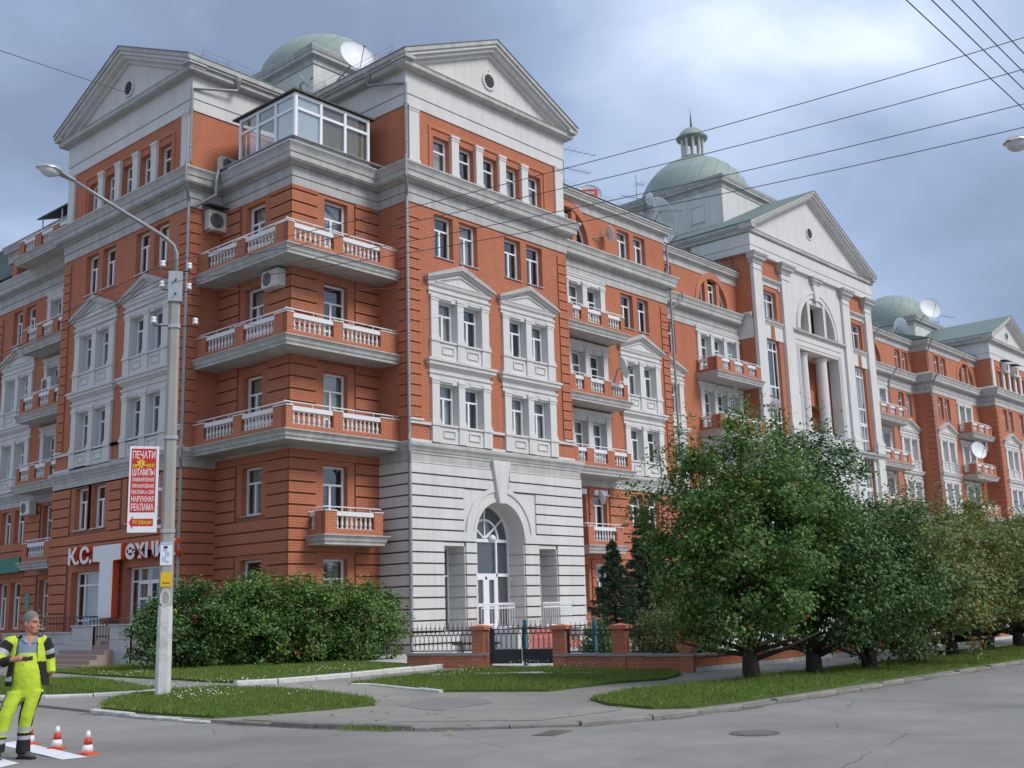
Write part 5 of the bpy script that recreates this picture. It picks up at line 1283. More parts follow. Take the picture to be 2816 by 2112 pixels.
# patched asphalt on the corner and by the road
ground_poly('asphalt_patch', [(-15.6, -16.2), (-13.2, -15.4), (-11.6, -16.3), (-12.6, -18.3), (-14.4, -18.2)], .050, 'asphalt_patch_a', 0) if 'asphalt_patch_a' in MT else None
LAWNS = {
 'lawn_by_pole': [(-17.0, -10.3), (-16.15, -8.95), (-14.95, -7.98), (-14.4, -8.1), (-13.35, -8.4), (-12.85, -9.2), (-12.75, -10.6), (-12.92, -11.8), (-13.3, -13.0), (-13.8, -13.85), (-14.9, -13.75), (-15.9, -13.55), (-16.7, -13.3), (-16.92, -12)],
 'lawn_far_left': [(-17.05, -6.0), (-16.4, -6.8), (-15.65, -7.25), (-14.8, -7.55), (-13.95, -7.15), (-13.9, -6.5), (-12.9, -2.0), (-13.3, 2), (-13.8, 9), (-17.1, 9)],
 'lawn_under_shrubs': [(-10.8, 5.0), (-11.6, .3), (-12.06, -3.4), (-12.2, -6.0), (-12.0, -7.3), (-10.9, -7.6), (-9.1, -7.45), (-6.8, -7.15), (-5.2, -6.95), (-5.75, -6.2), (-5.2, -4), (-3, 0), (-4.2, 1.4), (-5.6, 4.9)],
 'lawn_by_gate': [(-10.98, -9.76), (-9.3, -9.4), (-7.4, -8.95), (-5.9, -9.05), (-4.95, -9.9), (-3.95, -13.3), (-4.9, -14.3), (-6.2, -14.75), (-7.5, -14.45), (-9.9, -14.55), (-11.15, -12.8), (-10.8, -11.3), (-10.6, -10.1)],
 'lawn_along_road': [(-11.2, -16.6), (-9.45, -16.1), (-7.7, -16.35), (-3.5, -16.5), (8.6, -16.6), (120, -16.6), (120, -18.9), (2, -19.25), (-8, -19.3), (-10.7, -19.3), (-11.9, -19.15), (-12.3, -18.7), (-12.0, -17.6)]}
for k, p in LAWNS.items(): ground_poly(k, p, .095, 'soil')
ground_poly('yard', [(-5.5, -6.2), (-3.6, -13.5), (120, -13.5), (120, 1), (-3.5, 1)], .10, 'yard_concrete', 0)
ground_poly('asphalt_patch', [(-13.9, -15.6), (-12.2, -15.2), (-11.5, -14.2), (-12.3, -13.6), (-13.6, -14.2)], .050, 'asphalt_patch_b', 0)
# kerb stones
def kerb(name, pts, painted, w=.16, hgt=.10, L=1.0, jit=.012, smin=0):
    par = empty(name, (pts[0][0], pts[0][1], hz(*pts[0])), kind='structure'); base = Vector((pts[0][0], pts[0][1], hz(*pts[0])))
    for a, b in zip(pts[:-1], pts[1:]):
        A, B = Vector(a), Vector(b); n = max(1, round((B-A).length/L))
        for i in range(n):
            p, q = A.lerp(B, i/n), A.lerp(B, (i+1)/n); c = (p+q)/2; d = q-p; l = d.length-.012
            za, zb = hz(p.x, p.y), hz(q.x, q.y); zc = (za+zb)/2
            mb = MB(); bw = w/2; hh = hgt+random.uniform(-jit, jit)
            x = l/2; ch = .02
            prof = [(-bw, -.15), (bw, -.15), (bw, hh-ch), (bw-ch, hh), (-bw+ch, hh), (-bw, hh-ch)]
            vs = [(-x, y, z-(zb-za)/2) for y, z in prof]+[(x, y, z+(zb-za)/2) for y, z in prof]; k = len(prof)
            mb.add(vs, [tuple(range(k))[::-1], tuple(range(k, 2*k))]+[(j, (j+1) % k, k+(j+1) % k, k+j) for j in range(k)])
            o = mb.obj('kerb_stone', MT['kerb_painted' if painted else 'kerb_concrete'], par, loc=tuple(Vector((c.x, c.y, zc))-base), rz=math.atan2(d.y, d.x)+random.uniform(-.012, .012))
kerb('painted_kerb', [(-17.13, -10.25), (-17.05, -12.1), (-16.85, -13.4)], True, w=.12, hgt=.055, L=.55, jit=.022)
kerb('road_kerb', [(-16.7, -13.8), (-16.35, -15.5), (-15.9, -17.1), (-15.1, -18.2), (-14.4, -18.9), (-13.3, -19.35), (-11.2, -19.6), (-8, -19.62), (2, -19.5), (24, -19.4)], False, hgt=.062, jit=.02, w=.14)
kerb('lawn_kerb_left', [(-17.1, -6.1), (-16.4, -6.95), (-15.65, -7.45), (-14.81, -7.76), (-13.9, -7.38)], True, hgt=.10)
kerb('lawn_kerb_shrubs', [(-12.4, -7.6), (-11.5, -7.85), (-9.3, -7.75), (-7.0, -7.45), (-5.0, -7.15)], True, w=.22, hgt=.15)
kerb('lawn_kerb_gate', [(-10.95, -9.7), (-10.72, -10.2), (-10.95, -11.4), (-11.25, -12.9)], True, w=.10, hgt=.10)
kerb('lawn_kerb_inner', [(-8.3, -9.6), (-7.7, -10.4), (-6.6, -11.6), (-5.9, -13.0)], True, w=.10, hgt=.135)
# grit and dirt gathered along the kerb
def dirt(path, side, w0, w1):
    P = [Vector(p) for p in path]; pts = []; out = []
    for a, b in zip(P[:-1], P[1:]):
        n = max(1, int((b-a).length/.35)); d = (b-a).normalized(); nrm = Vector((d.y, -d.x))*side
        for i in range(n):
            q = a.lerp(b, i/n); pts.append(q+nrm*.04); out.append(q+nrm*(w0+random.random()*(w1-w0)))
    mb = MB(); vs = [(p.x, p.y, hz(p.x, p.y)+.003) for p in pts]+[(p.x, p.y, hz(p.x, p.y)+.003) for p in out]; n = len(pts)
    mb.add(vs, [(i, n+i, n+i+1, i+1) for i in range(n-1)]); mb.obj('kerb_dirt', MT['kerb_dirt'], None, kind='structure')
dirt([(-17.15, -10.2), (-17.05, -12.1), (-16.8, -13.6), (-16.35, -15.5), (-15.9, -17.1), (-15.1, -18.2), (-14.4, -18.9), (-13.3, -19.35), (-11.2, -19.6), (-8, -19.62), (2, -19.5), (24, -19.4)], 1, .06, .26)
# zebra stripes, fresh white paint
def flat(name, pts, z, m, **k):
    mb = MB(); mb.add([(x, y, z+hz(x, y)) for x, y in pts], [tuple(range(len(pts)))]); return mb.obj(name, MT[m], None, **k)
flat('zebra_stripe', [(-20.37, -15.63), (-20.06, -15.66), (-19.80, -13.2), (-20.12, -13.2)], .004, 'paint_white', label='fresh white zebra stripe beside the two traffic cones', cat='road marking', group='zebra stripes')
flat('zebra_stripe', [(-21.2, -15.70), (-20.82, -15.45), (-20.62, -13.2), (-21.0, -13.2)], .004, 'paint_white', label='fresh white zebra stripe in front of the worker', cat='road marking', group='zebra stripes')
# manhole covers and a drain grate
def manhole(x, y, label, grate=False):
    mb = MB()
    if grate:
        mb.box(-.33, .33, -.16, .16, 0, .005)
        for i in range(9): mb.box(-.30+i*.072, -.262+i*.072, -.13, .13, .005, .010, 1)
    else:
        mb.lathe([(.32, 0), (.32, .008), (.28, .008), (.28, .003), (.27, .003), (.27, .008), (.02, .008)], n=28)
        for i in range(6): mb.box(-.17, .17, -.18+i*.065, -.15+i*.065, .008, .012, 1)
    mb.obj('manhole_cover' if not grate else 'drain_grate', [MT['iron_old'], MT['iron_old2']], None, loc=(x, y, hz(x, y)+.002), rz=.3, label=label, cat='manhole')
mat('iron_old', (.15, .138, .122), .85, .3, var=.3, vscale=9); mat('iron_old2', (.19, .175, .155), .8, .3, var=.2, vscale=9)
manhole(-14.2, -21.6, 'round iron manhole cover on the grey road'); manhole(-15.35, -19.2, 'rusty drain grate in the road by the low kerb', True)
# dead leaves on the road edge
for i in range(90):
    if i < 55: x = random.uniform(-16.9, -8); y = -19.5+random.uniform(-.6, 1.6) if x > -13.5 else random.uniform(-19, -13)
    else: x = random.uniform(-16.5, -12); y = random.uniform(-14.5, -9)
    if i == 0: LFM = MB().add([(-.05, 0, .006), (0, -.03, .012), (.055, 0, .008), (0, .032, .01)], [(0, 1, 2, 3)]).mesh('fallen_leaf', MT['dead_leaf']); LFP = empty('fallen_leaves', (-15, -17, 0), kind='stuff')
    o = place('fallen_leaf', LFM, LFP, (x+15, y+17, hz(x, y)+.05), random.uniform(0, 6)); s = random.uniform(.7, 1.5); o.scale = (s, s, s)
# ---------------------------------------------------------------- grass blades
def in_poly(P, pts):
    x, y = P[:, 0], P[:, 1]; ins = np.zeros(len(P), bool); n = len(pts)
    for i in range(n):
        x0, y0 = pts[i]; x1, y1 = pts[(i+1) % n]
        c = ((y0 > y) != (y1 > y)) & (x < (x1-x0)*(y-y0)/((y1-y0) if y1 != y0 else 1e-9)+x0); ins ^= c
    return ins
HZ = np.vectorize(hz)
def grass(pts, n, clip=None, hgt=(.025, .075)):
    A = np.array(pts); lo, hi = A.min(0), A.max(0)
    if clip: lo = np.maximum(lo, clip[0]); hi = np.minimum(hi, clip[1])
    P = RNG.uniform(lo, hi, (n*3, 2)); P = P[in_poly(P, pts)][:n]; n = len(P); P = P+RNG.normal(0, .055, (n, 2))
    th = RNG.uniform(0, 2*math.pi, n); h = RNG.uniform(*hgt, n)*(1+.35*np.sin(P[:, 0]*1.7)*np.sin(P[:, 1]*1.3)+.35*np.sin(P[:, 0]*6.1+P[:, 1]*3)*np.sin(P[:, 1]*5.3)); h = np.where(RNG.uniform(0, 1, n) < .02, h*2.2, h); w = RNG.uniform(.005, .010, n)
    z = HZ(P[:, 0], P[:, 1])+.092; d = np.stack([np.cos(th), np.sin(th)], 1); ln = RNG.normal(0, .35, (n, 2))*h[:, None]
    a = np.concatenate([P+d*w[:, None], z[:, None]], 1); b = np.concatenate([P-d*w[:, None], z[:, None]], 1); c = np.concatenate([P+ln, (z+h)[:, None]], 1)
    V = np.stack([a, b, c], 1).reshape(-1, 3); F = np.arange(3*n).reshape(-1, 3)
    return V, F
def grass_obj(name, key, n, **k):
    V, F = grass(LAWNS[key], n, **k); place(name, np_mesh(name, V, F, MT['grass']), None, kind='stuff', label='short green grass')
grass_obj('grass', 'lawn_by_pole', 42000); grass_obj('grass', 'lawn_far_left', 30000, clip=((-18, -8), (-12, 4))); grass_obj('grass', 'lawn_under_shrubs', 60000); grass_obj('grass', 'lawn_by_gate', 70000); grass_obj('grass', 'lawn_along_road', 110000, clip=((-13, -20), (24, -16)))
# white flower heads: clover and yarrow in patches
def flowers(spots):
    V = []; F = []
    for cx, cy, r, n in spots:
        for i in range(n):
            x = cx+random.gauss(0, r); y = cy+random.gauss(0, r); z = hz(x, y)+.095+random.uniform(.08, .2); s = random.uniform(.009, .02)
            b = len(V); V += [(x-s, y, z), (x, y-s, z), (x+s, y, z), (x, y+s, z), (x, y, z+s*.8), (x, y, z-s*.5)]
            F += [(b, b+1, b+4), (b+1, b+2, b+4), (b+2, b+3, b+4), (b+3, b, b+4), (b+1, b, b+5), (b+2, b+1, b+5), (b+3, b+2, b+5), (b, b+3, b+5)]
    place('white_flowers', np_mesh('white_flowers', V, F, MT['flower_white']), None, kind='stuff', label='small white flowers in the grass')
flowers([(-15.2, -10.6, .35, 60), (-14.3, -8.4, .3, 22), (-13.2, -8.7, .5, 40), (-12.9, -9.0, .3, 30), (-5.1, -9.7, .45, 45), (-4.6, -11.2, .5, 55), (-7.5, -10.2, .5, 35), (-9.5, -6.9, .4, 22), (-12.6, -2.9, .4, 26), (-5.5, -6.7, .3, 20), (-13.8, -11.5, .5, 14), (-8.8, -7.1, .5, 18)])
flat('soil_strip', [(-16.6, -13.9), (-16.3, -15.6), (-16.2, -15.5), (-16.5, -13.8)], .05, 'soil', kind='structure')
V, F = grass([(-16.5, -16.1), (-16.05, -16.1), (-15.95, -17.0), (-16.3, -17.0)], 500); V[:, 2] -= .08; place('weeds', np_mesh('weeds', V, F, MT['grass']), None, kind='stuff', label='weeds growing along the kerb')
# ================================================================== fence
F0, F1 = Vector((-5.85, -6.5)), Vector((-3.75, -13.8)); FD = (F1-F0).normalized(); FANG = math.degrees(math.atan2(FD.y, FD.x)); FL_ = (F1-F0).length
FF = FR(F0.x, F0.y, FANG)
def fz(s): return .60-.10*s/FL_
FEN = empty('garden_fence', (F0.x, F0.y, .2), 0, label='low brick fence with brick piers and black ornamental ironwork', cat='fence')
FEN.rotation_euler = (0, 0, FF.a)
class LZ:      # fence-local helper: u along fence, v inwards, z from the empty
    pass
def fence_base(u0, u1, par, tile=0., fzf=fz, zb0=.05):
    n = max(1, int((u1-u0)/1.2))
    for i in range(n):
        a, b = u0+(u1-u0)*i/n, u0+(u1-u0)*(i+1)/n; zt = fzf((a+b)/2)-.2; acc = []
        MB().box(a, b, -.14, .14, -.25, zt-.06).obj('base_wall', MT['mortar'], par); fill(acc, a, b, zb0-.2+tile, zt-.06, -.14)
        if acc: place('bricks', boxes_mesh('bricks', acc, MT['brick']), par, kind='stuff')
        MB().box(a, b, -.19, .19, zt-.06, zt).obj('coping', MT['pipe_metal'], par)
def pier(u, par, fzf=fz, h=.60, w=.34):
    z0 = fzf(u)-.2; acc = []
    p = MB().box(u, u+w, -w/2, w/2, -.2, z0+h).obj('pier', MT['mortar'], par)
    fill(acc, u, u+w, -.15, z0+h, -w/2); B = MB()
    for b in acc: B.box(*b)
    ac2 = []; fill(ac2, -w/2, w/2, -.15, z0+h, 0)
    for b in ac2: B.box(u-.010, u+.002, b[0], b[1], b[4], b[5])
    B.obj('bricks', MT['brick'], par, kind='stuff')
    MB().box(u-.06, u+w+.06, -w/2-.06, w/2+.06, z0+h, z0+h+.09).obj('pier_cap', MT['brick_pattern'], par, uv=True)
    c = MB(); z = z0+h+.09; c.add([(u-.03, -w/2-.03, z), (u+w+.03, -w/2-.03, z), (u+w+.03, w/2+.03, z), (u-.03, w/2+.03, z), (u+w/2, 0, z+.05)], [(0, 1, 4), (1, 2, 4), (2, 3, 4), (3, 0, 4)]); c.obj('pier_top', MT['brick_one'], par)
def iron_panel(u0, u1, par, zf, name='iron_panel', post=False):
    mb = MB(); L = u1-u0; zb = zf((u0+u1)/2)-.2; 
    R = lambda x0, z0, x1, z1, r=.011: mb.tube([(x0, 0, zb+z0), (x1, 0, zb+z1)], r, 4)
    for z in (.05, .46, .575): R(u0, z, u1, z, .014)
    n = max(2, round(L/.135)); st = L/n
    for i in range(n):
        x = u0+st*(i+.5)
        mb.tube([(x+st*.62*math.cos(t*math.pi/8), 0, zb+.255+.205*math.sin(t*math.pi/8)) for t in range(17)], .008, 4)
        R(x, .46, x, .78, .007); R(x, .575, x-.045, .66, .005); R(x, .575, x+.045, .66, .005) if False else None
        R(x-.055, .575, x, .69, .006); R(x+.055, .575, x, .69, .006); R(x-st*.5, .46, x+st*.5, .575, .006); R(x-st*.5, .575, x+st*.5, .46, .006)
    o = mb.obj(name, MT['dark_metal'], par)
    if post: MB().box(u0-.03, u0+.03, -.03, .03, zb-.25, zb+.62).obj('post', MT['dark_metal'], par)
    return o
fence_base(-.25, 2.2, FEN); fence_base(4.08, 7.75, FEN)
for u in (1.76, 4.08, 5.69, 7.40): pier(u, FEN)
iron_panel(-.2, 1.74, FEN, fz); iron_panel(4.45, 5.66, FEN, fz, post=True); iron_panel(6.06, 7.38, FEN, fz)
GAT = empty('garden_gate', FF.p(2.2, 0, .2), FF.a, label='black iron double gate between two brick piers', cat='gate')
gz = lambda s: .60
iron_panel(.05, .92, GAT, gz, 'gate_leaf', post=True); iron_panel(.98, 1.84, GAT, gz, 'gate_leaf', post=True)
gb = MB(); gb.box(.05, .92, -.012, .012, .10, .46); gb.box(.98, 1.84, -.012, .012, .10, .46); gb.box(.0, .14, -.02, .02, .1, .96); gb.obj('sheet_panel', MT['dark_metal'], GAT)
# wall along the pavement of the main road: brick above, pale tiles below
FW = empty('street_wall', (F1.x, F1.y, .0), 0, label='long low brick wall with pale tile base behind the street trees', cat='wall')
f2 = lambda s: .48+.2
for i in range(10):
    a, b = 0+i*3.0, (i+1)*3.0; acc = []
    MB().box(a, b, -.13, .13, -.2, .42).obj('base_wall', MT['mortar'], FW); fill(acc, a, b, .18, .42, -.13); place('bricks', boxes_mesh('bricks', acc, MT['brick']), FW, kind='stuff')
    MB().box(a, b, -.18, .18, .42, .47).obj('coping', MT['pipe_metal'], FW)
tm_ = MB().box(.008, .367, 0, .03, .0, .185).mesh('tile', MT['kerb_painted_tile'] if 'kerb_painted_tile' in MT else MT['plinth_tile'])
for i in range(80): place('tile', tm_, FW, (i*.375, -.165, -.01))
MB().box(30, 116, -.13, .13, -.2, .46).obj('base_wall', MT['brick_pattern'], FW, uv=True)
for i in range(8): pier(2.6+i*3.4, FW, f2)
for i in range(8): iron_panel(2.95+i*3.4, 5.95+i*3.4, FW, f2)
# things in the yard
bn = empty('park_bench', (-2.6, -5.6, .3), math.radians(-60), label='dark wooden bench behind the left fence panel', cat='bench')
MB().box(-.7, .7, -.2, .2, .40, .46).obj('seat', MT['wood_bench'], bn)
for x in (-.5, .5): MB().box(x-.06, x+.06, -.18, .18, 0, .40).obj('leg', MT['concrete_pole'], bn)
for u, l in ((2.98, 'teal post behind the iron gate'), (4.95, 'teal post behind the fence right of the gate')):
    p = FF.p(u, .55, .2); MB().box(-.045, .045, -.045, .045, 0, 1.2).obj('teal_post', MT['teal_paint'], None, loc=p, label=l, cat='post', group='teal posts')
# ================================================================== vegetation
def leaf_quads(C, size, up=.55, out=None, aspect=.55):
    n = len(C); nr = RNG.normal(0, 1, (n, 3)); nr[:, 2] = np.abs(nr[:, 2])*.6+up
    if out is not None: nr += out*.7
    nr /= np.linalg.norm(nr, axis=1)[:, None]
    a = np.cross(nr, RNG.normal(0, 1, (n, 3))); a /= np.linalg.norm(a, axis=1)[:, None]; b = np.cross(nr, a)
    s = size*RNG.uniform(.65, 1.3, n)[:, None]
    bend = nr*s*.12
    V = np.stack([C-a*s, C-b*s*aspect-bend, C+a*s, C+b*s*aspect-bend], 1).reshape(-1, 3)
    return V, np.arange(4*n).reshape(-1, 4)
def crown_points(c, R, n, K, spread, seed, zmin, shell=.5, flat=1.0):
    g = np.random.default_rng(seed)
    d = g.normal(0, 1, (K, 3)); d /= (np.abs(d)**2.5).sum(1)[:, None]**(1/2.5)
    f = shell+(1-shell)*g.uniform(0, 1, K)**.6
    lump = .95+.19*np.sin(d[:, 0]*5+seed)+.16*np.sin(d[:, 1]*7+d[:, 2]*4+seed*2)
    cen = np.array(c)+d*np.array(R)*(f*lump)[:, None]; cen = cen[cen[:, 2] > zmin]
    w = g.integers(0, len(cen), n); P = cen[w]+g.normal(0, 1, (n, 3))*np.array([spread, spread, spread*.75])*g.uniform(.5, 1.3, len(cen))[w][:, None]
    P = P[P[:, 2] > zmin-.25]
    out = (P-np.array(c))/np.array(R); out /= np.linalg.norm(out, axis=1)[:, None]+1e-6
    return P, out, cen
def tree(name, x, y, h, rx, ry, zc, n, seed, label, lean=(0, 0), stems=1, size=.062, mats=('leaf', 'leaf_autumn'), aut=.02, top=None):
    z0 = hz(x, y)+.09; root = empty(name, (x, y, z0), 0, label=label, cat='tree', group='street trees along the road')
    rz_ = (h-zc)/2; c = (lean[0], lean[1], zc+rz_)
    P, out, cen = crown_points(c, (rx, ry, rz_), n, int(n/120), .20, seed, zc-.1)
    if top:       # looser leading shoots
        for (tx, ty, tz, tr, tn) in top:
            q = np.random.default_rng(seed+9); T = q.normal(0, 1, (tn, 3))*np.array([tr*.45, tr*.45, tr])+np.array([tx, ty, tz]); P = np.concatenate([P, T]); out = np.concatenate([out, np.tile([0, 0, 1.], (tn, 1))])
    k = RNG.uniform(0, 1, len(P)) < aut*(1+2.5*(np.sin(P[:, 0]*2.1+seed)*np.sin(P[:, 2]*1.9) > .35))
    V, F = leaf_quads(P[~k], size, out=out[~k]); place('crown', np_mesh('crown', V, F, MT[mats[0]]), root)
    if k.any(): V, F = leaf_quads(P[k], size, out=out[k]); place('autumn_leaves', np_mesh('autumn_leaves', V, F, MT[mats[1]]), root)
    g = random.Random(seed); tb = MB()
    th = zc*.55+.35
    for s in range(stems):
        dx, dy = (0, 0) if s == 0 else (g.uniform(-.35, .35), g.uniform(-.2, .2))
        r0 = .17 if s == 0 else .085
        tb.tube([(dx*.25, dy*.25, -.1), (dx*.6, dy*.6, th*.5), (dx*1.4+lean[0]*.3, dy*1.4+lean[1]*.3, th), (dx*2+lean[0]*.7, dy*2+lean[1]*.7, zc+rz_*.9), (lean[0], lean[1], h*.86)], [r0*1.25, r0, r0*.85, r0*.5, r0*.12], 8)
    tb.obj('trunk', MT['bark'], root, smooth=True)
    br = MB()
    for i in range(26):
        e = Vector(cen[g.randrange(len(cen))]); s = Vector((lean[0]*.3, lean[1]*.3, g.uniform(th*.7, zc+rz_*.8))); mid = s.lerp(e, .5)+Vector((0, 0, -.15+.25*g.random()))
        br.tube([s, mid, e], [.05, .03, .008], 5)
    for i in range(7):
        q = g.uniform(0, 6.28); e = Vector((math.cos(q)*rx*.75, math.sin(q)*ry*.75, zc+g.uniform(.0, .5))); s = Vector((0, 0, th*g.uniform(.45, .8)))
        br.tube([s, s.lerp(e, .5)+Vector((0, 0, -.05)), e], [.07, .045, .015], 6)
    br.obj('limbs', MT['bark'], root, smooth=True)
    return root
tree('apple_tree', -6.1, -16.85, 4.95, 2.0, 2.0, .75, 42000, 3, 'largest leafy tree at the left end of the roadside row', lean=(.05, .0), size=.05, top=[(.1, .0, 5.0, .45, 900), (-.55, .95, 4.5, .5, 900), (.75, -.7, 4.9, .4, 600)])
tree('apple_tree', -4.0, -17.2, 4.85, 1.6, 1.6, .75, 28000, 8, 'tree with bare shoots at its top, second in the roadside row', lean=(.15, .0), size=.05, mats=('leaf_dark', 'leaf_autumn'), aut=.008, top=[(.45, -.35, 4.95, .42, 700), (-.35, .45, 5.0, .40, 600), (.9, -.5, 4.7, .4, 500)])
tree('apple_tree', -2.3, -17.7, 3.8, 1.6, 1.6, .35, 22000, 14, 'dark low-branching tree, third in the roadside row', stems=4, size=.05, mats=('leaf_dark', 'leaf_autumn'), aut=.01)
tree('apple_tree', .4, -17.7, 3.65, 2.2, 1.7, .32, 26000, 21, 'yellowish many-stemmed tree, fourth in the roadside row', stems=4, size=.05, mats=('leaf_b', 'leaf_autumn'), aut=.05, top=[(.3, 0, 3.75, .4, 600), (-1, 0, 3.5, .35, 400)])
tree('apple_tree', 4.2, -17.1, 3.8, 2.2, 1.8, .5, 20000, 24, 'tree with reddish tips, fifth in the roadside row', stems=2, size=.052, mats=('leaf_b', 'leaf_autumn'), aut=.06, top=[(.3, 0, 3.9, .4, 500)])
tree('apple_tree', 7.2, -17.0, 4.1, 2.2, 1.9, .7, 18000, 27, 'tree with spreading stems, sixth in the roadside row', stems=3, size=.054, mats=('leaf_b', 'leaf_autumn'), aut=.035, top=[(.2, 0, 4.15, .5, 500)])
tree('apple_tree', 9.6, -17.1, 4.2, 2.2, 2.0, .75, 16000, 33, 'tree at the right picture edge, seventh in the roadside row', stems=2, size=.056, mats=('leaf_b', 'leaf_autumn'), aut=.03)
tree('apple_tree', 14.5, -17.0, 4.6, 2.4, 2.2, 1.0, 13000, 39, 'farthest tree of the roadside row, half outside the picture', stems=1, size=.062, mats=('leaf_dark', 'leaf_autumn'), aut=.01)
def shrub(x, y, rx, ry, h, n, seed, label, m='leaf', size=.05, aut=('leaf_yellow', .012)):
    z0 = hz(x, y)+.09; root = empty('lilac_shrub', (x, y, z0), 0, label=label, cat='shrub', group='shrubs in front of the brick corner')
    P, out, cen = crown_points((0, 0, h*.48), (rx, ry, h*.52), n, int(n/80), .17, seed, .02, shell=.62)
    q = np.random.default_rng(seed); T = []
    for i in range(26):     # upright shoots
        a, b = q.uniform(-1, 1), q.uniform(-1, 1); zt = h*(.86+.14*q.uniform())*(1-.25*a*a); T.append(q.normal(0, 1, (60, 3))*np.array([.07, .07, .2])+np.array([a*rx*.9, b*ry*.7, zt]))
    T = np.concatenate(T); P = np.concatenate([P, T]); out = np.concatenate([out, np.tile([0, 0, 1.], (len(T), 1))])
    k = (RNG.uniform(0, 1, len(P)) < aut[1]*(1+4*(np.sin(P[:, 0]*2.7+seed)*np.sin(P[:, 2]*3.1) > .6)))
    V, F = leaf_quads(P[~k], size, out=out[~k], aspect=.62); place('foliage', np_mesh('foliage', V, F, MT[m]), root)
    if k.any(): V, F = leaf_quads(P[k], size, out=out[k], aspect=.62); place('yellow_leaves', np_mesh('yellow_leaves', V, F, MT[aut[0]]), root)
    st = MB(); g = random.Random(seed)
    for i in range(16):
        e = cen[g.randrange(len(cen))]; st.tube([(g.uniform(-.4, .4)*rx, g.uniform(-.4, .4)*ry, -.1), (e[0]*.6, e[1]*.6, h*.35), tuple(e)], [.03, .022, .008], 5)
    st.obj('stems', MT['bark'], root)
    return root
shrub(-8.85, .2, 1.3, 1.15, 2.3, 17000, 51, 'dark shrub nearest the shop stairs, left end of the hedge', 'leaf_dark')
shrub(-7.25, -.7, 1.45, 1.2, 2.5, 19000, 52, 'tall shrub with pale shoot tips, second from the stairs', 'leaf')
shrub(-5.6, -1.4, 1.45, 1.2, 2.4, 19000, 53, 'shrub with a few yellow leaves, third from the stairs', 'leaf', aut=('leaf_yellow', .03))
shrub(-4.1, -2.1, 1.2, 1.1, 2.2, 15000, 54, 'smaller shrub at the right end of the hedge beside the portal', 'leaf')
def conifer(x, y, h, r, seed, label, zlow=.5):
    z0 = hz(x, y)+.08; root = empty('spruce_tree', (x, y, z0), 0, label=label, cat='tree', group='spruces in the yard'); g = np.random.default_rng(seed)
    MB().tube([(0, 0, -.1), (.02, 0, h*.5), (0, .02, h)], [.085, .05, .008], 7).obj('trunk', MT['bark'], root, smooth=True)
    V = []; bm_ = MB(); z = zlow
    while z < h-.06:
        f = 1-(z-zlow)/(h-zlow); L = r*(f**.85)*.98+.05; nb = 6 if f > .3 else 5; a0 = g.uniform(0, 6.28)
        for i in range(nb):
            a = a0+i*2*math.pi/nb+g.normal(0, .15); l = L*g.uniform(.75, 1.12); d = np.array([math.cos(a), math.sin(a), 0]); s = np.array([-d[1], d[0], 0])
            zz = z+g.uniform(-.09, .09); tip = d*l+np.array([0, 0, zz-.22*l+.16*f]); st = np.array([0, 0, zz]); bm_.tube([tuple(st), tuple(st*.4+tip*.6-np.array([0, 0, .05*l])), tuple(tip)], [.014, .01, .004], 4)
            m_ = int(60+230*l)
            t = g.uniform(.12, 1.03, m_)**.8; base = st+(tip-st)*t[:, None]-np.array([0, 0, .05])*(np.sin(t*3.1)*l)[:, None]
            side = g.choice([-1, 1], m_)*g.uniform(.02, 1, m_)*.30*l*(1.15-t); P = base+s*side[:, None]+d*(np.abs(side)*.5)[:, None]-np.array([0, 0, 1])*(np.abs(side)*.45+np.abs(g.normal(0, .055, m_)))[:, None]
            nd = g.normal(0, 1, (m_, 3))*.5+d*.7; nd /= np.linalg.norm(nd, axis=1)[:, None]; w = np.cross(nd, g.normal(0, 1, (m_, 3))); w /= np.linalg.norm(w, axis=1)[:, None]
            ln = g.uniform(.06, .11, m_)[:, None]; V.append(np.stack([P-w*.017, P+w*.017, P+nd*ln], 1).reshape(-1, 3))
        z += .13*(.75+.5*f)
    V = np.concatenate(V); place('needles', np_mesh('needles', V, np.arange(len(V)).reshape(-1, 3), MT['needle']), root); bm_.obj('branches', MT['bark'], root)
conifer(1.9, -7.4, 3.55, .95, 61, 'shorter young spruce in the yard, right of the portal', .75); conifer(5.3, -6.3, 5.0, 1.25, 62, 'taller spruce in the yard behind the leafy tree', .7)
sh = shrub(-2.65, -12.1, .75, .6, 1.15, 5200, 71, 'golden green bush behind the fence panel right of the gate', 'leaf_gold', .045); sh['group'] = 'garden bushes in the yard'
sh = shrub(-1.2, -12.3, .9, .7, 1.25, 5200, 72, 'dark green bush behind the fence beside the golden bush', 'leaf_dark', .045); sh['group'] = 'garden bushes in the yard'
sh = shrub(-.6, -8.6, .55, .5, .7, 2200, 73, 'low rounded bush at the foot of the shorter spruce', 'leaf_dark', .04); sh['group'] = 'garden bushes in the yard'
def sapling():
    x, y = -12.6, 1.2; root = empty('sapling', (x, y, hz(x, y)+.09), 0, label='thin young sapling behind the worker, in front of the tiled plinth', cat='plant'); s = MB(); P = []; g = random.Random(5)
    for i in range(7):
        e = Vector((g.uniform(-.45, .45), g.uniform(-.3, .3), g.uniform(.9, 1.75))); s.tube([(0, 0, 0), tuple(e*.5+Vector((0, 0, .1))), tuple(e)], [.014, .01, .004], 5)
        for k in range(16): t = g.uniform(.5, 1.05); P.append([e.x*t+g.gauss(0, .06), e.y*t+g.gauss(0, .06), e.z*t+g.gauss(0, .05)])
    s.obj('stem', MT['bark'], root); V, F = leaf_quads(np.array(P), .05); place('foliage', np_mesh('foliage', V, F, MT['leaf_b']), root)
sapling()
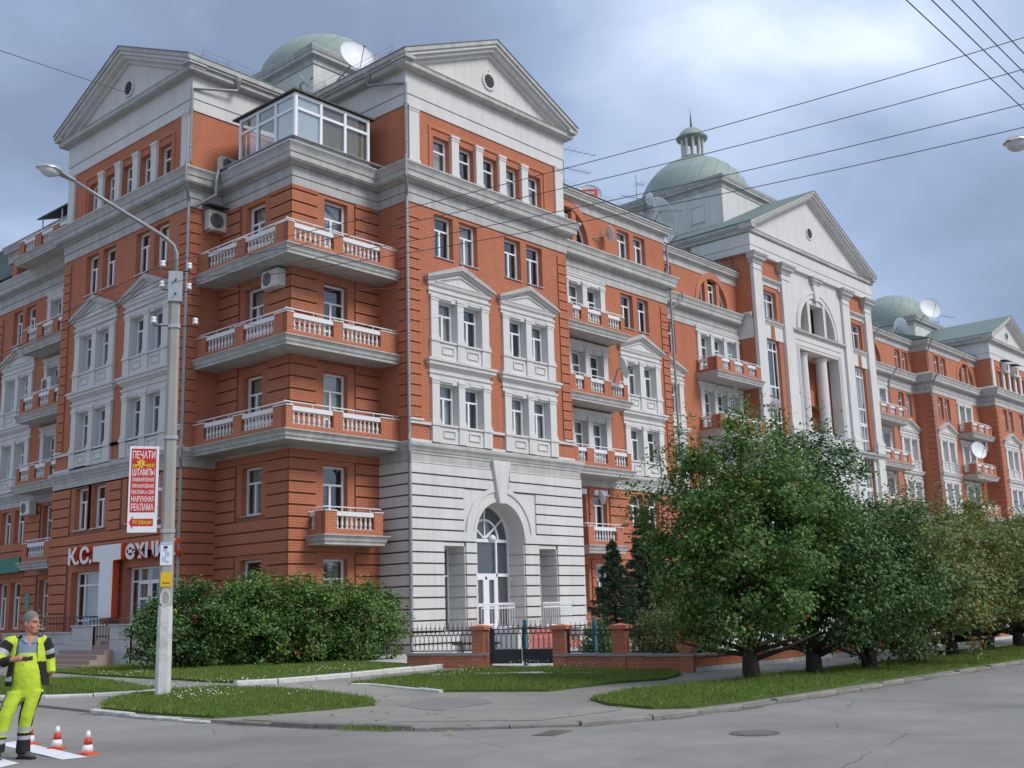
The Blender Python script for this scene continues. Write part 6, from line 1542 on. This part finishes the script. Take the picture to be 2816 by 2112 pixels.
# ================================================================== lamp post with signs, wires
PX, PY = -15.0, -8.95; PZ = hz(PX, PY)+.08
LP = empty('lamp_post', (PX, PY, PZ), 0, label='grey concrete lamp post with white-washed foot, standing in the grass', cat='lamp post')
def octo(z, w, d): return [(-w, -d*.6, z), (-w*.55, -d, z), (w*.55, -d, z), (w, -d*.6, z), (w, d*.6, z), (w*.55, d, z), (-w*.55, d, z), (-w, d*.6, z)]
def pole_mesh(levels):
    mb = MB(); vs = []; fs = []
    for z, w, d in levels: vs += octo(z, w, d)
    for j in range(len(levels)-1):
        for i in range(8): a = j*8+i; b = j*8+(i+1) % 8; fs.append((a, b, b+8, a+8))
    fs += [tuple(range(8))[::-1], tuple(range((len(levels)-1)*8, len(levels)*8))]; return mb.add(vs, fs)
H = 8.60
pole_mesh([(-.2, .150, .135), (1.72, .137, .123)]).obj('whitewashed_foot', MT['whitewash'], LP) if 'whitewash' in MT else None
pole_mesh([(1.72, .135, .121), (H, .098, .09)]).obj('shaft', MT['concrete_pole'], LP)
LP.rotation_euler = (0, 0, math.radians(-35))
MB().box(-.14, .14, -.13, .11, H-.62, H+.03).obj('top_box', MT['gutter_metal'], LP)
b_ = MB()
for z in (H-.18, H-.48): b_.tube([(.0, -.15, z), (.02, -.22, z+.01)], .02, 6)
b_.obj('bolt', MT['dark_metal'], LP)
Ri = lambda a, x, y: (x*math.cos(a)-y*math.sin(a), x*math.sin(a)+y*math.cos(a))
inv = math.radians(35)
def wl(x, y, z):  # world offset -> post local
    q = Ri(inv, x, y); return (q[0], q[1], z)
MB().tube([wl(0, 0, H-.1), wl(0, 0, H+.45), wl(-.08, 0, H+.62), wl(-.35, .02, H+.78), wl(-1.4, .05, H+1.15), wl(-2.35, .08, H+1.50)], [.045, .045, .043, .042, .038, .034], 8).obj('arm', MT['pipe_metal'], LP, smooth=True)
def lamp_head(parent, p, d):
    """cobra head: shell and glass bowl; p = end of the arm, d = direction"""
    o = MB(); L = .78; n = 10; vs = []; fs = []; secs = [(0, .045, .05, .0), (.10, .06, .06, .0), (.30, .085, .085, .01), (.34, .15, .12, .015), (.50, .185, .13, .01), (.68, .16, .09, -.01), (.78, .04, .02, -.035)]
    for s, w, hh, dz in secs:
        for i in range(n): t = math.pi*i/(n-1); vs.append((s, w*math.cos(t), dz+hh*math.sin(t)))
    for j in range(len(secs)-1):
        for i in range(n-1): a = j*n+i; fs.append((a, a+1, a+n+1, a+n))
        fs.append((j*n+n-1, j*n, (j+1)*n, (j+1)*n+n-1))
    o.add(vs, fs); sh_ = o.obj('lamp_head', MT['lamp_shell'], parent, smooth=True, loc=p)
    gb_ = MB(); vs = []; fs = []; m_ = 7
    for j in range(m_+1):
        s = .34+.42*j/m_; ww = .165*math.sin(math.pi*(.12+.80*j/m_)); hh = .13*math.sin(math.pi*(.1+.82*j/m_))
        for i in range(n): t = math.pi*i/(n-1); vs.append((s, ww*math.cos(t), -hh*math.sin(t)))
    for j in range(m_):
        for i in range(n-1): a = j*n+i; fs.append((a, a+n, a+n+1, a+1))
    gb_.add(vs, fs); gb_.obj('glass_bowl', MT['lamp_glass'], sh_, smooth=True)
    sh_.rotation_euler = d; return sh_
lamp_head(LP, wl(-2.28, .08, H+1.47), (0, math.radians(-9), math.pi+inv))
ins = MB(); brk = MB(); INS = []
for (dx, dy, z) in ((-.27, -.0, H+.20), (.27, 0, H+.17), (-.27, 0, H-.25), (.27, 0, H-.28), (-.42, 0, H-1.03), (.42, 0, H-1.03)):
    q = wl(dx*.82, dy-dx*.57, z); INS.append((PX+dx*.82, PY-dx*.57, PZ+z+.03))
    i_ = MB(); i_.lathe([(.03, -.05), (.055, -.045), (.06, .0), (.035, .015), (.055, .03), (.05, .08), (.02, .09)], n=10); i_.obj('insulator', MT['insulator'], LP, loc=q, smooth=True)
    brk.tube([(q[0]*.3, q[1]*.3, z-.10), (q[0], q[1], z-.10), (q[0], q[1], z-.04)], .014, 5)
brk.obj('insulator_bracket', MT['dark_metal'], LP)
bd = MB()
for z, w in ((H-1.15, .125), (5.10, .138), (3.20, .142)): bd.add([(x*1.0, y*1.0, zz) for zz in (z-.035, z+.045) for x, y, _ in octo(0, w, w*.93)], [(i, (i+1) % 8, 8+(i+1) % 8, 8+i) for i in range(8)])
bd.obj('clamp_band', MT['gutter_metal'], LP)
# street sign on the post: faces the crossing
SA = math.radians(-33)
SG = empty('advert_sign', (PX, PY, 0), SA, label='red and white printing advert sign on the lamp post', cat='sign')
sx0, sx1, sz0, sz1 = -.78, -.215, 3.38, 5.12
class SF:
    a = 0
    @staticmethod
    def p(u, v, z): return (u, v, z)
MB().box(sx0, sx1, -.05, 0, sz0, sz1).obj('board', MT['sign_white'], SG)
W_ = sx1-sx0; Ht = sz1-sz0
MB().box(sx0+.035, sx1-.05, -.053, -.05, sz0+.40, sz1-.05).obj('red_field', MT['sign_red'], SG)
WH = [MT['letter_white']]; YE = [MT['sign_yellow']]; sy = lambda f: sz1-.05-f*(Ht-.45)
def line(t, top, bot, ms, x0=.06, x1=.075, bold=.012): text_at('lettering', t, SF, sx0+x0, -.056, sy(bot), sy(top)-sy(bot), SG, ms, ext=0, bold=bold, width=W_-x0-x1)
line('ПЕЧАТИ', .035, .155, WH); line('за', .245, .295, YE, .06, .42); line('часа!', .225, .29, YE, .31, .08); line('ШТАМПЫ', .315, .425, WH)
line('ЛАМИНИРОВАНИЕ', .455, .52, WH); line('ТИРАЖИРОВАНИЕ', .555, .62, WH); line('РЕКЛАМА в СМИ', .65, .715, WH); line('НАРУЖНАЯ', .745, .835, WH); line('РЕКЛАМА', .862, .97, WH)
sb = MB(); n = 16; cxs, czs = sx0+.225, sy(.235)
sb.add([(cxs+(.095 if i % 2 else .05)*math.cos(2*math.pi*i/n), -.057, czs+(.115 if i % 2 else .06)*math.sin(2*math.pi*i/n)) for i in range(n)], [tuple(range(n))]); sb.obj('starburst', MT['sign_yellow'], SG)
text_at('lettering', '2', SF, cxs-.028, -.060, czs-.045, .09, SG, [MT['sign_red']], ext=0, bold=.02)
ar = MB(); ar.add([(a, -.0535, b) for a, b in ((sx0+.03, sz0+.20), (sx0+.10, sz0+.34), (sx0+.10, sz0+.275), (sx1-.075, sz0+.275), (sx1-.075, sz0+.125), (sx0+.10, sz0+.125), (sx0+.10, sz0+.06))], [tuple(range(7))]); ar.obj('arrow', MT['sign_red'], SG)
text_at('lettering', 'РМА "Добрый день"', SF, sx0+.10, -.057, sz0+.145, .11, SG, YE, ext=0, bold=.008, width=W_-.19)
br_ = MB()
for z in (5.08, 4.25, 3.5): br_.box(sx1, -.12, -.04, -.01, z-.03, z+.03)
br_.obj('sign_bracket', MT['gutter_metal'], SG)
# leaflets on the post
def leaflet(name, z0, z1, w, m, label, ink=None, off=0):
    o = empty(name, (PX, PY, PZ), SA, label=label, cat='leaflet'); wd = .138-.042*(z0/8.6)
    b = MB(); b.box(-w/2+off, w/2+off, -wd*.93-.012, -wd*.93-.004, z0, z1); b.obj('sheet', MT[m], o)
    return o, wd
o, wd = leaflet('poster', 2.52, 2.98, .23, 'sign_white', 'torn white and blue poster on the lamp post', off=-.01)
MB().box(-.125, .105, -wd*.93-.016, -wd*.93-.012, 2.92, 2.98).obj('print', MT['poster_blue'], o)
pm = MB(); 
for a, b, c, d in ((-.07, .0, 2.80, 2.88), (-.03, .05, 2.70, 2.79), (-.09, -.01, 2.60, 2.69), (-.02, .04, 2.57, 2.61)): pm.box(a, b, -wd*.93-.017, -wd*.93-.012, c, d)
pm.obj('print', MT['poster_blue'], o); MB().box(-.06, .01, -wd*.93-.020, -wd*.93-.017, 2.85, 2.90).obj('print', MT['poster_ink'], o)
o, wd = leaflet('leaflet', 2.10, 2.38, .21, 'paper_yellow', 'yellow leaflet on the lamp post below the poster', off=.0)
pm = MB()
for i in range(8): pm.box(-.07+i*.018, -.06+i*.018, -wd*.93-.0155, -wd*.93-.012, 2.15+.01*(i % 2), 2.18+.01*((i*3) % 2))
pm.obj('print', MT['bark'], o)
o, wd = leaflet('paper_remains', 1.80, 2.0, .004, 'paper_scrap', 'ring of torn paper remains on the lamp post above the white foot')
rm = MB()
for i in range(28):
    t = 2*math.pi*i/28; r1 = random.uniform(.8, 1.2); x, z = .085*math.cos(t), 1.88+.15*math.sin(t); s = .018*r1
    rm.add([(x-s, -wd*.93-.008, z-s*1.6), (x+s, -wd*.93-.008, z-s), (x+s*.8, -wd*.93-.008, z+s*1.5), (x-s*1.1, -wd*.93-.008, z+s)], [(0, 1, 2, 3)])
rm.obj('scrap', MT['paper_scrap'], o)
# second lamp post, just outside the picture on the near side of the main road
P2 = (-8.9, -24.9); L2 = empty('lamp_post', (P2[0], P2[1], 0), 0, label='lamp post at the right picture edge, only its lamp in view', cat='lamp post')
pole_mesh([(-.2, .17, .15), (10.4, .115, .105)]).obj('shaft', MT['concrete_pole'], L2)
MB().tube([(0, 0, 8.3), (-.02, .1, 8.5), (-.10, .5, 8.62)], .035, 7).obj('arm', MT['pipe_metal'], L2)
lamp_head(L2, (-.02, .52, 8.60), (0, math.radians(-4), math.pi-.25))
def wire(a, b, sag, label, r=.006, n=14):
    A, B = Vector(a), Vector(b); P = []
    for i in range(n+1): t = i/n; p = A.lerp(B, t); p.z -= sag*4*t*(1-t); P.append(tuple(p))
    return MB().tube(P, r, 5).obj('overhead_wire', MT['wire'], None, label=label, cat='wire', group='overhead wires')
for i, (k, z2, dy, nm) in enumerate(((0, 10.55, .1, 'topmost'), (1, 10.0, .0, 'second highest'), (2, 9.4, -.1, 'third highest'), (3, 9.0, -.15, 'lowest'))):
    wire(INS[k], (P2[0]-.1, P2[1]+dy, z2), .22, nm+' of four wires from the lamp post across the sky to the right', .0075)
for i, k in enumerate((0, 1, 2, 3)): wire(INS[k], (-14.6+.3*i, 34, 9.0+.25*i), .5, ('first', 'second', 'third', 'fourth')[i]+' wire from the lamp post along the side street to the left', .007)
for i, (y, nm) in enumerate(((-24.52, 'leftmost'), (-24.75, 'second from left'), (-24.93, 'third from left'), (-25.12, 'rightmost'))): wire((-60, y-.15, 9.05), (70, y+.1, 9.0), .12, nm+' of four steep wires in the top right corner', .008, 30)
wire((-17.4, -1.7, 16.3), (-5.5, 11.19, 23.25), .0, 'single wire from the left picture edge to the round window of the left pediment', .012)
for z1, z2 in ((13.85, 12.3),): wire(INS[5], (9.2, -.05, 15.9), .9, 'thin cable from the lamp post to the right block above its pediment windows', .005, 18)
wire(INS[3], (9.3, -.03, 17.0), .7, 'thin cable from the lamp post across the corner balconies', .005, 18)
# traffic cones
def cone(x, y, label, rz=.3):
    o = empty('traffic_cone', (x, y, hz(x, y)), rz, label=label, cat='traffic cone', group='traffic cones'); 
    MB().extr([(-.145, -.145), (.145, -.145), (.145, .145), (-.145, .145)], 'z', 0, .03).obj('base', MT['cone_orange'], o)
    z = [.03, .07, .19, .32, .44]; r = lambda t: .115-.085*(t-.03)/.41
    for i, (m_, a, b) in enumerate((('cone_orange', .03, .055), ('cone_white', .055, .18), ('cone_red', .18, .31), ('cone_white', .31, .42), ('cone_white', .42, .435))):
        MB().lathe([(r(a), a), (r(b), b)], n=20).obj('collar', MT[m_], o, smooth=False)
    o.scale = (.67, .67, .67)
    for c in o.children: 
        if c.name.startswith('collar'):
            for p in c.data.polygons: p.use_smooth = len(p.vertices) == 4
cone(-19.92, -15.38, 'red and white cone at the end of the white stripe, nearest the camera'); cone(-19.86, -14.45, 'red and white cone behind the worker, between two cones', .8); cone(-19.87, -13.68, 'farthest cone, hidden behind the legs of the worker', .5)
# ================================================================== road worker
PER = empty('person', (-20.66, -15.06, 0), math.radians(-25.3), label='road worker in yellow hi-vis overalls and open jacket, looking aside, cigarette in mouth', cat='person')
def remesh(mb, vox, smooth=6):
    me = bpy.data.meshes.new('tmp'); me.from_pydata(mb.v, [], mb.f); me.update()
    o = bpy.data.objects.new('tmp', me); COL.objects.link(o)
    r = o.modifiers.new('r', 'REMESH'); r.mode = 'VOXEL'; r.voxel_size = vox; r.use_smooth_shade = True
    s = o.modifiers.new('s', 'SMOOTH'); s.iterations = smooth; s.factor = .5
    bpy.context.view_layer.update(); dg = bpy.context.evaluated_depsgraph_get()
    out_ = bpy.data.meshes.new_from_object(o.evaluated_get(dg)); bpy.data.objects.remove(o); bpy.data.meshes.remove(me)
    return out_
def loft(mb, secs, n=16):
    """secs: (x,y,z,rx,ry) elliptical sections, horizontal"""
    vs = []; fs = []
    for x, y, z, rx, ry in secs:
        for i in range(n): t = 2*math.pi*i/n; vs.append((x+rx*math.cos(t), y+ry*math.sin(t), z))
    for j in range(len(secs)-1):
        for i in range(n): a = j*n+i; b = j*n+(i+1) % n; fs.append((a, b, b+n, a+n))
    up = secs[-1][2] > secs[0][2]
    fs += [tuple(range(n))[::-1], tuple(range((len(secs)-1)*n, len(secs)*n))]
    if not up: fs = [f[::-1] for f in fs]
    mb.add(vs, fs)
def ell(mb, c, r, n=12, rot=None):
    vs = []; fs = []
    for j in range(n+1):
        p = math.pi*j/n
        for i in range(2*n):
            t = math.pi*i/n; v = Vector((r[0]*math.sin(p)*math.cos(t), r[1]*math.sin(p)*math.sin(t), r[2]*math.cos(p)))
            if rot: v = rot @ v
            vs.append(tuple(v+Vector(c)))
    for j in range(n):
        for i in range(2*n): a = j*2*n+i; b = j*2*n+(i+1) % (2*n); fs.append((a, a+2*n, b+2*n, b))
    mb.add(vs, fs)
HR = Matrix.Rotation(math.radians(48), 3, 'Z')       # head turned to the picture's right
HC = Vector((.075, -.005, 1.640))
def hp(x, y, z): return tuple(HC+HR @ (Vector((x*1.1, y*1.06, z*1.06))))
# body: head, neck, chest and hands, one skin surface
bd_ = MB()
ell(bd_, hp(0, .015, .045), (.081, .101, .102), rot=HR); ell(bd_, hp(0, -.015, -.04), (.075, .083, .088), rot=HR); ell(bd_, hp(0, -.038, -.092), (.054, .050, .038), rot=HR)
ell(bd_, hp(0, -.098, -.020), (.013, .020, .024), 8, HR); ell(bd_, hp(0, -.090, .012), (.010, .014, .030), 8, HR); ell(bd_, hp(0, -.084, -.068), (.026, .012, .012), 8, HR)
ell(bd_, hp(0, -.075, .028), (.055, .018, .012), 8, HR); ell(bd_, hp(.045, -.06, -.03), (.025, .025, .03), 8, HR); ell(bd_, hp(-.045, -.06, -.03), (.025, .025, .03), 8, HR)
for s in (-1, 1): ell(bd_, hp(s*.080, .015, -.008), (.010, .020, .034), 8, HR)
loft(bd_, [(.06, .02, 1.30, .15, .10), (.06, .015, 1.42, .13, .085), (.062, .012, 1.46, .075, .072), (.068, .008, 1.52, .062, .064), (.07, .005, 1.58, .060, .064)])
loft(bd_, [(.06, .02, 1.0, .14, .10), (.06, .02, 1.32, .15, .10)])
body = remesh(bd_, .0065, 4); body.materials.append(MT['skin'])
# right hand, gripping: palm and five bent fingers, reached through the sleeve
def hand(base, d, curl, mirror=1):
    mb = MB(); X = Vector(d).normalized(); Zp = Vector((0, 0, 1)); Y = Zp.cross(X).normalized(); Z = X.cross(Y)
    P = lambda a, b, c: tuple(Vector(base)+X*a+Y*b*mirror+Z*c)
    mb.tube([P(-.06, 0, 0), P(0, 0, 0), P(.05, 0, .004), P(.088, 0, .002)], [.030, .034, .040, .030], 10)
    for i, (b, L) in enumerate(((-.030, .062), (-.010, .072), (.011, .068), (.030, .055))):
        mb.tube([P(.07, b*.3+.0, .026-.017*i), P(.092, b*.2, .027-.017*i), P(.092+L*.45, b*.2+.012, .024-.018*i), P(.092+L*.52, b*.2+.035, .020-.018*i), P(.085+L*.35, b*.2+.052, .016-.018*i)], [.011, .0105, .0095, .009, .007], 7)
    mb.tube([P(.02, .022, .022), P(.05, .045, .030), P(.082, .052, .026), P(.100, .048, .020)], [.013, .0115, .010, .008], 7)
    return mb
hm = hand((-.085, -.36, 1.215), (.85, -.25, .05), 1)
hmesh = remesh(hm, .0045, 2); hmesh.materials.append(MT['skin'])
bo = place('body', body, PER); place('hand', hmesh, bo)
# eyes, brows, hair
ey = MB()
for s in (-1, 1): ell(ey, hp(s*.030, -.083, .010), (.012, .006, .006), 6, HR)
ey.obj('eyes', MT['hair'], bo)
hb = MB()
for s in (-1, 1): hb.tube([hp(s*.014, -.092, .028), hp(s*.034, -.089, .034), hp(s*.052, -.074, .028)], .0055, 5)
hb.obj('eyebrows', MT['hair'], bo)
ha = MB(); n = 20; m2 = 12; vs = []; fs = []
for j in range(m2+1):
    p = math.radians(114)*j/m2
    for i in range(n):
        t = 2*math.pi*i/n; y = math.sin(p)*math.sin(t); lim = 1.0
        q = p
        if y < 0: q = p*(1-.40*(-math.sin(t))**1.6)          # hairline is higher at the forehead
        vs.append(hp(.080*math.sin(q)*math.cos(t), .018+.100*math.sin(q)*math.sin(t), .047+.104*math.cos(q)))
for j in range(m2):
    for i in range(n): a = j*n+i; b = j*n+(i+1) % n; fs.append((a, a+n, b+n, b))
ha.add(vs, fs); ho = ha.obj('hair', MT['hair'], bo, smooth=True)
# shirt
st_ = MB(); loft(st_, [(.06, .01, 1.02, .155, .115), (.06, .005, 1.2, .165, .12), (.06, .008, 1.38, .16, .105), (.062, .012, 1.45, .12, .085), (.066, .012, 1.485, .078, .075)])
me = remesh(st_, .011, 4); me.materials.append(MT['shirt']); me.materials.append(MT['skin'])
for p in me.polygons:
    c = p.center
    if c.y < 0 and c.z > 1.365 and abs(c.x-.075) < (c.z-1.36)*.55: p.material_index = 1
place('shirt', me, bo)
cl = MB()
for s in (-1, 1): cl.add([(.07+s*.012, -.095, 1.40), (.07+s*.07, -.06, 1.495), (.07+s*.085, -.005, 1.50), (.07+s*.10, -.06, 1.455), (.07+s*.06, -.105, 1.405)], [(0, 1, 2, 3, 4) if s < 0 else (4, 3, 2, 1, 0)])
cl.obj('collar', MT['shirt'], bo)
# overalls
ov = MB()
loft(ov, [(.06, .0, .74, .165, .13), (.062, -.005, .85, .184, .148), (.062, -.018, .98, .182, .152), (.06, -.02, 1.08, .176, .145), (.06, -.005, 1.20, .168, .125), (.06, .0, 1.285, .15, .108)], 20)
def leg(sec): loft(ov, sec, 16)
leg([(-.235, -.02, .10, .083, .095), (-.225, -.03, .22, .080, .088), (-.205, -.055, .36, .084, .09), (-.165, -.075, .54, .092, .1), (-.11, -.055, .68, .104, .115), (-.045, -.015, .82, .12, .13)])
leg([(.055, .05, .07, .088, .098), (.055, .035, .20, .082, .09), (.06, .01, .36, .083, .09), (.075, -.03, .54, .090, .1), (.115, -.03, .68, .102, .115), (.15, -.01, .82, .115, .13)])
me = remesh(ov, .012, 4)
for k in ('hivis', 'cloth_dark', 'reflective'): me.materials.append(MT[k])
for p in me.polygons:
    c = p.center; z = c.z+.03*(c.x < -.1); k = 0
    if z < .235: k = 1
    elif z < .285: k = 2
    elif z < .315: k = 1
    elif z < .335: k = 0
    elif z < .385: k = 2
    if c.z < .80 and k == 0:
        lx = (-.235+(c.z-.1)*.27) if c.x < -.02-(.8-c.z)*.08 else (.055+max(0, c.z-.4)*.25)
        if abs(c.x-lx) > .070 and abs(p.normal.x) > .82: k = 1
    if k == 0 and c.y < -.1 and abs(c.z-1.06) < .006: k = 0
    p.material_index = k
place('overalls', me, bo)
# bib strap pockets
pk = MB(); pk.box(-.02, .14, -.142, -.128, 1.10, 1.105); pk.box(.058, .062, -.158, -.14, .86, 1.0); pk.obj('seam', MT['hivis'], bo)
# jacket: shell with an open front
jk = MB()
loft(jk, [(.05, .02, .87, .225, .165), (.05, .02, 1.0, .222, .165), (.052, .018, 1.15, .215, .155), (.055, .018, 1.30, .21, .14), (.056, .018, 1.40, .20, .125), (.058, .018, 1.455, .15, .105), (.062, .02, 1.50, .10, .09)], 24)
me = remesh(jk, .012, 4)
bm = bmesh.new(); bm.from_mesh(me)
kill = [f for f in bm.faces if (f.calc_center_median().y < -.02 and (-.115 if f.calc_center_median().z < 1.2 else -.075-(1.45-f.calc_center_median().z)*.12) < f.calc_center_median().x < (.165+max(0, 1.15-f.calc_center_median().z)*.15 if f.calc_center_median().z < 1.3 else .165-(f.calc_center_median().z-1.3)*.1)) or f.calc_center_median().z < .885 or f.calc_center_median().z > 1.488]
bmesh.ops.delete(bm, geom=kill, context='FACES')
for v in bm.verts:     # flare of the open flaps
    if v.co.y < .05 and v.co.z < 1.15:
        t = (1.15-v.co.z)
        v.co.x += (.16*t if v.co.x > .05 else -.07*t); v.co.y -= .05*t
bm.to_mesh(me); bm.free()
for k in ('hivis', 'cloth_dark', 'reflective'): me.materials.append(MT[k])
for p in me.polygons:
    c = p.center
    p.material_index = 0 if c.z > 1.175 else (2 if .945 < c.z < .995 and c.x < .05 else 1)
    if c.z > 1.462: p.material_index = 1
    if c.x > .10 and c.y < -.03 and c.z > 1.175 and c.x < .19 and p.normal.y > -.2: p.material_index = 1
jo = place('jacket', me, bo); sm_ = jo.modifiers.new('thick', 'SOLIDIFY'); sm_.thickness = .012; sm_.offset = 0
def sleeve(pts, rads, bands, name):
    mb = MB(); mb.tube(pts, rads, 14); me = remesh(mb, .011, 4)
    for k in ('hivis', 'cloth_dark', 'reflective'): me.materials.append(MT[k])
    P = [Vector(p) for p in pts]; L = [0]
    for a, b in zip(P[:-1], P[1:]): L.append(L[-1]+(b-a).length)
    for p in me.polygons:
        best = (9, 0)
        for i in range(len(P)-1):
            d = P[i+1]-P[i]; t = max(0, min(1, (p.center-P[i]).dot(d)/d.length_squared)); q = P[i]+d*t; e_ = (p.center-q).length
            if e_ < best[0]: best = (e_, (L[i]+t*d.length)/L[-1])
        for s, k in bands:
            if best[1] <= s: p.material_index = k; break
    place(name, me, bo)
sleeve([(-.09, .02, 1.43), (-.16, .01, 1.415), (-.225, -.02, 1.33), (-.285, -.07, 1.215), (-.275, -.16, 1.165), (-.205, -.27, 1.185), (-.13, -.345, 1.208)], [.075, .082, .078, .074, .070, .062, .052], [(.14, 0), (.30, 1), (.39, 2), (.72, 0), (.80, 2), (1.1, 1)], 'sleeve')
sleeve([(.19, .02, 1.43), (.245, .015, 1.405), (.285, .02, 1.30), (.305, .04, 1.19), (.315, .03, 1.10), (.33, .0, 1.02)], [.074, .080, .075, .070, .066, .060], [(.12, 0), (.36, 1), (.45, 2), (.58, 1), (1.1, 0)], 'sleeve')
hm2 = hand((.325, .03, 1.03), (-.25, .75, -.5), -1); h2 = remesh(hm2, .006, 2); h2.materials.append(MT['skin']); place('hand', h2, bo)
# shoes
for x, y, rz_, nm in ((-.245, -.05, -.25, 'l'), (.075, .03, .75, 'r')):
    sh_ = MB(); ell(sh_, (0, -.05, .045), (.05, .11, .045)); ell(sh_, (0, .045, .055), (.045, .065, .06)); ell(sh_, (0, -.11, .035), (.047, .065, .034))
    me = remesh(sh_, .009, 3); me.materials.append(MT['shoe'])
    so_ = place('shoe', me, bo, (x, y, .002), rz_); MB().extr([(-.045, .10), (.045, .10), (.052, -.05), (.045, -.15), (.0, -.178), (-.045, -.15), (-.052, -.05)], 'z', -.002, .02).obj('sole', MT['cloth_dark'], so_)
PER.scale = (1, 1, 1)
def on_person(x, y, z):
    a = math.radians(-25.3); return (-20.66+x*math.cos(a)-y*math.sin(a), -15.06+x*math.sin(a)+y*math.cos(a), z)
ph = MB(); ph.box(-.055, .06, -.008, .008, -.022, .022); ph.box(.02, .065, -.014, .014, -.012, .03); ph.obj('phone', MT['dark_metal'], None, loc=on_person(.045, -.40, 1.215), rz=math.radians(-25.3), label='small dark phone in the hand of the worker', cat='phone')
cg = MB(); a = hp(.012, -.088, -.062); b = hp(.02, -.165, -.075); cg.tube([on_person(*a), on_person(*b)], .0045, 6); cg.obj('cigarette', MT['letter_white'], None, label='white cigarette in the mouth of the worker', cat='cigarette')
